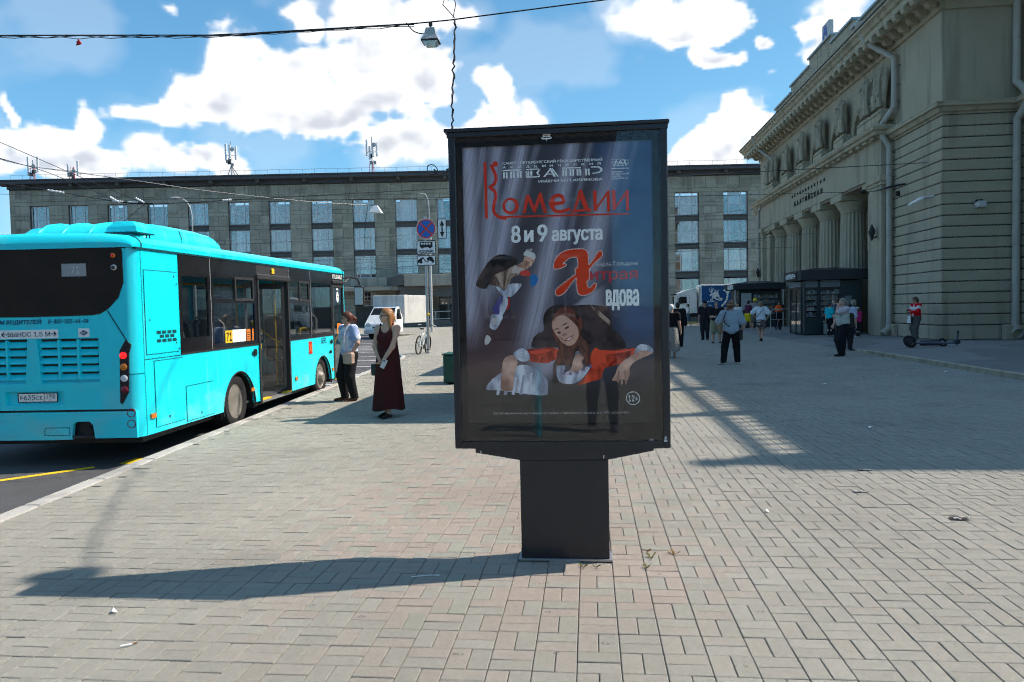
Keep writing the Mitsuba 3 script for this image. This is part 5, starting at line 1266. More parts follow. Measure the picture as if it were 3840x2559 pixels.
# mirror on its arm
mr = put('mirror', None, None, bs)
put('arm', bus(tube([[6.36, -.02, 2.34], [6.45, .0, 2.37], [6.7, .12, 2.375], [6.82, .22, 2.35], [6.84, .26, 2.27], [6.84, .26, 2.2]], .022, 7)), 'm_black', mr, smooth=40)
put('brace', bus(tube([[6.38, -.02, 2.22], [6.6, .08, 2.36]], .014, 6)), 'm_black', mr)
put('housing', bus(bx(6.80, 6.92, .14, .37, 1.72, 2.19, .045)), 'm_black', mr)
put('glass', bus(bx(6.793, 6.801, .16, .35, 1.76, 2.15)), 'm_lamp_clear', mr)

# ---------------------------------------------------------------- kiosks
mat('m_kiosk', lambda p, n, uv: mi.Color3f(.020, .034, .038) * (.75 + .5 * fbm(p.x * 3, p.y * 3, p.z * 2, octaves=3)), .4, .5)
mat('m_kiosk_roof', (.018, .02, .026), .45, .5)
mat('m_shutter', (.20, .21, .22), .5, .4)
mat('m_goods_a', (.42, .42, .40), .6, .3); mat('m_goods_b', (.16, .18, .20), .6, .3); mat('m_goods_c', (.30, .20, .14), .6, .3); mat('m_goods_d', (.12, .22, .26), .6, .3)
glassmat('m_kglass', 1.5, .9)
GOODS = ('m_goods_a', 'm_goods_b', 'm_goods_c', 'm_goods_d')
def shelfwin(parent, x0, x1, z0, z1, y, seed, n=5):
    r = np.random.default_rng(seed)
    put('window_frame', cat([bx(x0 - .04, x0, y - .02, y + .06, z0 - .04, z1 + .04), bx(x1, x1 + .04, y - .02, y + .06, z0 - .04, z1 + .04), bx(x0, x1, y - .019, y + .06, z0 - .04, z0), bx(x0, x1, y - .019, y + .06, z1, z1 + .04)]), 'm_kiosk_roof', parent)
    put('pane', tm([[x0, y, z0], [x1, y, z0], [x1, y, z1], [x0, y, z1]], [[0, 1, 2], [0, 2, 3]]), 'm_kglass', parent)
    h = (z1 - z0) / n
    for i in range(n):
        put('shelf', bx(x0, x1, y + .05, y + .26, z0 + h * i, z0 + h * i + .018), 'm_ltgrey', parent)
        bins = {g: [] for g in GOODS}
        x = x0 + .02
        while x < x1 - .06:
            w, hh = r.uniform(.035, .11), r.uniform(.4, .85) * h
            g = GOODS[int(r.integers(0, 4))]
            bins[g].append(bx(x, min(x + w, x1 - .01), y + .07, y + .20, z0 + h * i + .019, z0 + h * i + hh, .006) if r.random() < .7 else lathe([(w / 2.4, 0), (w / 2.2, hh * .6), (w / 5, hh * .8), (w / 5, hh)], 8, (x + w / 2, y + .13, z0 + h * i + .019)))
            x += w + r.uniform(.004, .02)
        for g, ms in bins.items():
            if ms:
                put('goods', cat(ms), g, parent, kind='stuff')
ka = thing('news_kiosk', 'dark green kiosk with a white lettered sign and shelves of goods in its windows', 'kiosk')
KX, KY, KZ = 10.15, 36.6, .1
put('walls', cat([bx(KX, 12.75, KY + .3, 39.2, KZ, 2.62), bx(KX, 12.75, KY, KY + .3, KZ, .90), bx(KX, KX + .04, KY, KY + .3, .9, 2.62), bx(10.76, 10.85, KY, KY + .3, .9, 2.62), bx(11.80, 12.75, KY, KY + .3, .9, 2.62)]), 'm_kiosk', ka)
put('fascia', bx(9.9, 12.95, KY - .28, 39.4, 2.66, 3.12, .02), 'm_kiosk_roof', ka)
put('roof', hullpts(A([[9.9, KY - .28, 3.12], [12.95, KY - .28, 3.12], [9.9, 39.4, 3.12], [12.95, 39.4, 3.12], [10.9, 37.5, 3.28], [12, 37.5, 3.28], [10.9, 38.4, 3.28]])), 'm_kiosk_roof', ka)
shelfwin(ka, 10.22, 10.74, .95, 2.28, KY, 4); shelfwin(ka, 10.90, 11.76, .95, 2.28, KY, 5)
for x0, x1 in ((10.2, 10.76), (10.88, 11.78)):
    put('roller_shutter', cat([bx(x0, x1, KY - .03, KY + .05, 2.33 + .066 * i, 2.39 + .066 * i, .006) for i in range(5)]), 'm_shutter', ka, kind='stuff')
put('door', cat([bx(KX - .05, KX, 37.0, 37.08, .12, 2.3), bx(KX - .05, KX, 38.9, 38.98, .12, 2.3), bx(KX - .045, KX, 37.9, 38.0, .12, 2.3), bx(KX - .05, KX, 37.0, 38.98, 2.28, 2.36)]), 'm_kiosk_roof', ka)
put('door_glass', tm([[KX - .02, 37.05, .2], [KX - .02, 38.95, .2], [KX - .02, 38.95, 2.3], [KX - .02, 37.05, 2.3]], [[0, 1, 2], [0, 2, 3]]), 'm_kglass', ka)
put('door_shutter', cat([bx(KX - .06, KX - .01, 37.0, 38.98, 2.37 + .06 * i, 2.42 + .06 * i) for i in range(4)]), 'm_shutter', ka, kind='stuff')
sg = put('sign', bx(9.86, 9.895, 36.9, 38.9, 2.72, 3.06, .01), 'm_kiosk_roof', ka)
put('lettering', frame(text('«КУРЬЕР»', .22, .01, True, width=1.7), (9.855, 38.75, 2.78), [0, -1, 0], [0, 0, 1]), 'm_whitepaint', sg)
put('side_sticker', bx(12.0, 12.3, KY - .006, KY, 1.5, 1.9), 'm_goods_b', ka)
kb = thing('snack_kiosk', 'dark kiosk with a white poster in its window, farther off beside the truck', 'kiosk')
y = 49.6
put('walls', cat([bx(9.65, 12.3, y + .25, y + 2.6, .05, 2.5), bx(9.65, 12.3, y, y + .25, .05, .9), bx(9.65, 9.75, y, y + .25, .9, 2.5), bx(12.2, 12.3, y, y + .25, .9, 2.5)]), 'm_kiosk', kb)
put('fascia', bx(9.3, 12.55, y - .3, y + 2.8, 2.52, 2.92, .02), 'm_kiosk_roof', kb)
put('roof', hullpts(A([[9.3, y - .3, 2.92], [12.55, y - .3, 2.92], [9.3, y + 2.8, 2.92], [12.55, y + 2.8, 2.92], [10.4, y + .8, 3.08], [11.6, y + .8, 3.08]])), 'm_kiosk_roof', kb)
put('sign', bx(9.25, 9.298, y - .1, y + 1.6, 2.56, 2.86, .01), 'm_ltgrey', kb)
shelfwin(kb, 10.55, 12.15, .95, 2.3, y, 9, 4)
put('poster', bx(9.8, 10.45, y - .012, y - .002, 1.2, 2.3), 'm_goods_a', kb)
put('post', tube([[9.4, y - .2, .05], [9.4, y - .2, 2.52]], .04, 8), 'm_metal', kb)
put('post', tube([[12.4, y - .2, .05], [12.4, y - .2, 2.52]], .04, 8), 'm_metal', kb)
# two more stand hidden behind the panel; their shadows fall across the pavement left of it
for y0, y1, x0, lab in ((11.15, 14.9, -1.75, 'closed dark kiosk standing behind the advertising panel'), (18.8, 22.9, -1.8, 'second closed dark kiosk in the row behind the advertising panel')):
    k = thing('street_kiosk', lab, 'kiosk')
    put('walls', bx(x0 + .2, .2 if y0 < 15 else .6, y0 + .2, y1 - .2, 0, 2.45), 'm_kiosk', k)
    put('roof', bx(x0, .4 if y0 < 15 else .8, y0, y1, 2.46, 2.72, .02), 'm_kiosk_roof', k)
    put('shutter', cat([bx(x0 + .17, x0 + .2, y0 + .5, y1 - .5, .9 + .1 * i, .99 + .1 * i, .01) for i in range(14)]), 'm_shutter', k, kind='stuff')

# ---------------------------------------------------------------- bins, barrier, planter box
gb = thing('litter_box', 'dark green metal box on the paving at the left edge of the panel', 'bin')
mat('m_greenbox', lambda p, n, uv: mi.Color3f(.018, .075, .062) * (.7 + .6 * fbm(p.x * 6, p.y * 6, p.z * 6, octaves=4)), .5, .4)
put('body', bx(-3.18, -2.55, 16.0, 16.7, .03, .64, .02), 'm_greenbox', gb)
put('rim', bx(-3.20, -2.53, 15.98, 16.72, .64, .67, .008), 'm_greenbox', gb)
put('foot', bx(-3.1, -2.6, 16.1, 16.6, 0, .03), 'm_dark', gb)
kbn = thing('concrete_bin', 'grey square concrete litter bin with a round boss beside the kiosk window', 'bin')
mat('m_bin', stone((.13, .14, .14), (.21, .22, .215), 5), .8, .3)
put('body', bx(10.95, 11.45, 35.85, 36.4, .1, .66, .03), 'm_bin', kbn)
put('rim', bx(10.92, 11.48, 35.82, 36.43, .67, .74, .02), 'm_bin', kbn)
put('boss', frame(lathe([(.15, 0), (.15, .03), (.12, .035), (.11, .015), (.06, .02), (.05, .035), (.01, .035)], 20), (11.2, 35.85, .40), [1, 0, 0], [0, 0, 1], [0, -1, 0]), 'm_bin', kbn, smooth=30)
put('rubbish', cat([ball(.07, (11.05 + .09 * i, 36.05 + .1 * (i % 3), .74 + .02 * (i % 2)), (1, 1, .6), 1) for i in range(5)]), 'm_goods_a', kbn, kind='stuff')
cb = thing('crowd_barrier', 'low steel tube barrier in front of the worker in the orange vest', 'barrier')
P = spline([(9.75, .1), (9.75, 1.05), (9.79, 1.2), (9.92, 1.29), (10.2, 1.30)], 5, False)
put('rail', tube([[a, 41.5, b] for a, b in P] + [[11.8, 41.5, 1.30], [11.8, 41.5, .1]], .028, 8), 'm_metal', cb, smooth=40)
put('lower_rail', tube([[9.75, 41.5, .74], [11.8, 41.5, .74]], .022, 8), 'm_metal', cb)
for x in (10.05, 10.4, 10.75, 11.1, 11.45):
    put('bar', tube([[x, 41.5, .74], [x, 41.5, 1.29]], .014, 6), 'm_metal', cb)
put('leg', tube([[10.15, 41.9, .1], [10.15, 41.5, .74]], .022, 6), 'm_metal', cb)
put('foot', cat([bx(9.66, 9.84, 41.4, 41.6, .1, .12), ]), 'm_metal', cb)

# ---------------------------------------------------------------- vehicles
tk = thing('delivery_truck', 'white lorry with a blue emblem on its box parked across the end of the square', 'truck')
ty = 62.0
def tr_(m):
    return xf(m, (0, ty, 0))
mat('m_truckblue', (.008, .075, .23), .35, .5)
put('cab', tr_(frame(ext([(7.15, .95), (7.0, 1.5), (7.05, 2.15), (7.32, 2.6), (7.9, 2.82), (8.62, 2.98), (8.72, 2.95), (8.78, .95)], 2.2), (0, 2.2, 0), [1, 0, 0], [0, 0, 1], [0, -1, 0])), 'm_whitepaint', tk)
put('bumper', tr_(bx(6.95, 7.5, -.02, 2.22, .38, .94, .04)), 'm_ltgrey', tk)
put('side_window', tr_(frame(ext([(7.25, 1.72), (7.28, 2.15), (7.4, 2.28), (7.95, 2.30), (7.95, 1.75)], .01), (0, -.002, 0), [1, 0, 0], [0, 0, 1], [0, -1, 0])), 'm_blackglass', tk)
put('door_seam', tr_(frame(ext(Polygon([(7.22, 1.1), (7.2, 2.33), (8.15, 2.4), (8.15, 1.1)]).exterior.buffer(.012), .006), (0, -.003, 0), [1, 0, 0], [0, 0, 1], [0, -1, 0])), 'm_rail', tk)
put('front_window', tr_(hullpts(A([[7.0, .1, 1.7], [7.0, 2.1, 1.7], [7.03, .1, 1.7], [7.03, 2.1, 1.7], [7.25, .2, 2.42], [7.25, 2.0, 2.42], [7.29, .2, 2.42]]))), 'm_blackglass', tk)
put('mirror', tr_(cat([bx(6.78, 6.9, -.35, -.2, 1.75, 2.3, .03), bx(6.85, 7.1, -.3, -.24, 2.26, 2.3), bx(6.85, 7.1, -.3, -.24, 1.8, 1.84)])), 'm_black', tk)
put('sun_visor', tr_(bx(6.85, 7.15, .0, 2.2, 2.45, 2.55, .02)), 'm_dark', tk)
put('box', tr_(bx(9.05, 14.8, -.15, 2.35, 1.0, 3.25, .03)), 'm_whitepaint', tk)
put('box_front', tr_(bx(8.92, 9.04, -.1, 2.3, 1.1, 3.05)), 'm_ltgrey', tk)
put('chassis', tr_(cat([bx(7.6, 14.6, .3, 2.0, .62, .94), bx(9.6, 11.2, -.1, .3, .38, .86, .03)])), 'm_dark', tk)
for x in (7.75, 12.6, 13.6):
    k = put('wheel', tr_(xf(lathe([(.3, -.14), (.48, -.13), (.5, -.08), (.5, .08), (.48, .13), (.3, .14), (.28, .05)], 24), (x, .1, .48 - .13), rx=90)), 'm_rubber', tk, smooth=35)
    put('rim', tr_(xf(lathe([(.29, .06), (.2, .02), (.1, .08), (.02, .08)], 20), (x, .1, .35), rx=90)), 'm_ltgrey', k)
bp = [(9.12, 3.12), (11.35, 3.12), (11.65, 2.9), (11.85, 2.55), (11.9, 2.1), (11.8, 1.7), (11.5, 1.2), (11.3, 1.05), (9.12, 1.05)]
bpk = put('blue_panel', tr_(frame(ext(bp, .006), (0, -.152, 0), [1, 0, 0], [0, 0, 1], [0, -1, 0])), 'm_truckblue', tk)
def ln(pts, r):
    return shapely.LineString(spline(pts, 5, False)).buffer(r)
eb = [ln([(9.72, 2.88), (9.76, 2.7), (9.9, 2.62), (10.0, 2.72), (10.03, 2.95)], .025), shapely.LineString([(9.86, 3.0), (9.9, 2.62), (9.98, 2.1), (9.93, 1.9)]).buffer(.025), ln([(9.8, 2.35), (10.0, 2.5), (10.35, 2.55), (10.45, 2.35), (10.5, 2.15), (10.75, 2.05), (10.55, 1.95), (10.2, 2.1), (9.95, 2.25)], .05), shapely.Polygon([(10.0, 2.3), (10.1, 2.62), (10.4, 2.66), (10.46, 2.3), (10.2, 2.15)])]
for i in range(4):
    eb.append(Polygon([(10.10 + .1 * i, 2.66), (10.16 + .1 * i, 2.66), (10.10 + .12 * i, 2.85)]))
eb += [ln([(10.7, 1.5), (10.95, 1.75), (11.12, 2.1), (11.16, 2.45)], .07), Polygon(spline([(11.16, 2.4), (11.0, 2.62), (10.8, 2.72), (10.95, 2.82), (11.17, 2.74), (11.4, 2.82), (11.52, 2.72), (11.3, 2.62)], 4)), ln([(9.95, 2.1), (9.8, 1.95), (9.95, 1.85), (10.1, 1.9)], .03)]
put('emblem', tr_(frame(ext(unary_union([e.buffer(0) for e in eb]), .006), (0, -.159, 0), [1, 0, 0], [0, 0, 1], [0, -1, 0])), 'm_whitepaint', bpk)
for ch, x, z, a in (('Е', 9.45, 1.82, -60), ('В', 9.62, 1.48, -50)):
    m = xf(text(ch, .24, .006, True), rz=a)
    put('letter', tr_(frame(m, (x, -.159, z), [1, 0, 0], [0, 0, 1], [0, -1, 0])), 'm_whitepaint', bpk)
vn = thing('box_van', 'white light lorry with a grey box body facing us behind the two women', 'van')
va = 11
def vv(m):
    """x to the van's left as seen from its front, y back along it, z up."""
    return xf(m, (-13.1, 45.6, -.13), rz=-va)
mat('m_vanbox', stone((.42, .43, .42), (.62, .62, .60), 2), .6, .4)
put('box', vv(bx(-1.12, 1.12, 1.5, 5.2, .95, 2.78, .03)), 'm_vanbox', vn)
put('box_side', vv(bx(-1.14, -1.121, 1.55, 5.15, 1.0, 2.74)), 'm_goods_b', vn)
put('cab', vv(hullpts(A([[-.95, .0, .45], [.95, .0, .45], [-.98, .05, .95], [.98, .05, .95], [-.97, .35, 1.2], [.97, .35, 1.2], [-.82, 1.0, 2.0], [.82, 1.0, 2.0], [-.8, 1.49, 2.05], [.8, 1.49, 2.05], [-.98, 1.49, .45], [.98, 1.49, .45], [-1.0, 1.49, 1.25], [1.0, 1.49, 1.25]]))), 'm_whitepaint', vn)
put('windscreen', vv(hullpts(A([[-.86, .38, 1.24], [.86, .38, 1.24], [-.74, .96, 1.94], [.74, .96, 1.94], [-.86, .36, 1.24], [.86, .36, 1.24], [-.74, .94, 1.95], [.74, .94, 1.95]]) + A([0, -.012, .012]))), 'm_blackglass', vn)
for sgn in (-1, 1):
    put('side_window', vv(hullpts(A([[sgn * .995, .55, 1.26], [sgn * .99, 1.3, 1.26], [sgn * .87, 1.0, 1.9], [sgn * .85, 1.3, 1.92], [sgn * 1.0, .9, 1.25]]) + A([sgn * .012, 0, 0]))), 'm_blackglass', vn)
    put('headlight', vv(xf(ball(1, (0, 0, 0), (.19, .06, .13), 2), (sgn * .70, .04, .92))), 'm_lamp_clear', vn, smooth=True)
    put('mirror', vv(cat([bx(sgn * 1.05, sgn * 1.2, .45, .55, 1.25, 1.65, .03), tube([[sgn * .97, .6, 1.5], [sgn * 1.1, .5, 1.5]], .02, 5)])), 'm_black', vn)
    k = put('wheel', vv(xf(lathe([(.2, -.1), (.33, -.1), (.35, -.06), (.35, .06), (.33, .1), (.2, .1)], 20), (sgn * .82, .75, .35), ry=90)), 'm_rubber', vn, smooth=35)
put('bumper', vv(bx(-1.0, 1.0, -.08, .12, .35, .62, .05)), 'm_ltgrey', vn)
put('grille', vv(bx(-.4, .4, -.012, .02, .7, .8)), 'm_dark', vn)
put('number_plate', vv(bx(-.26, .26, -.1, -.08, .42, .53)), 'm_white', vn)
put('paper', vv(bx(-.1, .35, .36, .365, 1.26, 1.5)), 'm_white', vn) if False else None

# ---------------------------------------------------------------- signs, bicycle, scooter
sp = thing('sign_pole', 'grey steel pole carrying the road signs in the middle of the pavement', 'pole')
put('pole', tube([[-6.05, 27.7, 0], [-6.05, 27.7, 5.15]], .055, 12), 'm_metal', sp, smooth=40)
put('collar', lathe([(.07, 0), (.07, .06), (.055, .08)], 12, (-6.05, 27.7, 0)), 'm_metal', sp)
put('reflector', ball(.06, (-6.0, 27.62, 1.47), sub=1), 'm_yellow', sp)
def plate(poly, z, x, y=27.6, d=.008):
    return frame(ext(poly, d), (x, y, z), [1, 0, 0], [0, 0, 1], [0, -1, 0])
mat('m_signred', (.62, .05, .05), .35, .5); mat('m_signblue', (.02, .13, .48), .35, .5)
ns = thing('no_stopping_sign', 'round red and blue no stopping sign on the pole', 'sign')
put('disc', plate(shapely.Point(0, 0).buffer(.37), 4.67, -6.0), 'm_signred', ns)
quad = shapely.Point(0, 0).buffer(.31)
cr = unary_union([shapely.affinity.rotate(sbox(-.4, -.035, .4, .035), a, origin=(0, 0)) for a in (45, -45)])
for i in range(4):
    q = quad.difference(cr)
    put('blue_sector', plate(list(q.geoms)[i], 4.67, -6.0, 27.59, .004), 'm_signblue', ns)
put('rim', plate(shapely.Point(0, 0).buffer(.375).difference(shapely.Point(0, 0).buffer(.36)), 4.67, -6.0, 27.59, .003), 'm_white', ns)
def rounded(w, h, r=.04):
    return sbox(-w / 2 + r, -h / 2 + r, w / 2 - r, h / 2 - r).buffer(r)
def whiteplate(name, label, w, h, x, z):
    t = thing(name, label, 'sign')
    put('board', plate(rounded(w, h), z, x), 'm_whitepaint', t)
    put('border', plate(rounded(w - .02, h - .02).exterior.buffer(.012), z, x, 27.59, .003), 'm_black', t)
    return t
t = whiteplate('arrow_plate', 'white plate with a double headed vertical black arrow right of the round sign', .34, .75, -5.39, 4.65)
put('arrow', plate(unary_union([sbox(-.025, -.2, .025, .2), Polygon([(-.09, .12), (.09, .12), (0, .31)]), Polygon([(-.09, -.12), (.09, -.12), (0, -.31)])]), 4.65, -5.39, 27.589, .003), 'm_black', t)
put('bracket', bx(-6.0, -5.5, 27.62, 27.64, 4.62, 4.66), 'm_metal', t)
t = whiteplate('bus_plate', 'white plate with a black bus and the word кроме', .72, .50, -6.01, 3.98)
busg = unary_union([sbox(-.22, .03, .22, .18).buffer(.02), sbox(-.24, 0, .24, .06)]).difference(unary_union([sbox(-.2 + .1 * i, .1, -.13 + .1 * i, .17) for i in range(4)]))
put('bus_symbol', plate(unary_union([busg, shapely.Point(-.14, 0).buffer(.045), shapely.Point(.14, 0).buffer(.045)]), 3.98, -6.01, 27.589, .003), 'm_black', t)
put('lettering', frame(text('кроме', .135, .003, True, width=.56), (-6.29, 27.589, 3.78), [1, 0, 0], [0, 0, 1], [0, -1, 0]), 'm_black', t)
t = whiteplate('tow_plate', 'lowest white plate with a black tow truck lifting a car', .71, .38, -6.02, 3.49)
g = [Polygon([(-.32, -.08), (-.32, .03), (-.26, .04), (-.22, .09), (-.16, .09), (-.15, -.08)]), shapely.LineString([(-.2, -.02), (-.13, .12), (-.02, -.04)]).buffer(.018), shapely.LineString([(-.02, -.04), (.06, -.06), (.08, .0)]).buffer(.016), Polygon([(.0, .06), (.06, .10), (.12, .15), (.22, .12), (.28, .03), (.32, -.04), (.28, -.07), (.05, .02)])] + [shapely.Point(a, b).buffer(.038) for a, b in ((-.2, -.08), (.07, .03), (.25, -.06))]
put('tow_symbol', plate(unary_union(g), 3.49, -6.02, 27.589, .003), 'm_black', t)

bk = thing('bicycle', 'dark bicycle with a white frame leaning on the sign pole, seen from behind', 'bicycle')
def bc_(m):
    """x across, y along the bicycle away from us, z up."""
    return xf(xf(m, ry=5), (-6.28, 27.0, 0), rz=-6)
mat('m_bikeframe', (.55, .62, .62), .4, .5)
for y in (0, 1.05):
    k = put('wheel', bc_(tube([[0, y + .34 * math.cos(t), .34 + .34 * math.sin(t)] for t in np.linspace(0, 2 * math.pi, 25)[:-1]], .026, 6, closed=True)), 'm_rubber', bk, smooth=40)
    for i in range(10):
        t_ = math.pi * i / 10
        put('spoke', bc_(tube([[0, y + .33 * math.cos(t_), .34 + .33 * math.sin(t_)], [0, y - .33 * math.cos(t_), .34 - .33 * math.sin(t_)]], .004, 3)), 'm_metal', k)
put('frame', bc_(cat([tube(q, .02, 6) for q in ([[0, .42, .28], [0, .30, .85]], [[0, .42, .28], [0, .92, .80]], [[0, .34, .72], [0, .90, .86]], [[.04, 0, .34], [.03, .42, .28]], [[-.04, 0, .34], [-.03, .42, .28]], [[.04, 0, .34], [0, .31, .78]], [[-.04, 0, .34], [0, .31, .78]])])), 'm_bikeframe', bk)
put('fork', bc_(cat([tube([[a, 1.05, .34], [a * .9, .95, .72], [0, .9, .9]], .018, 6) for a in (-.05, .05)])), 'm_black', bk)
put('saddle', bc_(hullpts(A([[-.08, .18, .92], [.08, .18, .92], [-.07, .2, .97], [.07, .2, .97], [-.02, .46, .93], [.02, .46, .93], [0, .44, .97]]))), 'm_black', bk)
put('handlebar', bc_(tube([[-.34, .84, 1.06], [-.2, .88, 1.08], [0, .9, 1.02], [.2, .88, 1.08], [.34, .84, 1.06]], .014, 6)), 'm_black', bk)
for a in (-1, 1):
    put('grip', bc_(tube([[a * .24, .87, 1.08], [a * .36, .83, 1.055]], .02, 6)), 'm_white', bk)
    put('pedal', bc_(bx(a * .12, a * .22, .36 + .1 * a, .45 + .1 * a, .28 - .12 * a, .31 - .12 * a)), 'm_dark', bk)
put('chainring', bc_(xf(lathe([(.09, 0), (.09, .006), (.03, .008)], 18), (.05, .42, .28), ry=90)), 'm_dark', bk)

sc = thing('kick_scooter', 'dark kick scooter lying on its side before the station corner', 'scooter')
def ks(m):
    """x along the scooter from its front wheel, y up off the ground as it lies, z across."""
    return frame(m, (10.35, 25.4, .105), [.985, .17, 0], [-.17, .985, 0], [0, 0, 1])
mat('m_scooter', (.03, .035, .055), .4, .5); mat('m_scooterlight', (.13, .14, .19), .4, .5)
k = put('wheel', ks(xf(tube([[.17 * math.cos(t), .17 * math.sin(t), 0] for t in np.linspace(0, 2 * math.pi, 25)[:-1]], .05, 8, closed=True), (0, .0, .18), rx=60)), 'm_rubber', sc, smooth=40)
put('hub', ks(xf(lathe([(.10, -.03), (.11, 0), (.10, .03)], 16), (0, 0, .18), rx=60)), 'm_dark', k)
put('fender', ks(tube([[.0, .05, .30], [.14, .04, .24], [.22, .02, .14]], .035, 6)), 'm_scooter', sc)
put('deck', ks(hullpts(A([[.35, -.02, .03], [1.05, -.02, .03], [.35, .06, .03], [1.05, .06, .03], [.35, .0, .20], [1.05, .0, .20], [.38, .07, .19], [1.02, .07, .19]]))), 'm_scooter', sc)
put('stem', ks(tube([[.15, -.05, .13], [.5, -.12, .14], [1.1, -.2, .12], [1.4, -.23, .12]], .035, 8)), 'm_scooterlight', sc)
k = put('rear_wheel', ks(xf(tube([[.11 * math.cos(t), .11 * math.sin(t), 0] for t in np.linspace(0, 2 * math.pi, 19)[:-1]], .04, 7, closed=True), (1.15, .05, .12), rx=70)), 'm_rubber', sc, smooth=40)
put('handlebar', ks(tube([[1.42, -.23, .03], [1.42, -.23, .2], [1.45, -.22, .42]], .018, 6)), 'm_scooterlight', sc)
put('grip', ks(tube([[1.45, -.22, .34], [1.47, -.21, .5]], .024, 6)), 'm_black', sc)
put('handlebar', ks(tube([[1.44, -.22, .05], [1.5, -.2, .42], [1.52, -.19, .5]], .016, 6)), 'm_black', sc)
put('console', ks(bx(1.34, 1.52, -.3, -.16, .08, .22, .02)), 'm_scooter', sc)
ub = thing('cafe_umbrella', 'pale half folded cafe parasol beside the van', 'parasol')
put('canopy', hullpts(A([[-15.3, 60, 2.75], [-13.95, 60, 2.28], [-15.5, 59.4, 2.0], [-15.5, 60.6, 2.0], [-14.6, 59.5, 2.15], [-14.6, 60.5, 2.15], [-15.6, 60, 2.7]])), 'm_canopy', ub)
put('pole', tube([[-15.2, 60, 0], [-15.3, 60, 2.7]], .04, 8), 'm_dark', ub)

# ---------------------------------------------------------------- lamps and wires overhead
mat('m_lampgrey', (.36, .37, .37), .45, .5)
def streetlamp(x, y, top, label, reach, base_r=.11, head=1):
    t = thing('street_lamp', label, 'street lamp')
    put('pole', tube([[x, y, 0], [x, y, top * .72]], [base_r, base_r * .8], 12), 'm_ltgrey', t, smooth=40)
    P = [[x, y, top * .72], [x, y, top * .88], [x - reach * .25, y, top * .965], [x - reach * .7, y, top * 1.0], [x - reach, y, top]]
    put('arm', tube(spline(P, 5, False), .045, 8), 'm_lampgrey', t, smooth=40)
    put('head', xf(ball(1, (0, 0, 0), (.38 * head, .17 * head, .12 * head), 2), (x - reach - .2 * (1 if reach > .3 else 0), y, top + .01), ry=-8), 'm_lampgrey', t, smooth=True)
    put('collar', lathe([(.16, 0), (.16, .4), (.10, .5)], 10, (x, y, top * .72 - .5)), 'm_lampgrey', t)
    return t
streetlamp(-27.5, 50, 9.8, 'curved grey street lamp behind the bus roof', 1.05)
streetlamp(-11.7, 55, 10.25, 'tall grey street lamp behind the road signs', .38, head=.7)
wb = thing('overhead_cable', 'thick twisted cable bundle crossing the top left of the sky', 'cable')
XW = np.linspace(-40, 14, 60)
def wire_z(x):
    return np.interp(x, [-40, -15.7, -9.5, -3.88, .63, 14], [10.2, 9.28, 8.93, 8.92, 9.22, 10.25]) - 0
for i, (r, a, ph) in enumerate(((.018, .0, 0), (.014, .03, 0), (.011, .04, 2.0), (.010, .05, 4.1))):
    xs_ = XW if i == 0 else XW[XW < -3.4]
    put('strand', tube(np.c_[xs_, 19 + a * np.cos(xs_ * 1.7 + ph), wire_z(xs_) + a * np.sin(xs_ * 2.3 + ph) - (.03 if i else 0)], r, 5), 'm_wire', wb)
put('tangle', cat([tube([[-13.45, 19, 9.05], [-13.4, 19.05, 8.95], [-13.5, 19, 8.9], [-13.38, 18.95, 8.98]], .02, 5), ball(.06, (-13.43, 19, 8.96), sub=1)]), 'm_red', wb)
put('loop', tube(spline([(-4.5, 19, 8.95), (-4.3, 19, 8.72), (-4.0, 19, 8.65), (-3.9, 19, 8.8)], 5, False), .015, 5), 'm_wire', wb)
put('clamp', cat([tube([[-3.3, 19, 9.0], [-3.2, 18.9, 9.3], [-3.35, 18.6, 9.9]], .012, 5), tube([[-3.25, 19, 9.0], [-3.55, 19, 9.35], [-3.5, 19, 9.5], [-3.4, 19, 9.45]], .012, 5)]), 'm_wire', wb)
def lamp_(m):
    return tm((np.asarray(m.vertices) - A([-3.88, 19, 8.92])) * .60 + A([-3.88, 19, 8.92]), m.faces)
hl = thing('hanging_lamp', 'grey bell shaped lamp hanging from the cable at the top of the picture', 'lamp')
put('hanger', lamp_(cat([bx(-3.95, -3.8, 18.95, 19.05, 8.78, 8.92), tube([[-3.88, 19, 8.6], [-3.88, 19, 8.85]], .04, 8)])), 'm_dark', hl)
put('housing', lamp_(hullpts(A([[-4.06, 18.86, 8.68], [-3.70, 18.86, 8.68], [-4.06, 19.14, 8.68], [-3.70, 19.14, 8.68], [-4.12, 18.8, 8.40], [-3.64, 18.8, 8.40], [-4.12, 19.2, 8.40], [-3.64, 19.2, 8.40]]))), 'm_lampgrey', hl)
put('skirt', lamp_(hullpts(A([[-4.12, 18.8, 8.40], [-3.64, 18.8, 8.40], [-4.12, 19.2, 8.40], [-3.64, 19.2, 8.40], [-4.24, 18.68, 8.16], [-3.52, 18.68, 8.16], [-4.24, 19.32, 8.16], [-3.52, 19.32, 8.16]]))), 'm_lampgrey', hl)
put('rim', lamp_(bx(-4.25, -3.51, 18.67, 19.33, 8.08, 8.158, .02)), 'm_dark', hl)
put('diffuser', lamp_(hullpts(A([[-4.2, 18.7, 8.078], [-3.56, 18.7, 8.078], [-4.2, 19.3, 8.078], [-3.56, 19.3, 8.078], [-4.08, 18.82, 7.93], [-3.68, 18.82, 7.93], [-4.08, 19.18, 7.93], [-3.68, 19.18, 7.93]]))), 'm_lamp_clear', hl)
vc = thing('drop_cable', 'kinked black cable hanging down behind the top left corner of the panel', 'cable')
r = np.random.default_rng(2)
zz_ = np.linspace(8.95, 6.0, 34)
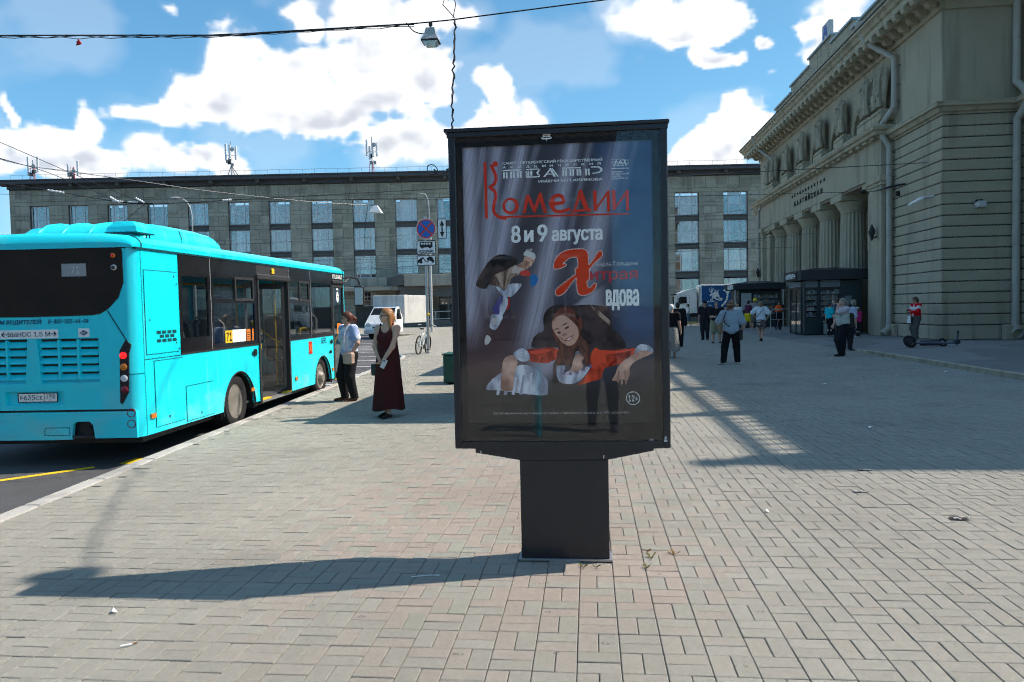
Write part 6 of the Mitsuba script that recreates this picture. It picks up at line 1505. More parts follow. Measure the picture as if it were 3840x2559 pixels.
P = [[-3.25 - .15 * (8.95 - z) / 2.76 + r.normal(0, .018), 19 + r.normal(0, .015), z] for z in zz_] + [[-3.3, 19.1, 5], [-2.6, 19.4, 3.6], [-1.7, 19.8, 2.74]]
put('strand', tube(P, .022, 5), 'm_wire', vc)
put('strand', tube([[a + .02 * math.sin(i * 1.3), b + .02, c] for i, (a, b, c) in enumerate(P)], .014, 5), 'm_wire', vc)
rg = thing('cable_loop', 'black loop of cable standing out behind the upper left edge of the panel', 'cable')
ringp = [(-2.56, 3.88), (-2.555, 3.95), (-2.50, 3.975), (-2.44, 3.955), (-2.40, 3.90), (-2.395, 3.86), (-2.42, 3.83), (-2.47, 3.81), (-2.52, 3.825)]
put('loop', tube([[a, 12, b] for a, b in spline(ringp, 5)], .0085, 6, closed=True), 'm_black', rg, smooth=40)
put('tail', tube([[a, 12.0, b] for a, b in spline([(-2.42, 3.83), (-2.45, 3.88), (-2.445, 3.895), (-2.40, 3.86), (-2.33, 3.835), (-2.25, 3.83), (-2.0, 3.86)], 5, False)], .008, 6), 'm_black', rg)
put('clip', bx(-2.25, -2.16, 11.97, 12.03, 3.82, 3.9, .01), 'm_dark', rg)
put('mast', tube([[-1.5, 12.0, 2.72], [-1.5, 12.0, 3.9], [-2.15, 12.0, 3.86]], .02, 6), 'm_dark', rg)
# a lamp on a cable above and right of the camera; its shadow with the cable runs over the paving at the lower left
ol = thing('street_lantern', 'lamp on a span cable high above the panel, out of the picture', 'lamp')
base = A([-3.3, 4.31, 0]) + SUN / SUN[2] * 8.2
put('cable', tube(spline([tuple(A([x, y_, 0]) + SUN / SUN[2] * h_) for x, y_, h_ in ((-3.22, 4.36, 8.25), (-3.52, 4.85, 8.3), (-3.70, 5.16, 8.3), (-3.98, 5.72, 8.3), (-4.23, 6.19, 8.4), (-4.55, 6.85, 8.6), (-4.95, 7.55, 9.0))] + [(2.0, 13.0, 11.0), (-2.0, 20.0, 15.0), (-5.0, 26.0, 19.0)], 5, False), .014, 6), 'm_wire', ol)
put('housing', xf(lathe([(.03, .22), (.12, .16), (.17, .0), (.16, -.06), (.05, -.1)], 12), tuple(base)), 'm_lampgrey', ol)
tw = thing('trolley_wires', 'thin contact and span wires meeting at insulators above the bus', 'wire')
WP = [[(-31, 30, 11.9), (-25.0, 30, 9.21), (-21.3, 30, 7.55), (-18.7, 30, 6.43)], [(-31, 30, 10.4), (-25.06, 30, 8.54), (-22.87, 30, 7.84), (-19.78, 30, 6.53)], [(-31, 30, 8.5), (-25.1, 30, 7.49), (-22.65, 30, 7.05), (-20.0, 30, 6.54), (-18.3, 30, 6.35), (-14.0, 30, 6.40)], [(-18.5, 30, 6.4), (-19.6, 30, 5.6), (-20.6, 30, 4.7)], [(-18.4, 30, 6.36), (-18.6, 30.2, 6.1)], [(-14, 30, 6.4), (40, 31, 7.4)], [(-60, 40, 5.6), (-30, 40, 5.9)]]
for i, q in enumerate(WP):
    put('wire', tube(spline(q, 4, False) if len(q) > 2 else q, .013 if i != 2 else .018, 4), 'm_wire', tw)
for a, b in (((-22.9, 7.10), (-22.2, 6.97)), ((-19.98, 6.55), (-19.55, 6.48)), ((-19.3, 6.47), (-18.9, 6.43)), ((-20.1, 6.7), (-19.7, 6.47)), ((-18.95, 6.62), (-18.6, 6.42)), ((-15.1, 6.39), (-14.75, 6.40))):
    put('insulator', tube(np.linspace([a[0], 30, a[1]], [b[0], 30, b[1]], 9), [.05, .03, .05, .03, .05, .03, .05, .03, .05], 7), 'm_whitepaint', tw, smooth=30)
put('spreader', tube([[-19.6, 30, 6.47], [-18.2, 30, 6.35]], .035, 6), 'm_black', tw)
sl = thing('supply_cable', 'sagging cable with a hanging lamp running in front of the office windows', 'cable')
q = spline([(-31, 33.0, 10.6), (-26.4, 32.0, 8.85), (-21.5, 32, 7.95), (-20.0, 32, 7.7), (-17.7, 34, 7.47), (-14.4, 37, 7.32), (-11.9, 40, 7.42)], 6, False)
put('strand', tube(q, .016, 5), 'm_grey', sl)
put('strand', tube(q + A([0, .03, .02]) + .03 * np.c_[np.sin(np.arange(len(q))), 0 * q[:, 0], np.cos(np.arange(len(q)) * 1.3)], .009, 5), 'm_wire', sl)
put('drop', tube(spline([(-11.9, 40, 7.42), (-12.05, 40, 6.4), (-12.2, 40, 4.6)], 5, False), .014, 4), 'm_wire', sl)
l2 = thing('cable_lamp', 'small pale lamp on a cable before the office block left of the signs', 'lamp')
put('housing', hullpts(A([[-11.55, 39.9, 7.38], [-11.35, 39.9, 7.38], [-11.55, 40.1, 7.38], [-11.35, 40.1, 7.38], [-11.75, 39.75, 7.02], [-11.1, 39.75, 6.98], [-11.75, 40.25, 7.02], [-11.1, 40.25, 6.98]])), 'm_whitepaint', l2)
put('hook', tube([[-11.8, 40, 7.42], [-11.45, 40, 7.42], [-11.45, 40, 7.36]], .02, 5), 'm_wire', l2)
sw = thing('span_wires', 'thin wires strung from the station wall across the square', 'wire')
for p, q in (((12.45, 34.2, 6.39), (-40, 41, 9.4)), ((12.9, 57, 8.6), (-50, 68, 8.2)), ((12.9, 47, 5.0), (-50, 46, 5.9)), ((13.0, 45, 5.6), (-45, 45, 3.6)), ((13, 56, 6.2), (-60, 62, 6.6)), ((13, 56, 5.9), (-60, 64, 6.2))):
    t = np.linspace(0, 1, 18)[:, None]
    put('wire', tube(A(p) * (1 - t) + A(q) * t - A([0, 0, .9]) * t * (1 - t) * 2, .011, 4), 'm_wire', sw)
put('insulator', ball(.09, (12.0, 34.2, 6.38), (1.6, 1, 1), 1), 'm_black', sw)

# ---------------------------------------------------------------- what the panel glass mirrors: the house across the street behind us and a teal bollard
rb = thing('tenement_house', 'brown grey tenement house behind us across the street, mirrored in the panel glass', 'building')
mat('m_tenement', stone((.17, .145, .115), (.25, .215, .17), .6), .85, .2)
hl_ = [sbox(-38 + 3.6 * i, z, -38 + 3.6 * i + 1.5, z + 2.0) for i in range(11) for z in (1.2, 4.4, 7.4)]
put('wall', cat([frame(ext(sbox(-42, 0, 1.3, 10.6).difference(unary_union(hl_)), .4), (0, -31, 0), [1, 0, 0], [0, 0, 1], [0, -1, 0]), bx(-42, 1.3, -44, -31.9, 0, 10.5), bx(-42.3, 1.6, -44, -30.6, 10.6, 11.0)]), 'm_tenement', rb)
for h in hl_:
    a, b, c, d = h.bounds
    k = put('window', cat([bx(a, c, -31.22, -31.15, b, b + .09), bx(a, c, -31.22, -31.15, d - .09, d), bx(a, a + .09, -31.22, -31.15, b, d), bx(c - .09, c, -31.22, -31.15, b, d), bx((a + c) / 2 - .05, (a + c) / 2 + .05, -31.22, -31.15, b, d), bx(a - .08, c + .08, -31.2, -30.9, b - .1, b - .002)]), 'm_frame', rb)
    put('pane', bx(a, c, -31.3, -31.26, b, d), 'm_blackglass', k)
bl = thing('bollard', 'teal bollard standing behind the camera beside the photographer', 'bollard')
put('post', lathe([(.04, 0), (.04, .86), (.03, .89), (.01, .9)], 14, (-.66, .02, 0)), 'm_teal', bl, smooth=35)

# ---------------------------------------------------------------- verge, litter, weeds
def tufts(name, pts, h, mt, **k):
    vs, fs, n = [], [], 0
    r = np.random.default_rng(8)
    for x, y, z in pts:
        for i in range(3):
            a, l = r.uniform(0, 6.28), h * r.uniform(.5, 1.1)
            dx, dy = math.cos(a), math.sin(a)
            w = .02 + .02 * h
            vs += [[x - dy * w, y + dx * w, z], [x + dy * w, y - dx * w, z], [x + dx * l * .5, y + dy * l * .5, z + l]]
            fs.append([n, n + 1, n + 2]); n += 3
    return put(name, tm(vs, fs), mt, **k)
scene['m_grass'] = {'type': 'twosided', 'bsdf': {'type': 'principled', 'base_color': mikit.proc(lambda p, n, uv: mix((.06, .10, .015), (.17, .22, .03), fbm(p.x * 1.5, p.y * 1.5, 0, octaves=3))), 'roughness': .7}}
put('verge', bx(6.2, 15, 59.8, 61.2, -.02, .06), 'm_sand', kind='structure')
gr_ = np.random.default_rng(5)
tufts('grass', [(gr_.uniform(6.3, 14.9), gr_.uniform(59.85, 61.1), .06) for _ in range(5000)], .22, 'm_grass', label='strip of mown grass in front of the lorry', cat='grass', kind='stuff')
put('verge_kerb', bx(6.0, 15.2, 59.5, 59.79, -.02, .13, .02), 'm_kerb', kind='structure')
mat('m_weed', (.10, .10, .03), .8, .2); mat('m_leaf', (.20, .12, .045), .8, .2)
for x, y, i in ((.36, 4.92, 0), (.37, 4.78, 1), (.52, 4.86, 2), (.33, 4.60, 3), (.02, 4.60, 4), (-.06, 4.60, 5)):
    w = thing('weed', ('dry weed growing in a joint right of the panel post, farthest from us', 'dry weed in the joint just right of the panel post', 'curled dry leaves rightmost beside the panel post', 'small green weed at the front right of the panel post', 'tiny weed before the right half of the panel post', 'tiny weed before the middle of the panel post')[i], 'weed', None)
    r = np.random.default_rng(i)
    bl_ = []
    for q in range(9):
        a, l = r.uniform(0, 6.28), r.uniform(.02, .055 if i < 3 else .03)
        bl_.append(tm([[x, y, 0], [x + l * math.cos(a) - .006, y + l * math.sin(a), .012 + .4 * l], [x + l * math.cos(a) + .006, y + l * math.sin(a) + .006, .012 + .3 * l]], [[0, 1, 2]]))
    put('leaves', cat(bl_), 'm_leaf' if i in (0, 2) else 'm_weed', w, kind='stuff')
LIT = [((-2.31, 3.37), 'white cigarette end on the paving at the lower left'), ((-2.62, 3.78), 'folded white scrap on the paving below the panel shadow'), ((-1.0, 4.40), 'thin white straw lying before the panel post'), ((1.35, 5.9), 'white scrap in a joint right of the panel'), ((3.55, 9.9), 'white scrap of paper in the shadow, nearest the sunlit paving'), ((4.6, 15.2), 'small white scrap far into the shadow'), ((7.9, 17.5), 'white paper scrap by the step at the right edge')]
for (x, y), lab in LIT:
    t = thing('litter', lab, 'litter')
    r = np.random.default_rng(int(abs(x * 100)))
    a = r.uniform(0, 180)
    if 'cigarette' in lab:
        put('paper', xf(tube([[0, 0, .009], [.055, 0, .009]], .0045, 7), (x, y, 0), rz=35), 'm_white', t); put('tip', xf(tube([[.056, 0, .009], [.075, 0, .009]], .0046, 7), (x, y, 0), rz=35), 'm_leaf', t)
    elif 'straw' in lab:
        put('straw', tube([[x - .1, y - .02, .006], [x, y + .01, .006], [x + .07, y + .015, .007], [x + .05, y, .006]], .003, 5), 'm_white', t)
    else:
        k = .014 + .007 * math.hypot(x, y) / 4
        put('scrap', xf(tm(A([[-k, -k * .5, .005], [k, -k * .4, .012], [k * .8, k * .5, .004], [-k * .7, k * .6, .016], [0, 0, .03]]), [[0, 1, 4], [1, 2, 4], [2, 3, 4], [3, 0, 4]]), (x, y, 0), rz=a), 'm_whitepaint', t)
mat('m_hole', (.035, .033, .03), .95, .1)
for x, y, w_, d_, lab in ((2.62, 7.4, .09, .03, 'dark broken paver hole nearest the edge of the station shadow'), (2.27, 6.55, .07, .03, 'small dark hole where a paver corner is gone'), (2.72, 5.75, .13, .05, 'worn patch of crumbled pavers, the largest of the dark holes')):
    t = thing('paving_hole', lab, 'hole')
    r = np.random.default_rng(int(x * 100))
    pts = [(x + w_ * (1 + .4 * r.normal()) * math.cos(a) * .6, y + d_ * (1 + .4 * r.normal()) * math.sin(a)) for a in np.linspace(0, 6.28, 13)[:-1]]
    put('floor', flat(Polygon(pts).buffer(0), .0065), 'm_hole', t)
    put('rubble', cat([ball(.012, (x + r.uniform(-.6, .6) * w_, y + r.uniform(-.7, .7) * d_, .008), (1, 1, .5), 1) for _ in range(9)]), 'm_kerb', t, kind='stuff')

# ---------------------------------------------------------------- people
def _sub(a, b): return A(b, float) - A(a, float)
class Field:
    """A smooth union of round cones and ellipsoids, meshed on a grid."""
    def __init__(self): self.items = []
    def cone(self, a, b, r0, r1, k=.02): self.items.append(('c', A(a, float), A(b, float), r0, r1, k)); return self
    def ell(self, c, r, rot=None, k=.02): self.items.append(('e', A(c, float), A(r, float), rot, 0, k)); return self
    def bounds(self):
        lo, hi = [], []
        for q in self.items:
            if q[0] == 'c':
                for p, r in ((q[1], q[3]), (q[2], q[4])):
                    lo.append(p - r); hi.append(p + r)
            else:
                lo.append(q[1] - q[2].max()); hi.append(q[1] + q[2].max())
        return np.min(lo, 0), np.max(hi, 0)
    def eval(self, P):
        out = np.full(P.shape[:-1], 9.0)
        for q in self.items:
            k = q[5]
            if q[0] == 'c':
                d = q[2] - q[1]; L = d @ d + 1e-12
                t = np.clip(((P - q[1]) @ d) / L, 0, 1)
                s = np.linalg.norm(P - q[1] - t[..., None] * d, axis=-1) - (q[3] + (q[4] - q[3]) * t)
            else:
                X = P - q[1]
                if q[3] is not None: X = X @ q[3]
                u = np.linalg.norm(X / q[2], axis=-1)
                s = (u - 1) * q[2].min() * (.55 + .45 * np.clip(u, 0, 1.5))
            h = np.clip(.5 + .5 * (out - s) / k, 0, 1)
            out = out * (1 - h) + s * h - k * h * (1 - h)
        return out

def net(fn, lo, hi, res):
    """Surface nets of fn < 0."""
    lo, hi = lo - 2.2 * res, hi + 2.2 * res
    n = np.ceil((hi - lo) / res).astype(int) + 1
    ax = [lo[i] + np.arange(n[i]) * res for i in range(3)]
    P = np.stack(np.meshgrid(*ax, indexing='ij'), -1)
    v = fn(P)
    s = v < 0
    acc = np.zeros(tuple(n - 1) + (3,)); cnt = np.zeros(tuple(n - 1))
    cs = [(0, 0, 0), (1, 0, 0), (0, 1, 0), (1, 1, 0), (0, 0, 1), (1, 0, 1), (0, 1, 1), (1, 1, 1)]
    sl = lambda c: tuple(slice(c[i], n[i] - 1 + c[i]) for i in range(3))
    for a in range(8):
        for b in range(a + 1, 8):
            if sum(x != y for x, y in zip(cs[a], cs[b])) != 1: continue
            va, vb = v[sl(cs[a])], v[sl(cs[b])]
            m = (va < 0) != (vb < 0)
            t = np.where(m, va / np.where(m, va - vb, 1), 0)
            for i in range(3):
                acc[..., i] += np.where(m, cs[a][i] + t * (cs[b][i] - cs[a][i]), 0)
            cnt += m
    idx = -np.ones(tuple(n - 1), int)
    on = cnt > 0
    idx[on] = np.arange(on.sum())
    V = (acc[on] / cnt[on][:, None] + np.argwhere(on)) * res + lo
    F = []
    for i in range(3):
        j, k = (i + 1) % 3, (i + 2) % 3
        a = [slice(1, n[q] - 1) for q in range(3)]; a[i] = slice(0, n[i] - 1)
        b = list(a); b[i] = slice(1, n[i])
        s0, s1 = s[tuple(a)], s[tuple(b)]
        for flip, m in ((False, s0 & ~s1), (True, ~s0 & s1)):
            w = np.argwhere(m)
            if not len(w): continue
            w = w + A([1 if q != i else 0 for q in range(3)])
            def g(dj, dk):
                u = w.copy(); u[:, j] -= dj; u[:, k] -= dk
                return idx[u[:, 0], u[:, 1], u[:, 2]]
            q = np.stack([g(1, 1), g(0, 1), g(0, 0), g(1, 0)], 1)
            if flip: q = q[:, ::-1]
            F.append(q)
    F = np.vstack(F)
    return tm(V, np.vstack([F[:, [0, 1, 2]], F[:, [0, 2, 3]]]))

def ik(a, c, l1, l2, hint):
    a, c = A(a, float), A(c, float)
    d = c - a; L = min(np.linalg.norm(d), (l1 + l2) * .999)
    u = d / np.linalg.norm(d)
    x = (l1 * l1 - l2 * l2 + L * L) / (2 * L)
    h = A(hint, float) - u * (A(hint, float) @ u)
    h /= np.linalg.norm(h) + 1e-9
    return a + u * x + h * math.sqrt(max(l1 * l1 - x * x, 0)), a + u * L

def rotz(a):
    c, s = math.cos(a), math.sin(a)
    return A([[c, s, 0], [-s, c, 0], [0, 0, 1.0]])
def rotx(a):
    c, s = math.cos(a), math.sin(a)
    return A([[1, 0, 0], [0, c, -s], [0, s, c]])

_skin = {}
def skin(c):
    k = 'm_skin_%d' % (len(_skin) if c not in _skin else _skin[c])
    if c not in _skin:
        _skin[c] = len(_skin); mat(k, c, .55, .35)
    return k
_cl = {}
def cloth(c):
    if isinstance(c, str): return c
    if c not in _cl:
        _cl[c] = 'm_cloth_%d' % len(_cl); mat(_cl[c], c, .9, .15, sheen=.3)
    return _cl[c]

class Body:
    """Skeleton in units of the height; +y is where the person faces, +x their right hand."""
    def __init__(s, H, w=1.0, female=False, lean=0.0, head=(0, 0), hands=None, feet=None, elbow=None, sway=0.0, belly=0.0):
        s.H, s.w, s.female, s.belly = H, w, female, belly
        sw, hw = (.098 if female else .112) * w, .052 * w
        ln = lambda z: A([sway * (z - .5), lean * (z - .5), 0])
        s.pel = A([0, 0, .525]) ; s.chest = A([0, 0, .72]) + ln(.72)
        s.neck0, s.neck1 = A([0, -.005, .822]) + ln(.82), A([0, .006, .872]) + ln(.87)
        s.sh = {q: A([q * sw, -.004, .806]) + ln(.806) for q in (1, -1)}
        s.hip = {q: A([q * hw, 0, .515]) for q in (1, -1)}
        hands = hands or {}
        feet = feet or {}
        s.wr, s.el, s.kn, s.an, s.toe = {}, {}, {}, {}, {}
        for q in (1, -1):
            hd = A(hands.get(q, (q * (sw + .045), .01, .475)), float)
            e = (elbow or {}).get(q, (q * .35, -1, -.2))
            s.el[q], s.wr[q] = ik(s.sh[q], hd, .172, .148, e)
            ft = feet.get(q, (q * .055, 0.0, 0.0))
            an = A([ft[0], ft[1] - .0, .042 + ft[2]])
            s.kn[q], s.an[q] = ik(s.hip[q], an, .243, .243, (q * .12, 1, 0))
            yaw = ft[3] if len(ft) > 3 else q * .18
            pit = ft[4] if len(ft) > 4 else 0.0
            s.toe[q] = s.an[q] + A([math.sin(yaw) * .095, math.cos(yaw) * .095, -.028 - pit])
        s.hy, s.hp = head
        s.HR = rotz(-s.hy) .T @ np.eye(3)
        s.HR = A([[math.cos(s.hy), math.sin(s.hy), 0], [-math.sin(s.hy), math.cos(s.hy), 0], [0, 0, 1.0]])
        s.HR = s.HR @ rotx(s.hp)
        s.hc = s.neck1 + A([0, .004, .0])
    def hpt(s, p):
        return s.hc + s.HR @ A(p, float)
    def to(s, q): return A(q, float)
    def body(s):
        f = Field(); w = s.w
        f.ell(s.pel, (.090 * w, .066 * w, .072), k=.03)
        f.ell(s.pel * .45 + s.chest * .55 + A([0, .012 * s.belly, -.0]), ((.068 if s.female else .080) * w, (.05 + .03 * s.belly) * w, .10), k=.04)
        f.ell(s.chest, ((.080 if s.female else .092) * w, .058 * w, .095), k=.04)
        if s.female:
            for q in (1, -1): f.ell(s.chest + A([q * .038, .045, .0]), (.034, .034, .036), k=.02)
        f.cone(s.sh[1], s.sh[-1], .036, .036, k=.03)
        f.cone(s.neck0 - A([0, 0, .02]), s.neck1 + A([0, .004, .03]), .036, .030, k=.02)
        for q in (1, -1):
            f.cone(s.sh[q], s.el[q], .031 * w, .024 * w, k=.015)
            f.cone(s.el[q], s.wr[q], .025 * w, .0165 * w, k=.012)
            f.cone(s.hip[q], s.kn[q], .055 * w, .034 * w, k=.02)
            f.cone(s.kn[q], s.kn[q] * .55 + s.an[q] * .45 + A([0, -.012, 0]), .033 * w, .032 * w, k=.02)
            f.cone(s.kn[q] * .55 + s.an[q] * .45 + A([0, -.012, 0]), s.an[q], .032 * w, .019 * w, k=.02)
            f.cone(s.an[q] + A([0, -.012, -.015]), s.toe[q], .022, .016, k=.015)
        # head
        R = s.HR
        f.ell(s.hpt((0, .002, .066)), (.041, .052, .050), R, k=.012)
        f.ell(s.hpt((0, .018, .036)), (.034, .038, .048), R, k=.012)
        f.ell(s.hpt((0, .040, .004)), (.015, .013, .012), R, k=.015)
        f.cone(s.hpt((0, .053, .050)), s.hpt((0, .062, .034)), .005, .0085, k=.008)
        f.ell(s.hpt((0, .046, .060)), (.030, .010, .007), R, k=.010)
        f.ell(s.hpt((0, .050, .020)), (.014, .007, .007), R, k=.006)
        for q in (1, -1):
            f.ell(s.hpt((q * .042, -.002, .044)), (.006, .012, .018), R, k=.005)
        return f
    def mesh(s, f, res, cut=None):
        lo, hi = f.bounds()
        fn = f.eval if cut is None else (lambda P: np.maximum(f.eval(P), cut(P)))
        m = net(fn, lo * s.H, hi * s.H, res) if False else net(fn, lo, hi, res / s.H)
        return m
    def hand(s, q, curl=.5, grip=None):
        """Palm and five fingers beyond the wrist, as tapered chains rooted in the palm."""
        d = s.wr[q] - s.el[q]; d /= np.linalg.norm(d)
        if grip is not None:
            g = A(grip, float); d = d + g; d /= np.linalg.norm(d)
        fwd = A([0, 1.0, 0]) if abs(d[1]) < .8 else A([0, 0, 1.0])
        side = fwd - d * (d @ fwd); side /= np.linalg.norm(side)        # thumb side
        inn = np.cross(d, side); inn *= -1 if inn[0] * q > 0 else 1      # palm faces the body
        w0 = s.wr[q]
        ms = []
        ph = hullpts(np.vstack([np.asarray(ball(r, w0 + d * a + side * b, (1, 1, 1), 1).vertices) for r, a, b in ((.011, 0, 0), (.0095, .042, .017), (.0095, .045, .004), (.0095, .043, -.010), (.0085, .039, -.019))]))
        ms.append(ph)
        for b, L, r in ((.017, .040, .0052), (.006, .045, .0054), (-.006, .041, .0052), (-.017, .032, .0046)):
            p = w0 + d * .040 + side * b
            pts, dd = [p], d.copy()
            for i in range(3):
                a = curl * (.5 + .35 * i)
                dd = dd * math.cos(a) + inn * math.sin(a)
                dd /= np.linalg.norm(dd)
                pts.append(pts[-1] + dd * L * (.42, .33, .25)[i])
            ms.append(tube(pts, [r * 1.05, r, r * .92, r * .7], 6))
        p = w0 + d * .012 + side * .012
        t1 = p + (side * .8 + d * .6) * .016
        t2 = t1 + (side * .25 + d * .9 + inn * .3) * .020
        t3 = t2 + (d * .9 + inn * .5) * .014
        ms.append(tube([p, t1, t2, t3], [.0075, .0068, .006, .0045], 6))
        return cat(ms)

def person(label, pos, face, H, colors, top=None, bottom=None, shoes=(.03, .03, .03), hair=None, res=.014, group=None, hat=None, extra=None, glasses=False, face_parts=True, curl=(.5, .5), grips=None, **kw):
    """A figure with one continuous body; hair and garments are its parts. face: degrees clockwise from +y."""
    b = Body(H, **kw)
    t = thing('person', label, 'person', group)
    a = math.radians(face)
    Rm = A([[math.cos(a), math.sin(a), 0], [-math.sin(a), math.cos(a), 0], [0, 0, 1.0]])
    def place(m):
        return tm((np.asarray(m.vertices) * H) @ Rm.T + A(pos, float), m.faces)
    b.place, b.Rm, b.pos = place, Rm, A(pos, float)
    b.at = lambda p: Rm @ (A(p, float) * H) + A(pos, float)
    body = b.mesh(b.body(), res)
    body = cat([body, b.hand(1, curl[0], (grips or {}).get(1)), b.hand(-1, curl[1], (grips or {}).get(-1))])
    put('body', place(body), skin(colors), t, smooth=True)
    w = b.w
    if top:
        f = Field(); o = top.get('loose', .012)
        f.ell(b.pel + A([0, 0, .02]), ((.090 + o) * w, (.066 + o) * w, .09), k=.04)
        f.ell(b.pel * .45 + b.chest * .55 + A([0, .012 * b.belly, 0]), ((.070 if b.female else .082) * w + o, (.052 + .03 * b.belly) * w + o, .12), k=.05)
        f.ell(b.chest, ((.080 if b.female else .092) * w + o, .058 * w + o, .10), k=.05)
        if b.female:
            for q in (1, -1): f.ell(b.chest + A([q * .038, .045, 0]), (.036 + o * .6,) * 3, k=.03)
        if top.get('straps'):
            for q in (1, -1): f.cone(b.chest + A([q * .045, .05, .04]), b.sh[q] * .62 + b.neck0 * .38 + A([0, .01, .034]), .012, .012, k=.02)
        else:
            f.cone(b.sh[1], b.sh[-1], .036 + o * .7, .036 + o * .7, k=.04)
            sl = top.get('sleeve', .62)
            for q in (1, -1):
                e1 = b.sh[q] + (b.el[q] - b.sh[q]) * min(sl, 1)
                f.cone(b.sh[q], e1, .034 * w + o * .8, .027 * w + o * .8 + (.010 if sl < 1 else 0), k=.02)
                if sl > 1: f.cone(b.el[q], b.el[q] + (b.wr[q] - b.el[q]) * (sl - 1), .028 * w + o * .8, .020 * w + o, k=.015)
        z0 = top.get('hem', .50)
        neck = b.neck0[2] + top.get('neck', .018)
        c = b.neck0
        def cut(P, z0=z0, neck=neck):
            dz = np.maximum(z0 + .006 * np.sin(P[..., 0] * 60) - P[..., 2], 0 * P[..., 2] - 9)
            r = np.hypot(P[..., 0] - c[0], (P[..., 1] - c[1]) * .9)
            return np.maximum(dz, np.where(r < .055, P[..., 2] - neck - .6 * np.abs(P[..., 0]) + .5 * np.clip(P[..., 1] - c[1], 0, 1), -9))
        put(top.get('name', 'shirt'), place(b.mesh(f, res, cut)), cloth(top['c']), t, smooth=True)
    if bottom:
        f = Field(); o = bottom.get('loose', .008)
        if bottom.get('skirt'):
            z1 = bottom.get('to', .12)
            zt = bottom.get('from', .60)
            kn = (b.kn[1] + b.kn[-1]) / 2; an = (b.an[1] + b.an[-1]) / 2
            n = 44
            V, Fc = [], []
            zs = np.linspace(zt, z1, 16)
            for i, z in enumerate(zs):
                u = (zt - z) / (zt - z1)
                hipu = min(1, u / (.12 if zt < .66 else .3))
                cx = (b.pel * (1 - u) + (an * .6 + kn * .4) * u)[:2] if zt < .7 else (b.chest * max(0, 1 - 2.5 * u) + b.pel * min(1, 2.5 * u) * (1 - u * .6) + an * .6 * u * min(1, 2.5 * u))[:2]
                rx = (bottom.get('waist', .085) * (1 - hipu) + (.100 + o) * hipu) * w + bottom.get('flare', .02) * max(0, u - .2) ** 1.2
                ry = rx * (.76 + .22 * math.sin(min(1, u * 1.3) * 1.5)) + .012 * min(1, 4 * u)
                g = np.arange(n) * 2 * math.pi / n
                fold = 1 + bottom.get('fold', .05) * u * np.sin(g * bottom.get('nf', 7) + 1.3) + .03 * u * np.sin(g * 13 + 4)
                zz = z + (.012 * np.sin(g * 3 + 1) * (u > .99))
                V.append(np.stack([cx[0] + rx * fold * np.cos(g), cx[1] + ry * fold * np.sin(g), 0 * g + zz], 1))
            V = np.vstack(V)
            for i in range(len(zs) - 1):
                for j in range(n):
                    j2 = (j + 1) % n
                    Fc += [[i * n + j, (i + 1) * n + j, (i + 1) * n + j2], [i * n + j, (i + 1) * n + j2, i * n + j2]]
            put(bottom.get('name', 'skirt'), place(tm(V, Fc)), cloth(bottom['c']), t, smooth=True)
        else:
            f.ell(b.pel, ((.090 + o) * w, (.068 + o) * w, .078), k=.04)
            L = bottom.get('len', 1.0)
            for q in (1, -1):
                fl = bottom.get('flare', .0)
                if L <= .55:
                    e = b.hip[q] + (b.kn[q] - b.hip[q]) * (L / .5)
                    f.cone(b.hip[q], e, .058 * w + o, .042 * w + o + fl, k=.02)
                else:
                    f.cone(b.hip[q], b.kn[q], .058 * w + o, .041 * w + o + fl * .5, k=.02)
                    e = b.kn[q] + (b.an[q] + A([0, -.004, -.012]) - b.kn[q]) * ((L - .5) / .5)
                    f.cone(b.kn[q], e, .041 * w + o + fl * .5, .026 * w + o + fl, k=.02)
            put(bottom.get('name', 'trousers' if L > .55 else 'shorts'), place(b.mesh(f, res, lambda P: np.maximum(P[..., 2] - .60, .030 - P[..., 2]))), cloth(bottom['c']), t, smooth=True)
    if shoes is not None:
        for q in (1, -1):
            f = Field()
            u = b.toe[q] - b.an[q]
            f.cone(b.an[q] + A([0, -.014, -.020]), b.an[q] + u * .5 + A([0, 0, -.012]), .024, .023, k=.01)
            f.cone(b.an[q] + u * .5 + A([0, 0, -.012]), b.toe[q] + u * .12, .023, .018, k=.01)
            base = min(b.an[q][2] - .042, b.toe[q][2] - .014)
            put('shoe', place(b.mesh(f, min(res, .012), lambda P: base - P[..., 2])), cloth(shoes), t, smooth=True)
    if hair:
        f = Field(); R = b.HR
        f.ell(b.hpt((0, -.006, .072)), (.049, .060, .055), R, k=.01)
        f.ell(b.hpt((0, -.028, .050)), (.046, .040, .055), R, k=.02)
        L = hair.get('len', 0)
        if L:
            sd = hair.get('side', 0)
            back = b.hpt((0, -.042, .03))
            e = b.hpt((0, -.040, .03)) * A([1, 1, 0]) + A([sd * .04, -.01, b.neck1[2] - L])
            f.cone(back, e, .040, .028, k=.02)
            for q in (1, -1):
                f.cone(b.hpt((q * .042, -.012, .06)), b.hpt((q * .046, -.018, .03)) * A([1, 1, 0]) + A([0, -.012, b.neck1[2] - L * .7]), .014, .018, k=.02)
        if hair.get('tail'):
            p = b.hpt((0, -.064, .072))
            f.cone(p, p + A([0, -.028, -.03]), .016, .024, k=.012)
            f.cone(p + A([0, -.028, -.03]), p + A([0, -.030, -.10]), .024, .008, k=.012)
        if hair.get('bob'):
            for q in (1, -1): f.cone(b.hpt((q * .046, -.004, .07)), b.hpt((q * .046, .0, .01)), .016, .020, k=.02)
            f.cone(b.hpt((0, -.045, .06)), b.hpt((0, -.042, .0)), .035, .036, k=.02)
        fc = b.hpt((0, .047, .040)); nrm = b.HR @ A([0, .80, -.60])
        hl = hair.get('line', .062)
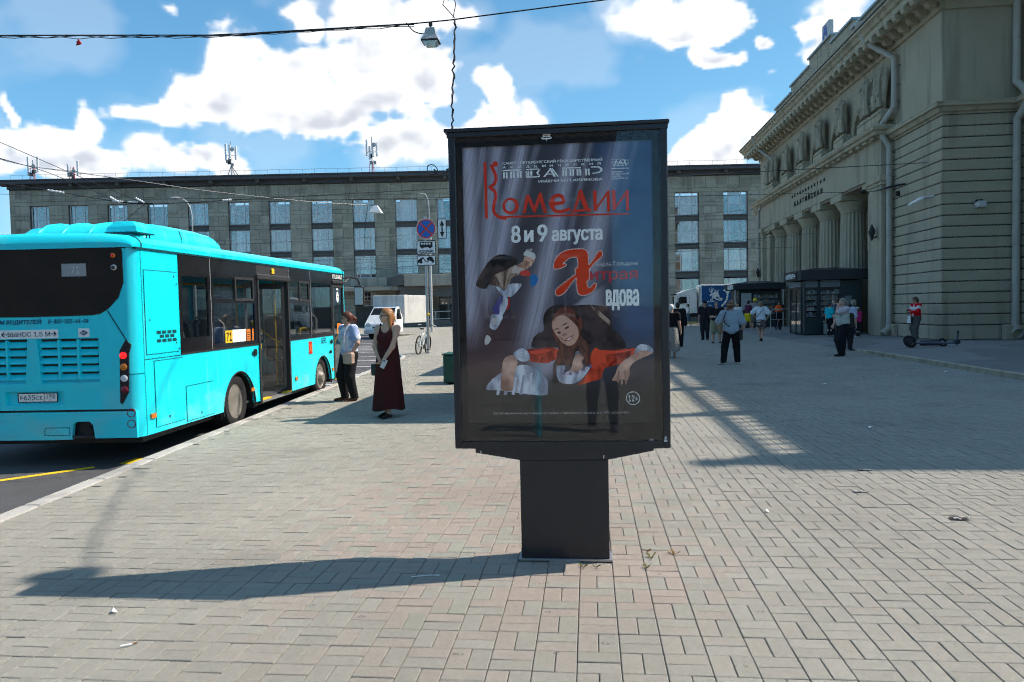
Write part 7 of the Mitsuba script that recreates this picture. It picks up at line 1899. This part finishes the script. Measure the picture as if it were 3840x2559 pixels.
        def cut(P):
            X = (P - b.hc) @ b.HR
            return np.minimum(np.maximum(hl + .30 * (.03 - np.abs(X[..., 0])) - X[..., 2], 0) * 0 - 9, 0) + np.where((X[..., 1] > .008) & (X[..., 2] < hl + .022 - 8 * X[..., 0] ** 2), .5, -9) + 0
        def cut2(P):
            X = (P - b.hc) @ b.HR
            return np.maximum(-9, np.minimum(X[..., 1] - .006, hl + .020 - 8 * X[..., 0] ** 2 - X[..., 2]))
        m = b.mesh(f, min(res, .011), cut2)
        hk = 'm_hair_%s' % '_'.join('%03d' % int(999 * x) for x in hair['c'])
        if hk not in scene: mat(hk, hair['c'], .5, .4)
        put('hair', place(m), hk, t, smooth=True)
    if hat:
        R = b.HR
        if hat['kind'] == 'bucket':
            pr = [(.088, .052), (.082, .060), (.056, .082), (.052, .11), (.046, .128), (.02, .136)]
        else:
            pr = [(.055, .070), (.056, .090), (.048, .115), (.030, .128), (.004, .132)]
        m = lathe(pr, 22)
        v = np.asarray(m.vertices) * A([.95, 1.12, 1])
        parts = [tm(v, m.faces)]
        if hat['kind'] == 'cap':
            parts.append(hullpts(A([[-.04, .045, .075], [.04, .045, .075], [-.035, .10, .066], [.035, .10, .066], [0, .108, .066], [-.04, .045, .081], [.04, .045, .081], [-.03, .10, .071], [.03, .10, .071]])))
        m = cat(parts)
        put('hat', place(tm(np.asarray(m.vertices) @ R.T + b.hc, m.faces)), cloth(hat['c']), t, smooth=35)
    if glasses:
        ms = []
        for q in (1, -1):
            ms += [ball(1, (q * .019, .051, .052), (.017, .007, .0125), 2), tube([[q * .034, .046, .054], [q * .045, .01, .054], [q * .046, -.01, .05]], .0025, 5)]
        ms.append(tube([[-.006, .056, .055], [.006, .056, .055]], .003, 5))
        m = cat(ms)
        put('sunglasses', place(tm(np.asarray(m.vertices) @ b.HR.T + b.hc, m.faces)), 'm_blackglass', t, smooth=40)
    elif face_parts:
        for q in (1, -1):
            m = ball(1, (q * .017, .049, .0515), (.0075, .004, .004), 1)
            put('eye', place(tm(np.asarray(m.vertices) @ b.HR.T + b.hc, m.faces)), 'm_dark', t)
    if face_parts:
        m = ball(1, (0, .0555, .0195), (.013, .004, .0035), 1)
        put('mouth', place(tm(np.asarray(m.vertices) @ b.HR.T + b.hc, m.faces)), 'm_lips', t)
    return t, b
mat('m_lips', (.32, .09, .08), .5, .4)
SK, SK2, SK3 = (.50, .30, .22), (.42, .24, .17), (.56, .36, .28)

def strap(p, q, r, m, name='strap', parent=None, mid=None):
    pts = spline([p] + (mid or []) + [q], 6, False)
    return put(name, tube(pts, r, 6), m, parent, smooth=40)

# woman in the tie dyed shirt beside the bus
def _tie(p, n, uv):
    w = fbm(p.x * 9, p.y * 9, p.z * 6, octaves=4)
    return mix((.30, .40, .62), (.72, .74, .78), smoothstep(.36, .60, w))
mat('m_tiedye', _tie, .9, .15)
FG = None
t, b = person('woman in a blue tie dyed shirt and dark trousers standing by the bus front', (-4.36, 13.22, 0), -142, 1.635, SK, dict(c='m_tiedye', sleeve=.62, hem=.505, loose=.016), dict(c=(.016, .016, .018), loose=.010, flare=.006), shoes=(.13, .055, .03), hair=dict(c=(.10, .030, .016), tail=True), glasses=True, res=.0115, female=True, w=1.06, lean=.02,
              hands={1: (.150, .0, .475), -1: (-.125, .06, .52)}, elbow={-1: (-1.0, -.6, -.1)}, feet={1: (.075, .02, 0, .6), -1: (-.05, -.02, 0, .2)}, curl=(.35, .7), head=(.62, .0))
bagm = mat('m_beige', (.52, .36, .28), .5, .4)
bag = thing('shoulder_bag', 'small beige shoulder bag on the hip of the woman by the bus', 'bag')
c = b.at((-.115, .085, .485))
put('bag', xf(bx(-.125, .125, -.05, .05, -.105, .10, .035), tuple(c), rz=-35), 'm_beige', bag, smooth=30)
put('flap', xf(bx(-.128, .128, -.054, .054, .0, .104, .03), tuple(c), rz=-35), 'm_beige', bag, smooth=30)
strap(b.at((-.115, .085, .54)), b.at((-.055, .02, .855)), .012, cloth((.55, .50, .58)), parent=bag, mid=[b.at((-.09, .118, .66)), b.at((-.075, .098, .76))])

# woman in the long maroon dress
t, b = person('woman in a long dark maroon dress with clasped hands on the pavement', (-3.08, 11.2, 0), -165, 1.68, SK, dict(name='bodice', c=(.050, .012, .013), straps=True, hem=.60, loose=.010, neck=-.055), dict(name='dress', skirt=True, c=(.050, .012, .013), **{'from': .735, 'to': .075}, waist=.090, loose=.006, flare=.045, fold=.07), shoes=(.03, .02, .018), hair=dict(c=(.30, .135, .05), len=.13, side=.8), glasses=True, res=.0105, female=True, w=.98,
              hands={1: (.030, .105, .535), -1: (-.018, .115, .525)}, elbow={1: (1, -.35, -.2), -1: (-1, -.35, -.2)}, head=(.75, .0), feet={1: (.028, .0, 0, .1), -1: (-.030, .07, 0, -.05)}, curl=(.8, .8), grips={1: (-.9, .2, -.3), -1: (.9, .2, -.4)})
ph = thing('phone', 'pale phone held by the woman in the maroon dress', 'phone')
c = b.at((-.045, .155, .495))
put('case', xf(bx(-.036, .036, -.006, .006, -.07, .07, .006), tuple(c), rz=25, ry=28), 'm_ltgrey', ph)
put('camera', xf(bx(-.026, -.006, -.0085, -.006, .03, .06, .001), tuple(c), rz=25, ry=28), 'm_dark', ph)
hbag = thing('handbag', 'small dark bag hanging at the hip of the woman in maroon', 'bag')
c = b.at((.125, .0, .445))
put('bag', xf(bx(-.09, .09, -.035, .035, -.12, .06, .02), tuple(c), rz=-20), 'm_dark', hbag, smooth=30)
strap(c + A([.05, 0, .05]), b.at((.098, 0, .845)), .008, 'm_black', parent=hbag, mid=[b.at((.118, -.02, .62)), b.at((.105, -.03, .76))])
sgl = thing('hair_glasses', 'tortoiseshell glasses pushed up on the hair of the woman in maroon', 'glasses')
m = cat([ball(1, (q * .018, .036, .119), (.013, .006, .005), 1) for q in (1, -1)])
put('lens', b.place(tm(np.asarray(m.vertices) @ b.HR.T + b.hc, m.faces)), 'm_leaf', sgl)

# man walking away in the grey shirt
mat('m_greyblue', (.27, .34, .40), .9, .15)
t, b = person('man in a grey blue shirt, black trousers and bucket hat walking away', (3.8, 20.55, 0), 8, 1.70, SK2, dict(c='m_greyblue', sleeve=.85, hem=.475, loose=.022), dict(c=(.010, .010, .012), loose=.006, flare=.012), shoes=(.60, .60, .58), hair=dict(c=(.10, .06, .035)), hat=dict(kind='bucket', c=(.17, .11, .075)), res=.013, w=1.08, lean=.10, head=(.55, -.1),
              hands={1: (.165, .05, .50), -1: (-.155, .07, .54)}, elbow={1: (1, -.6, 0), -1: (-1, -.7, 0)}, feet={1: (.095, .06, 0, .5), -1: (-.125, -.05, .012, -.7, .01)})
sb = thing('sling_bag', 'dark sling bag of the man in the bucket hat', 'bag')
put('bag', xf(bx(-.07, .07, -.10, .10, -.15, .13, .04), tuple(b.at((.135, .05, .47))), rz=-10), 'm_black', sb, smooth=30)
strap(b.at((-.075, -.05, .835)), b.at((.11, .0, .56)), .012, 'm_black', parent=sb, mid=[b.at((-.115, -.055, .72)), b.at((-.06, -.092, .62))])

# white haired woman in the patterned skirt, and the man in black before her
def _zig(p, n, uv):
    u = dr.atan2(p.y - 23.3, p.x - 2.55) * 5.4
    z = p.z * 21.0
    tri = dr.abs(u - dr.floor(u) - .5) * 2
    s = z + tri * 1.5
    v = s - dr.floor(s)
    return dr.select((v > .5) & (noise(p.z * 50, u * 6, 1) > .25), mi.Color3f(.62, .60, .56), mi.Color3f(.02, .02, .022))
mat('m_zigzag', _zig, .9, .15)
t, b = person('white haired woman in a black top and zigzag patterned skirt beside the panel', (2.52, 23.3, 0), 12, 1.66, SK, dict(c=(.012, .012, .014), sleeve=.45, hem=.56, loose=.012), dict(skirt=True, c='m_zigzag', to=.13, flare=.035, fold=.05, **{'from': .60}), shoes=(.5, .42, .36), hair=dict(c=(.62, .60, .58)), res=.014, female=True, w=1.12, hands={1: (.165, .03, .475)}, feet={1: (.04, .06, 0), -1: (-.04, -.05, .015, 0, .01)})
person('man in a dark suit walking ahead of the woman in the patterned skirt', (3.42, 29.4, 0), 10, 1.74, SK2, dict(c=(.012, .012, .015), sleeve=1.9, hem=.46, loose=.020), dict(c=(.012, .013, .018), loose=.014), hair=dict(c=(.02, .018, .016)), res=.016, w=1.1, feet={1: (.06, .08, 0), -1: (-.06, -.06, .015, 0, .01)})
# people farther off on the square, left to right
person('person in a white shirt and denim shorts striding left before the lorry', (7.4, 57.0, 0), -95, 1.70, SK, dict(c=(.60, .60, .58), sleeve=.6, hem=.48), dict(c=(.10, .13, .17), len=.48, loose=.014), shoes=(.6, .6, .6), hair=dict(c=(.03, .025, .02)), res=.02, hands={1: (.1, .12, .56), -1: (-.1, .12, .55)}, feet={1: (.03, .13, 0), -1: (-.03, -.13, .02, 0, .02)})
person('man in a beige jacket, jeans and a pale cap standing with his back to us', (8.5, 57.2, 0), 5, 1.79, SK2, dict(c=(.30, .27, .20), sleeve=1.2, hem=.49, loose=.018), dict(c=(.06, .085, .13), loose=.012), shoes=(.02, .02, .02), hair=dict(c=(.25, .22, .2)), hat=dict(kind='cap', c=(.5, .5, .48)), res=.02, w=1.1, hands={1: (.13, .05, .5), -1: (-.13, .05, .5)}, feet={1: (.09, 0, 0), -1: (-.09, 0, 0)})
t, b = person('man in a black shirt, khaki shorts and sunglasses looking at his phone', (5.32, 32.0, 0), -172, 1.74, SK, dict(c=(.014, .013, .015), sleeve=.75, hem=.47, loose=.020), dict(c=(.22, .21, .14), len=.50, loose=.018), shoes=(.04, .04, .045), hair=dict(c=(.16, .15, .14)), glasses=True, res=.0145, w=1.16, belly=.8, hands={1: (.03, .16, .63), -1: (-.03, .17, .64)}, elbow={1: (1, -.5, -.4), -1: (-1, -.5, -.4)}, feet={1: (.08, .02, 0, .3), -1: (-.07, -.02, 0, -.3)}, head=(0, -.18), curl=(.9, .9))
ph = thing('phone', 'dark phone in the hands of the man in khaki shorts', 'phone')
put('case', xf(bx(-.038, .038, -.07, .07, -.005, .005, .004), tuple(b.at((0, .21, .65))), rx=25), 'm_dark', ph)
person('man in a black cap and dark shirt just behind the man in khaki shorts', (5.3, 35.0, 0), -165, 1.80, SK2, dict(c=(.02, .016, .022), sleeve=.7, hem=.48, loose=.018), dict(c=(.02, .02, .025), loose=.012), hair=dict(c=(.03, .025, .02)), hat=dict(kind='cap', c=(.012, .012, .014)), res=.018, w=1.05)
t, b = person('dark haired woman with bare arms and a black bag behind the bucket hat man', (6.75, 37.2, 0), 155, 1.73, SK3, dict(c=(.02, .02, .022), straps=True, hem=.5, loose=.012), dict(c=(.04, .04, .05), loose=.010), hair=dict(c=(.02, .016, .014), bob=True), res=.018, female=True)
bg = thing('shoulder_bag', 'black bag of the dark haired woman with bare arms', 'bag')
put('bag', xf(bx(-.13, .13, -.06, .06, -.12, .10, .04), tuple(b.at((-.10, .10, .70)))), 'm_black', bg, smooth=30)
person('person in a white shirt mostly hidden behind the man in the bucket hat', (7.45, 38.5, 0), -120, 1.72, SK, dict(c=(.55, .55, .56), sleeve=.6, hem=.48), dict(c=(.05, .06, .09)), hair=dict(c=(.06, .04, .03)), res=.02)
t, b = person('person in a maroon top, yellow skirt and black cap at the far kiosk', (9.35, 45.4, .1), 60, 1.70, SK2, dict(c=(.085, .022, .05), sleeve=.8, hem=.55, loose=.016), dict(name='shorts', c=(.62, .50, .02), len=.40, loose=.022), shoes=(.45, .42, .4), hair=dict(c=(.02, .018, .016)), hat=dict(kind='cap', c=(.02, .02, .022)), res=.018, lean=.12, hands={1: (.08, .16, .58), -1: (-.08, .16, .58)}, feet={1: (.05, .10, 0), -1: (-.05, -.10, .012, 0, .01)})
person('man in a yellow bucket hat, pale shirt and shorts at the far kiosk', (9.75, 45.3, .1), -175, 1.84, SK, dict(c=(.30, .27, .27), sleeve=.6, hem=.46, loose=.018), dict(c=(.14, .12, .10), len=.5, loose=.018), shoes=(.4, .4, .4), hair=dict(c=(.1, .07, .05)), hat=dict(kind='bucket', c=(.70, .60, .03)), res=.018, w=1.1, lean=.04, hands={1: (.07, .13, .56), -1: (-.07, .13, .57)}, feet={1: (.08, 0, 0), -1: (-.08, 0, 0)})
bg = thing('backpack', 'dark backpack strap bag on the man in the yellow hat', 'bag')
put('bag', bx(9.82, 10.0, 45.42, 45.56, 1.05, 1.5, .04), 'm_dark', bg, smooth=30)
def _dots(p, n, uv):
    d1, d2, w = voronoi((p.x + p.y) * 14, p.z * 14)
    return dr.select(d1 < .28, mi.Color3f(.42, .36, .32), mi.Color3f(.07, .045, .045))
mat('m_dotted', _dots, .9, .15)
t, b = person('woman in a loose white shirt and dotted skirt hurrying away', (7.35, 33.0, 0), 18, 1.73, SK, dict(c=(.62, .66, .70), sleeve=.8, hem=.50, loose=.030), dict(skirt=True, c='m_dotted', to=.33, flare=.02, fold=.03, **{'from': .58}), shoes=(.03, .025, .025), hair=dict(c=(.20, .12, .075), bob=True), res=.0145, female=True, lean=.06, hands={1: (.14, .06, .56), -1: (-.15, .08, .60)}, elbow={1: (1, -.6, 0), -1: (-1, -.7, 0)}, feet={1: (.02, -.13, .05, 0, .05), -1: (-.025, .07, 0)})
bg = thing('crossbody_bag', 'thin dark bag strap across the back of the woman in white', 'bag')
strap(b.at((.075, -.02, .85)), b.at((-.12, -.03, .55)), .010, 'm_dark', parent=bg, mid=[b.at((.055, -.088, .79)), b.at((-.045, -.105, .66))])
put('bag', xf(bx(-.04, .04, -.09, .09, -.08, .06, .02), tuple(b.at((-.135, .02, .53)))), 'm_dark', bg)
t, b = person('worker in an orange safety vest bending forward behind the barrier', (10.75, 44.0, .1), 25, 1.70, SK2, dict(name='jacket', c=(.02, .02, .024), sleeve=1.6, hem=.5, loose=.010), dict(c=(.016, .016, .018), loose=.016), hair=dict(c=(.05, .035, .025)), res=.016, w=1.1, lean=.42, head=(0, -.8), hands={1: (.09, .28, .58), -1: (-.09, .28, .58)})
f = Field()
for z, rx, ry in ((.60, .098, .082), (.70, .108, .080), (.76, .110, .078)):
    f.ell(A([0, .42 * (z - .5), z]), (rx * 1.12, ry * 1.12, .075), k=.04)
f.cone(b.sh[1] * .8, b.sh[-1] * .8 + b.sh[1] * 0, .02, .02, k=.03)
put('safety_vest', b.place(b.mesh(f, .016, lambda P: np.maximum(.55 - P[..., 2], P[..., 2] - .835))), cloth((.85, .10, .015)), t, smooth=True)
put('reflective_band', b.place(tm(np.asarray(lathe([(.120, .66), (.122, .685)], 28).vertices) * A([1.02, .80, 1]) + A([0, .42 * .17, 0]), lathe([(.120, .66), (.122, .685)], 28).faces)), cloth((.62, .55, .25)), t)
person('boy in a turquoise shirt and dark trousers at the kiosk window', (10.62, 34.4, .1), 62, 1.50, SK3, dict(c=(.01, .42, .50), sleeve=.7, hem=.50), dict(c=(.014, .013, .018), loose=.008), shoes=(.35, .33, .33), hair=dict(c=(.05, .03, .02)), res=.015, w=1.0, head=(.3, 0))
person('grown up half hidden between the boy and the man in the vest', (11.0, 34.9, .1), -80, 1.68, SK3, dict(c=(.10, .10, .13), sleeve=1.3, hem=.48), dict(c=(.03, .03, .04)), hair=dict(c=(.12, .09, .07)), res=.018)
mat('m_vest', lambda p, n, uv: mi.Color3f(.46, .48, .44) * (.75 + .4 * fbm(p.x * 14, p.y * 14, p.z * 9, octaves=2)), .9, .15)
t, b = person('man in a pale pocket vest and dark trousers with a hand at his mouth', (7.52, 23.1, .0), -98, 1.74, SK, dict(c=(.50, .44, .48), sleeve=.8, hem=.52, loose=.010), dict(c=(.012, .013, .018), loose=.016, flare=.01), shoes=(.02, .02, .022), hair=dict(c=(.22, .20, .17)), res=.0125, w=1.12, belly=.6, head=(-.12, .0), hands={1: (.05, .15, .52), -1: (-.018, .095, .865)}, elbow={-1: (-.6, .3, -1)}, feet={1: (.06, .0, 0), -1: (-.055, .05, 0)}, curl=(.5, 1.0))
f = Field()
f.ell(b.pel + A([0, 0, .04]), (.118 * 1.08, .094 * 1.08, .11), k=.04); f.ell(b.chest + A([0, 0, -.02]), (.122, .092, .12), k=.04)
f.ell(b.pel * .45 + b.chest * .55 + A([0, .008, 0]), (.108, .096, .12), k=.04); f.cone(b.sh[1] * .7 + b.neck0 * .3, b.sh[-1] * .7 + b.neck0 * .3, .04, .04, k=.03)
put('vest', b.place(b.mesh(f, .0125, lambda P: np.maximum(np.maximum(.47 - P[..., 2], P[..., 2] - .845), .016 - np.hypot(P[..., 0], np.maximum(P[..., 1], 0) + .02) * 1))), 'm_vest', t, smooth=True)
for x, z in ((.05, .60), (-.05, .60), (.05, .70), (-.05, .70)):
    put('pocket', b.place(bx(x - .03, x + .03, .088, .104, z - .035, z + .03, .006)), 'm_vest', t)
bg = thing('rucksack', 'black rucksack hanging behind the man in the pocket vest', 'bag')
put('bag', xf(bx(-.17, .17, -.10, .10, -.28, .20, .06), tuple(b.at((.10, -.13, .62))), rz=8), 'm_black', bg, smooth=30)
strap(b.at((.06, -.06, .86)), b.at((.12, .04, .62)), .014, 'm_black', parent=bg, mid=[b.at((.09, .05, .80)), b.at((.12, .07, .70))])
person('person in a pale blue shirt standing close behind the man in the vest', (8.45, 25.6, .02), 20, 1.66, SK, dict(c=(.42, .47, .62), sleeve=.7, hem=.5, loose=.02), dict(c=(.02, .02, .025), loose=.014), shoes=(.03, .03, .035), hair=dict(c=(.2, .17, .14)), res=.016, w=1.1)
person('grey haired woman in a patterned shawl behind the girl in pink', (11.95, 35.3, .1), -60, 1.62, SK3, dict(c='m_dotted', sleeve=1.7, hem=.48, loose=.022), dict(c=(.03, .03, .035), loose=.012), shoes=(.4, .38, .36), hair=dict(c=(.28, .24, .21), bob=True), res=.017, female=True)
person('girl in a pink top, dark leggings and a white cap', (11.45, 33.3, .1), -40, 1.28, SK3, dict(c=(.55, .03, .19), sleeve=1.8, hem=.47, loose=.020), dict(c=(.03, .028, .04), loose=.006), shoes=(.45, .42, .42), hair=dict(c=(.1, .06, .04), len=.06), hat=dict(kind='cap', c=(.55, .52, .5)), res=.014, w=1.12, female=False, hands={1: (.1, .14, .62), -1: (-.1, .14, .62)})
t, b = person('woman in a red jacket reading her phone by the station wall', (12.3, 29.65, .1), -105, 1.66, SK, dict(c=(.60, .60, .60), sleeve=.5, hem=.50, loose=.008), dict(c=(.085, .085, .075), loose=.014, flare=.014), shoes=(.6, .6, .6), hair=dict(c=(.10, .05, .035), bob=True), glasses=True, res=.0125, female=True, w=1.08, head=(.1, -.3), hands={1: (.06, .15, .66), -1: (-.04, .17, .66)}, elbow={1: (.8, -.6, -.6), -1: (-.8, -.6, -.6)}, feet={1: (.05, -.02, 0), -1: (-.09, .08, 0)}, curl=(.9, .9))
f = Field()
f.ell(b.pel + A([0, -.005, .05]), (.115, .088, .12), k=.04); f.ell(b.chest + A([0, -.006, -.01]), (.108, .086, .12), k=.04); f.cone(b.sh[1], b.sh[-1], .044, .044, k=.03)
for q in (1, -1):
    f.cone(b.sh[q], b.el[q], .044, .040, k=.02); f.cone(b.el[q], b.el[q] * .25 + b.wr[q] * .75, .038, .032, k=.015)
put('jacket', b.place(b.mesh(f, .0125, lambda P: np.maximum(np.maximum(.475 - P[..., 2], P[..., 2] - .85), np.where(P[..., 1] > .0, .020 - np.abs(P[..., 0] - .0) - 2 * np.clip(.05 - P[..., 1], 0, 1), -9)))), cloth((.60, .008, .012)), t, smooth=True)
ph = thing('phone', 'black phone held up by the woman in the red jacket', 'phone')
put('case', xf(bx(-.038, .038, -.008, .008, -.07, .07, .004), tuple(b.at((.0, .215, .675))), rz=105, rx=0), 'm_black', ph)
bg = thing('tote_bag', 'white tote bag hanging from the arm of the woman in red', 'bag')
put('bag', xf(hullpts(A([[-.13, -.05, -.16], [.13, -.05, -.16], [-.13, .05, -.16], [.13, .05, -.16], [-.09, -.03, .10], [.09, -.03, .10], [-.09, .03, .10], [.09, .03, .10]])), tuple(b.at((.02, .16, .50))), rz=75), 'm_whitepaint', bg)
strap(b.at((.02, .13, .555)), b.at((.03, .18, .555)), .008, 'm_ltgrey', parent=bg, mid=[b.at((.05, .12, .63)), b.at((.05, .16, .63))])
# the photographer, seen only in the panel glass
person('photographer in dark clothes mirrored in the panel glass', (.16, -.42, 0), 0, 1.74, SK, dict(c=(.03, .03, .035), sleeve=1.9, hem=.50, loose=.014), dict(c=(.012, .012, .014), loose=.004), shoes=(.25, .25, .26), hair=dict(c=(.04, .025, .02)), res=.016, hands={1: (.02, .19, .885), -1: (-.13, .19, .885)}, elbow={1: (.8, 0, -1), -1: (-.8, 0, -1)}, feet={1: (.085, 0, 0), -1: (-.085, .0, 0)})
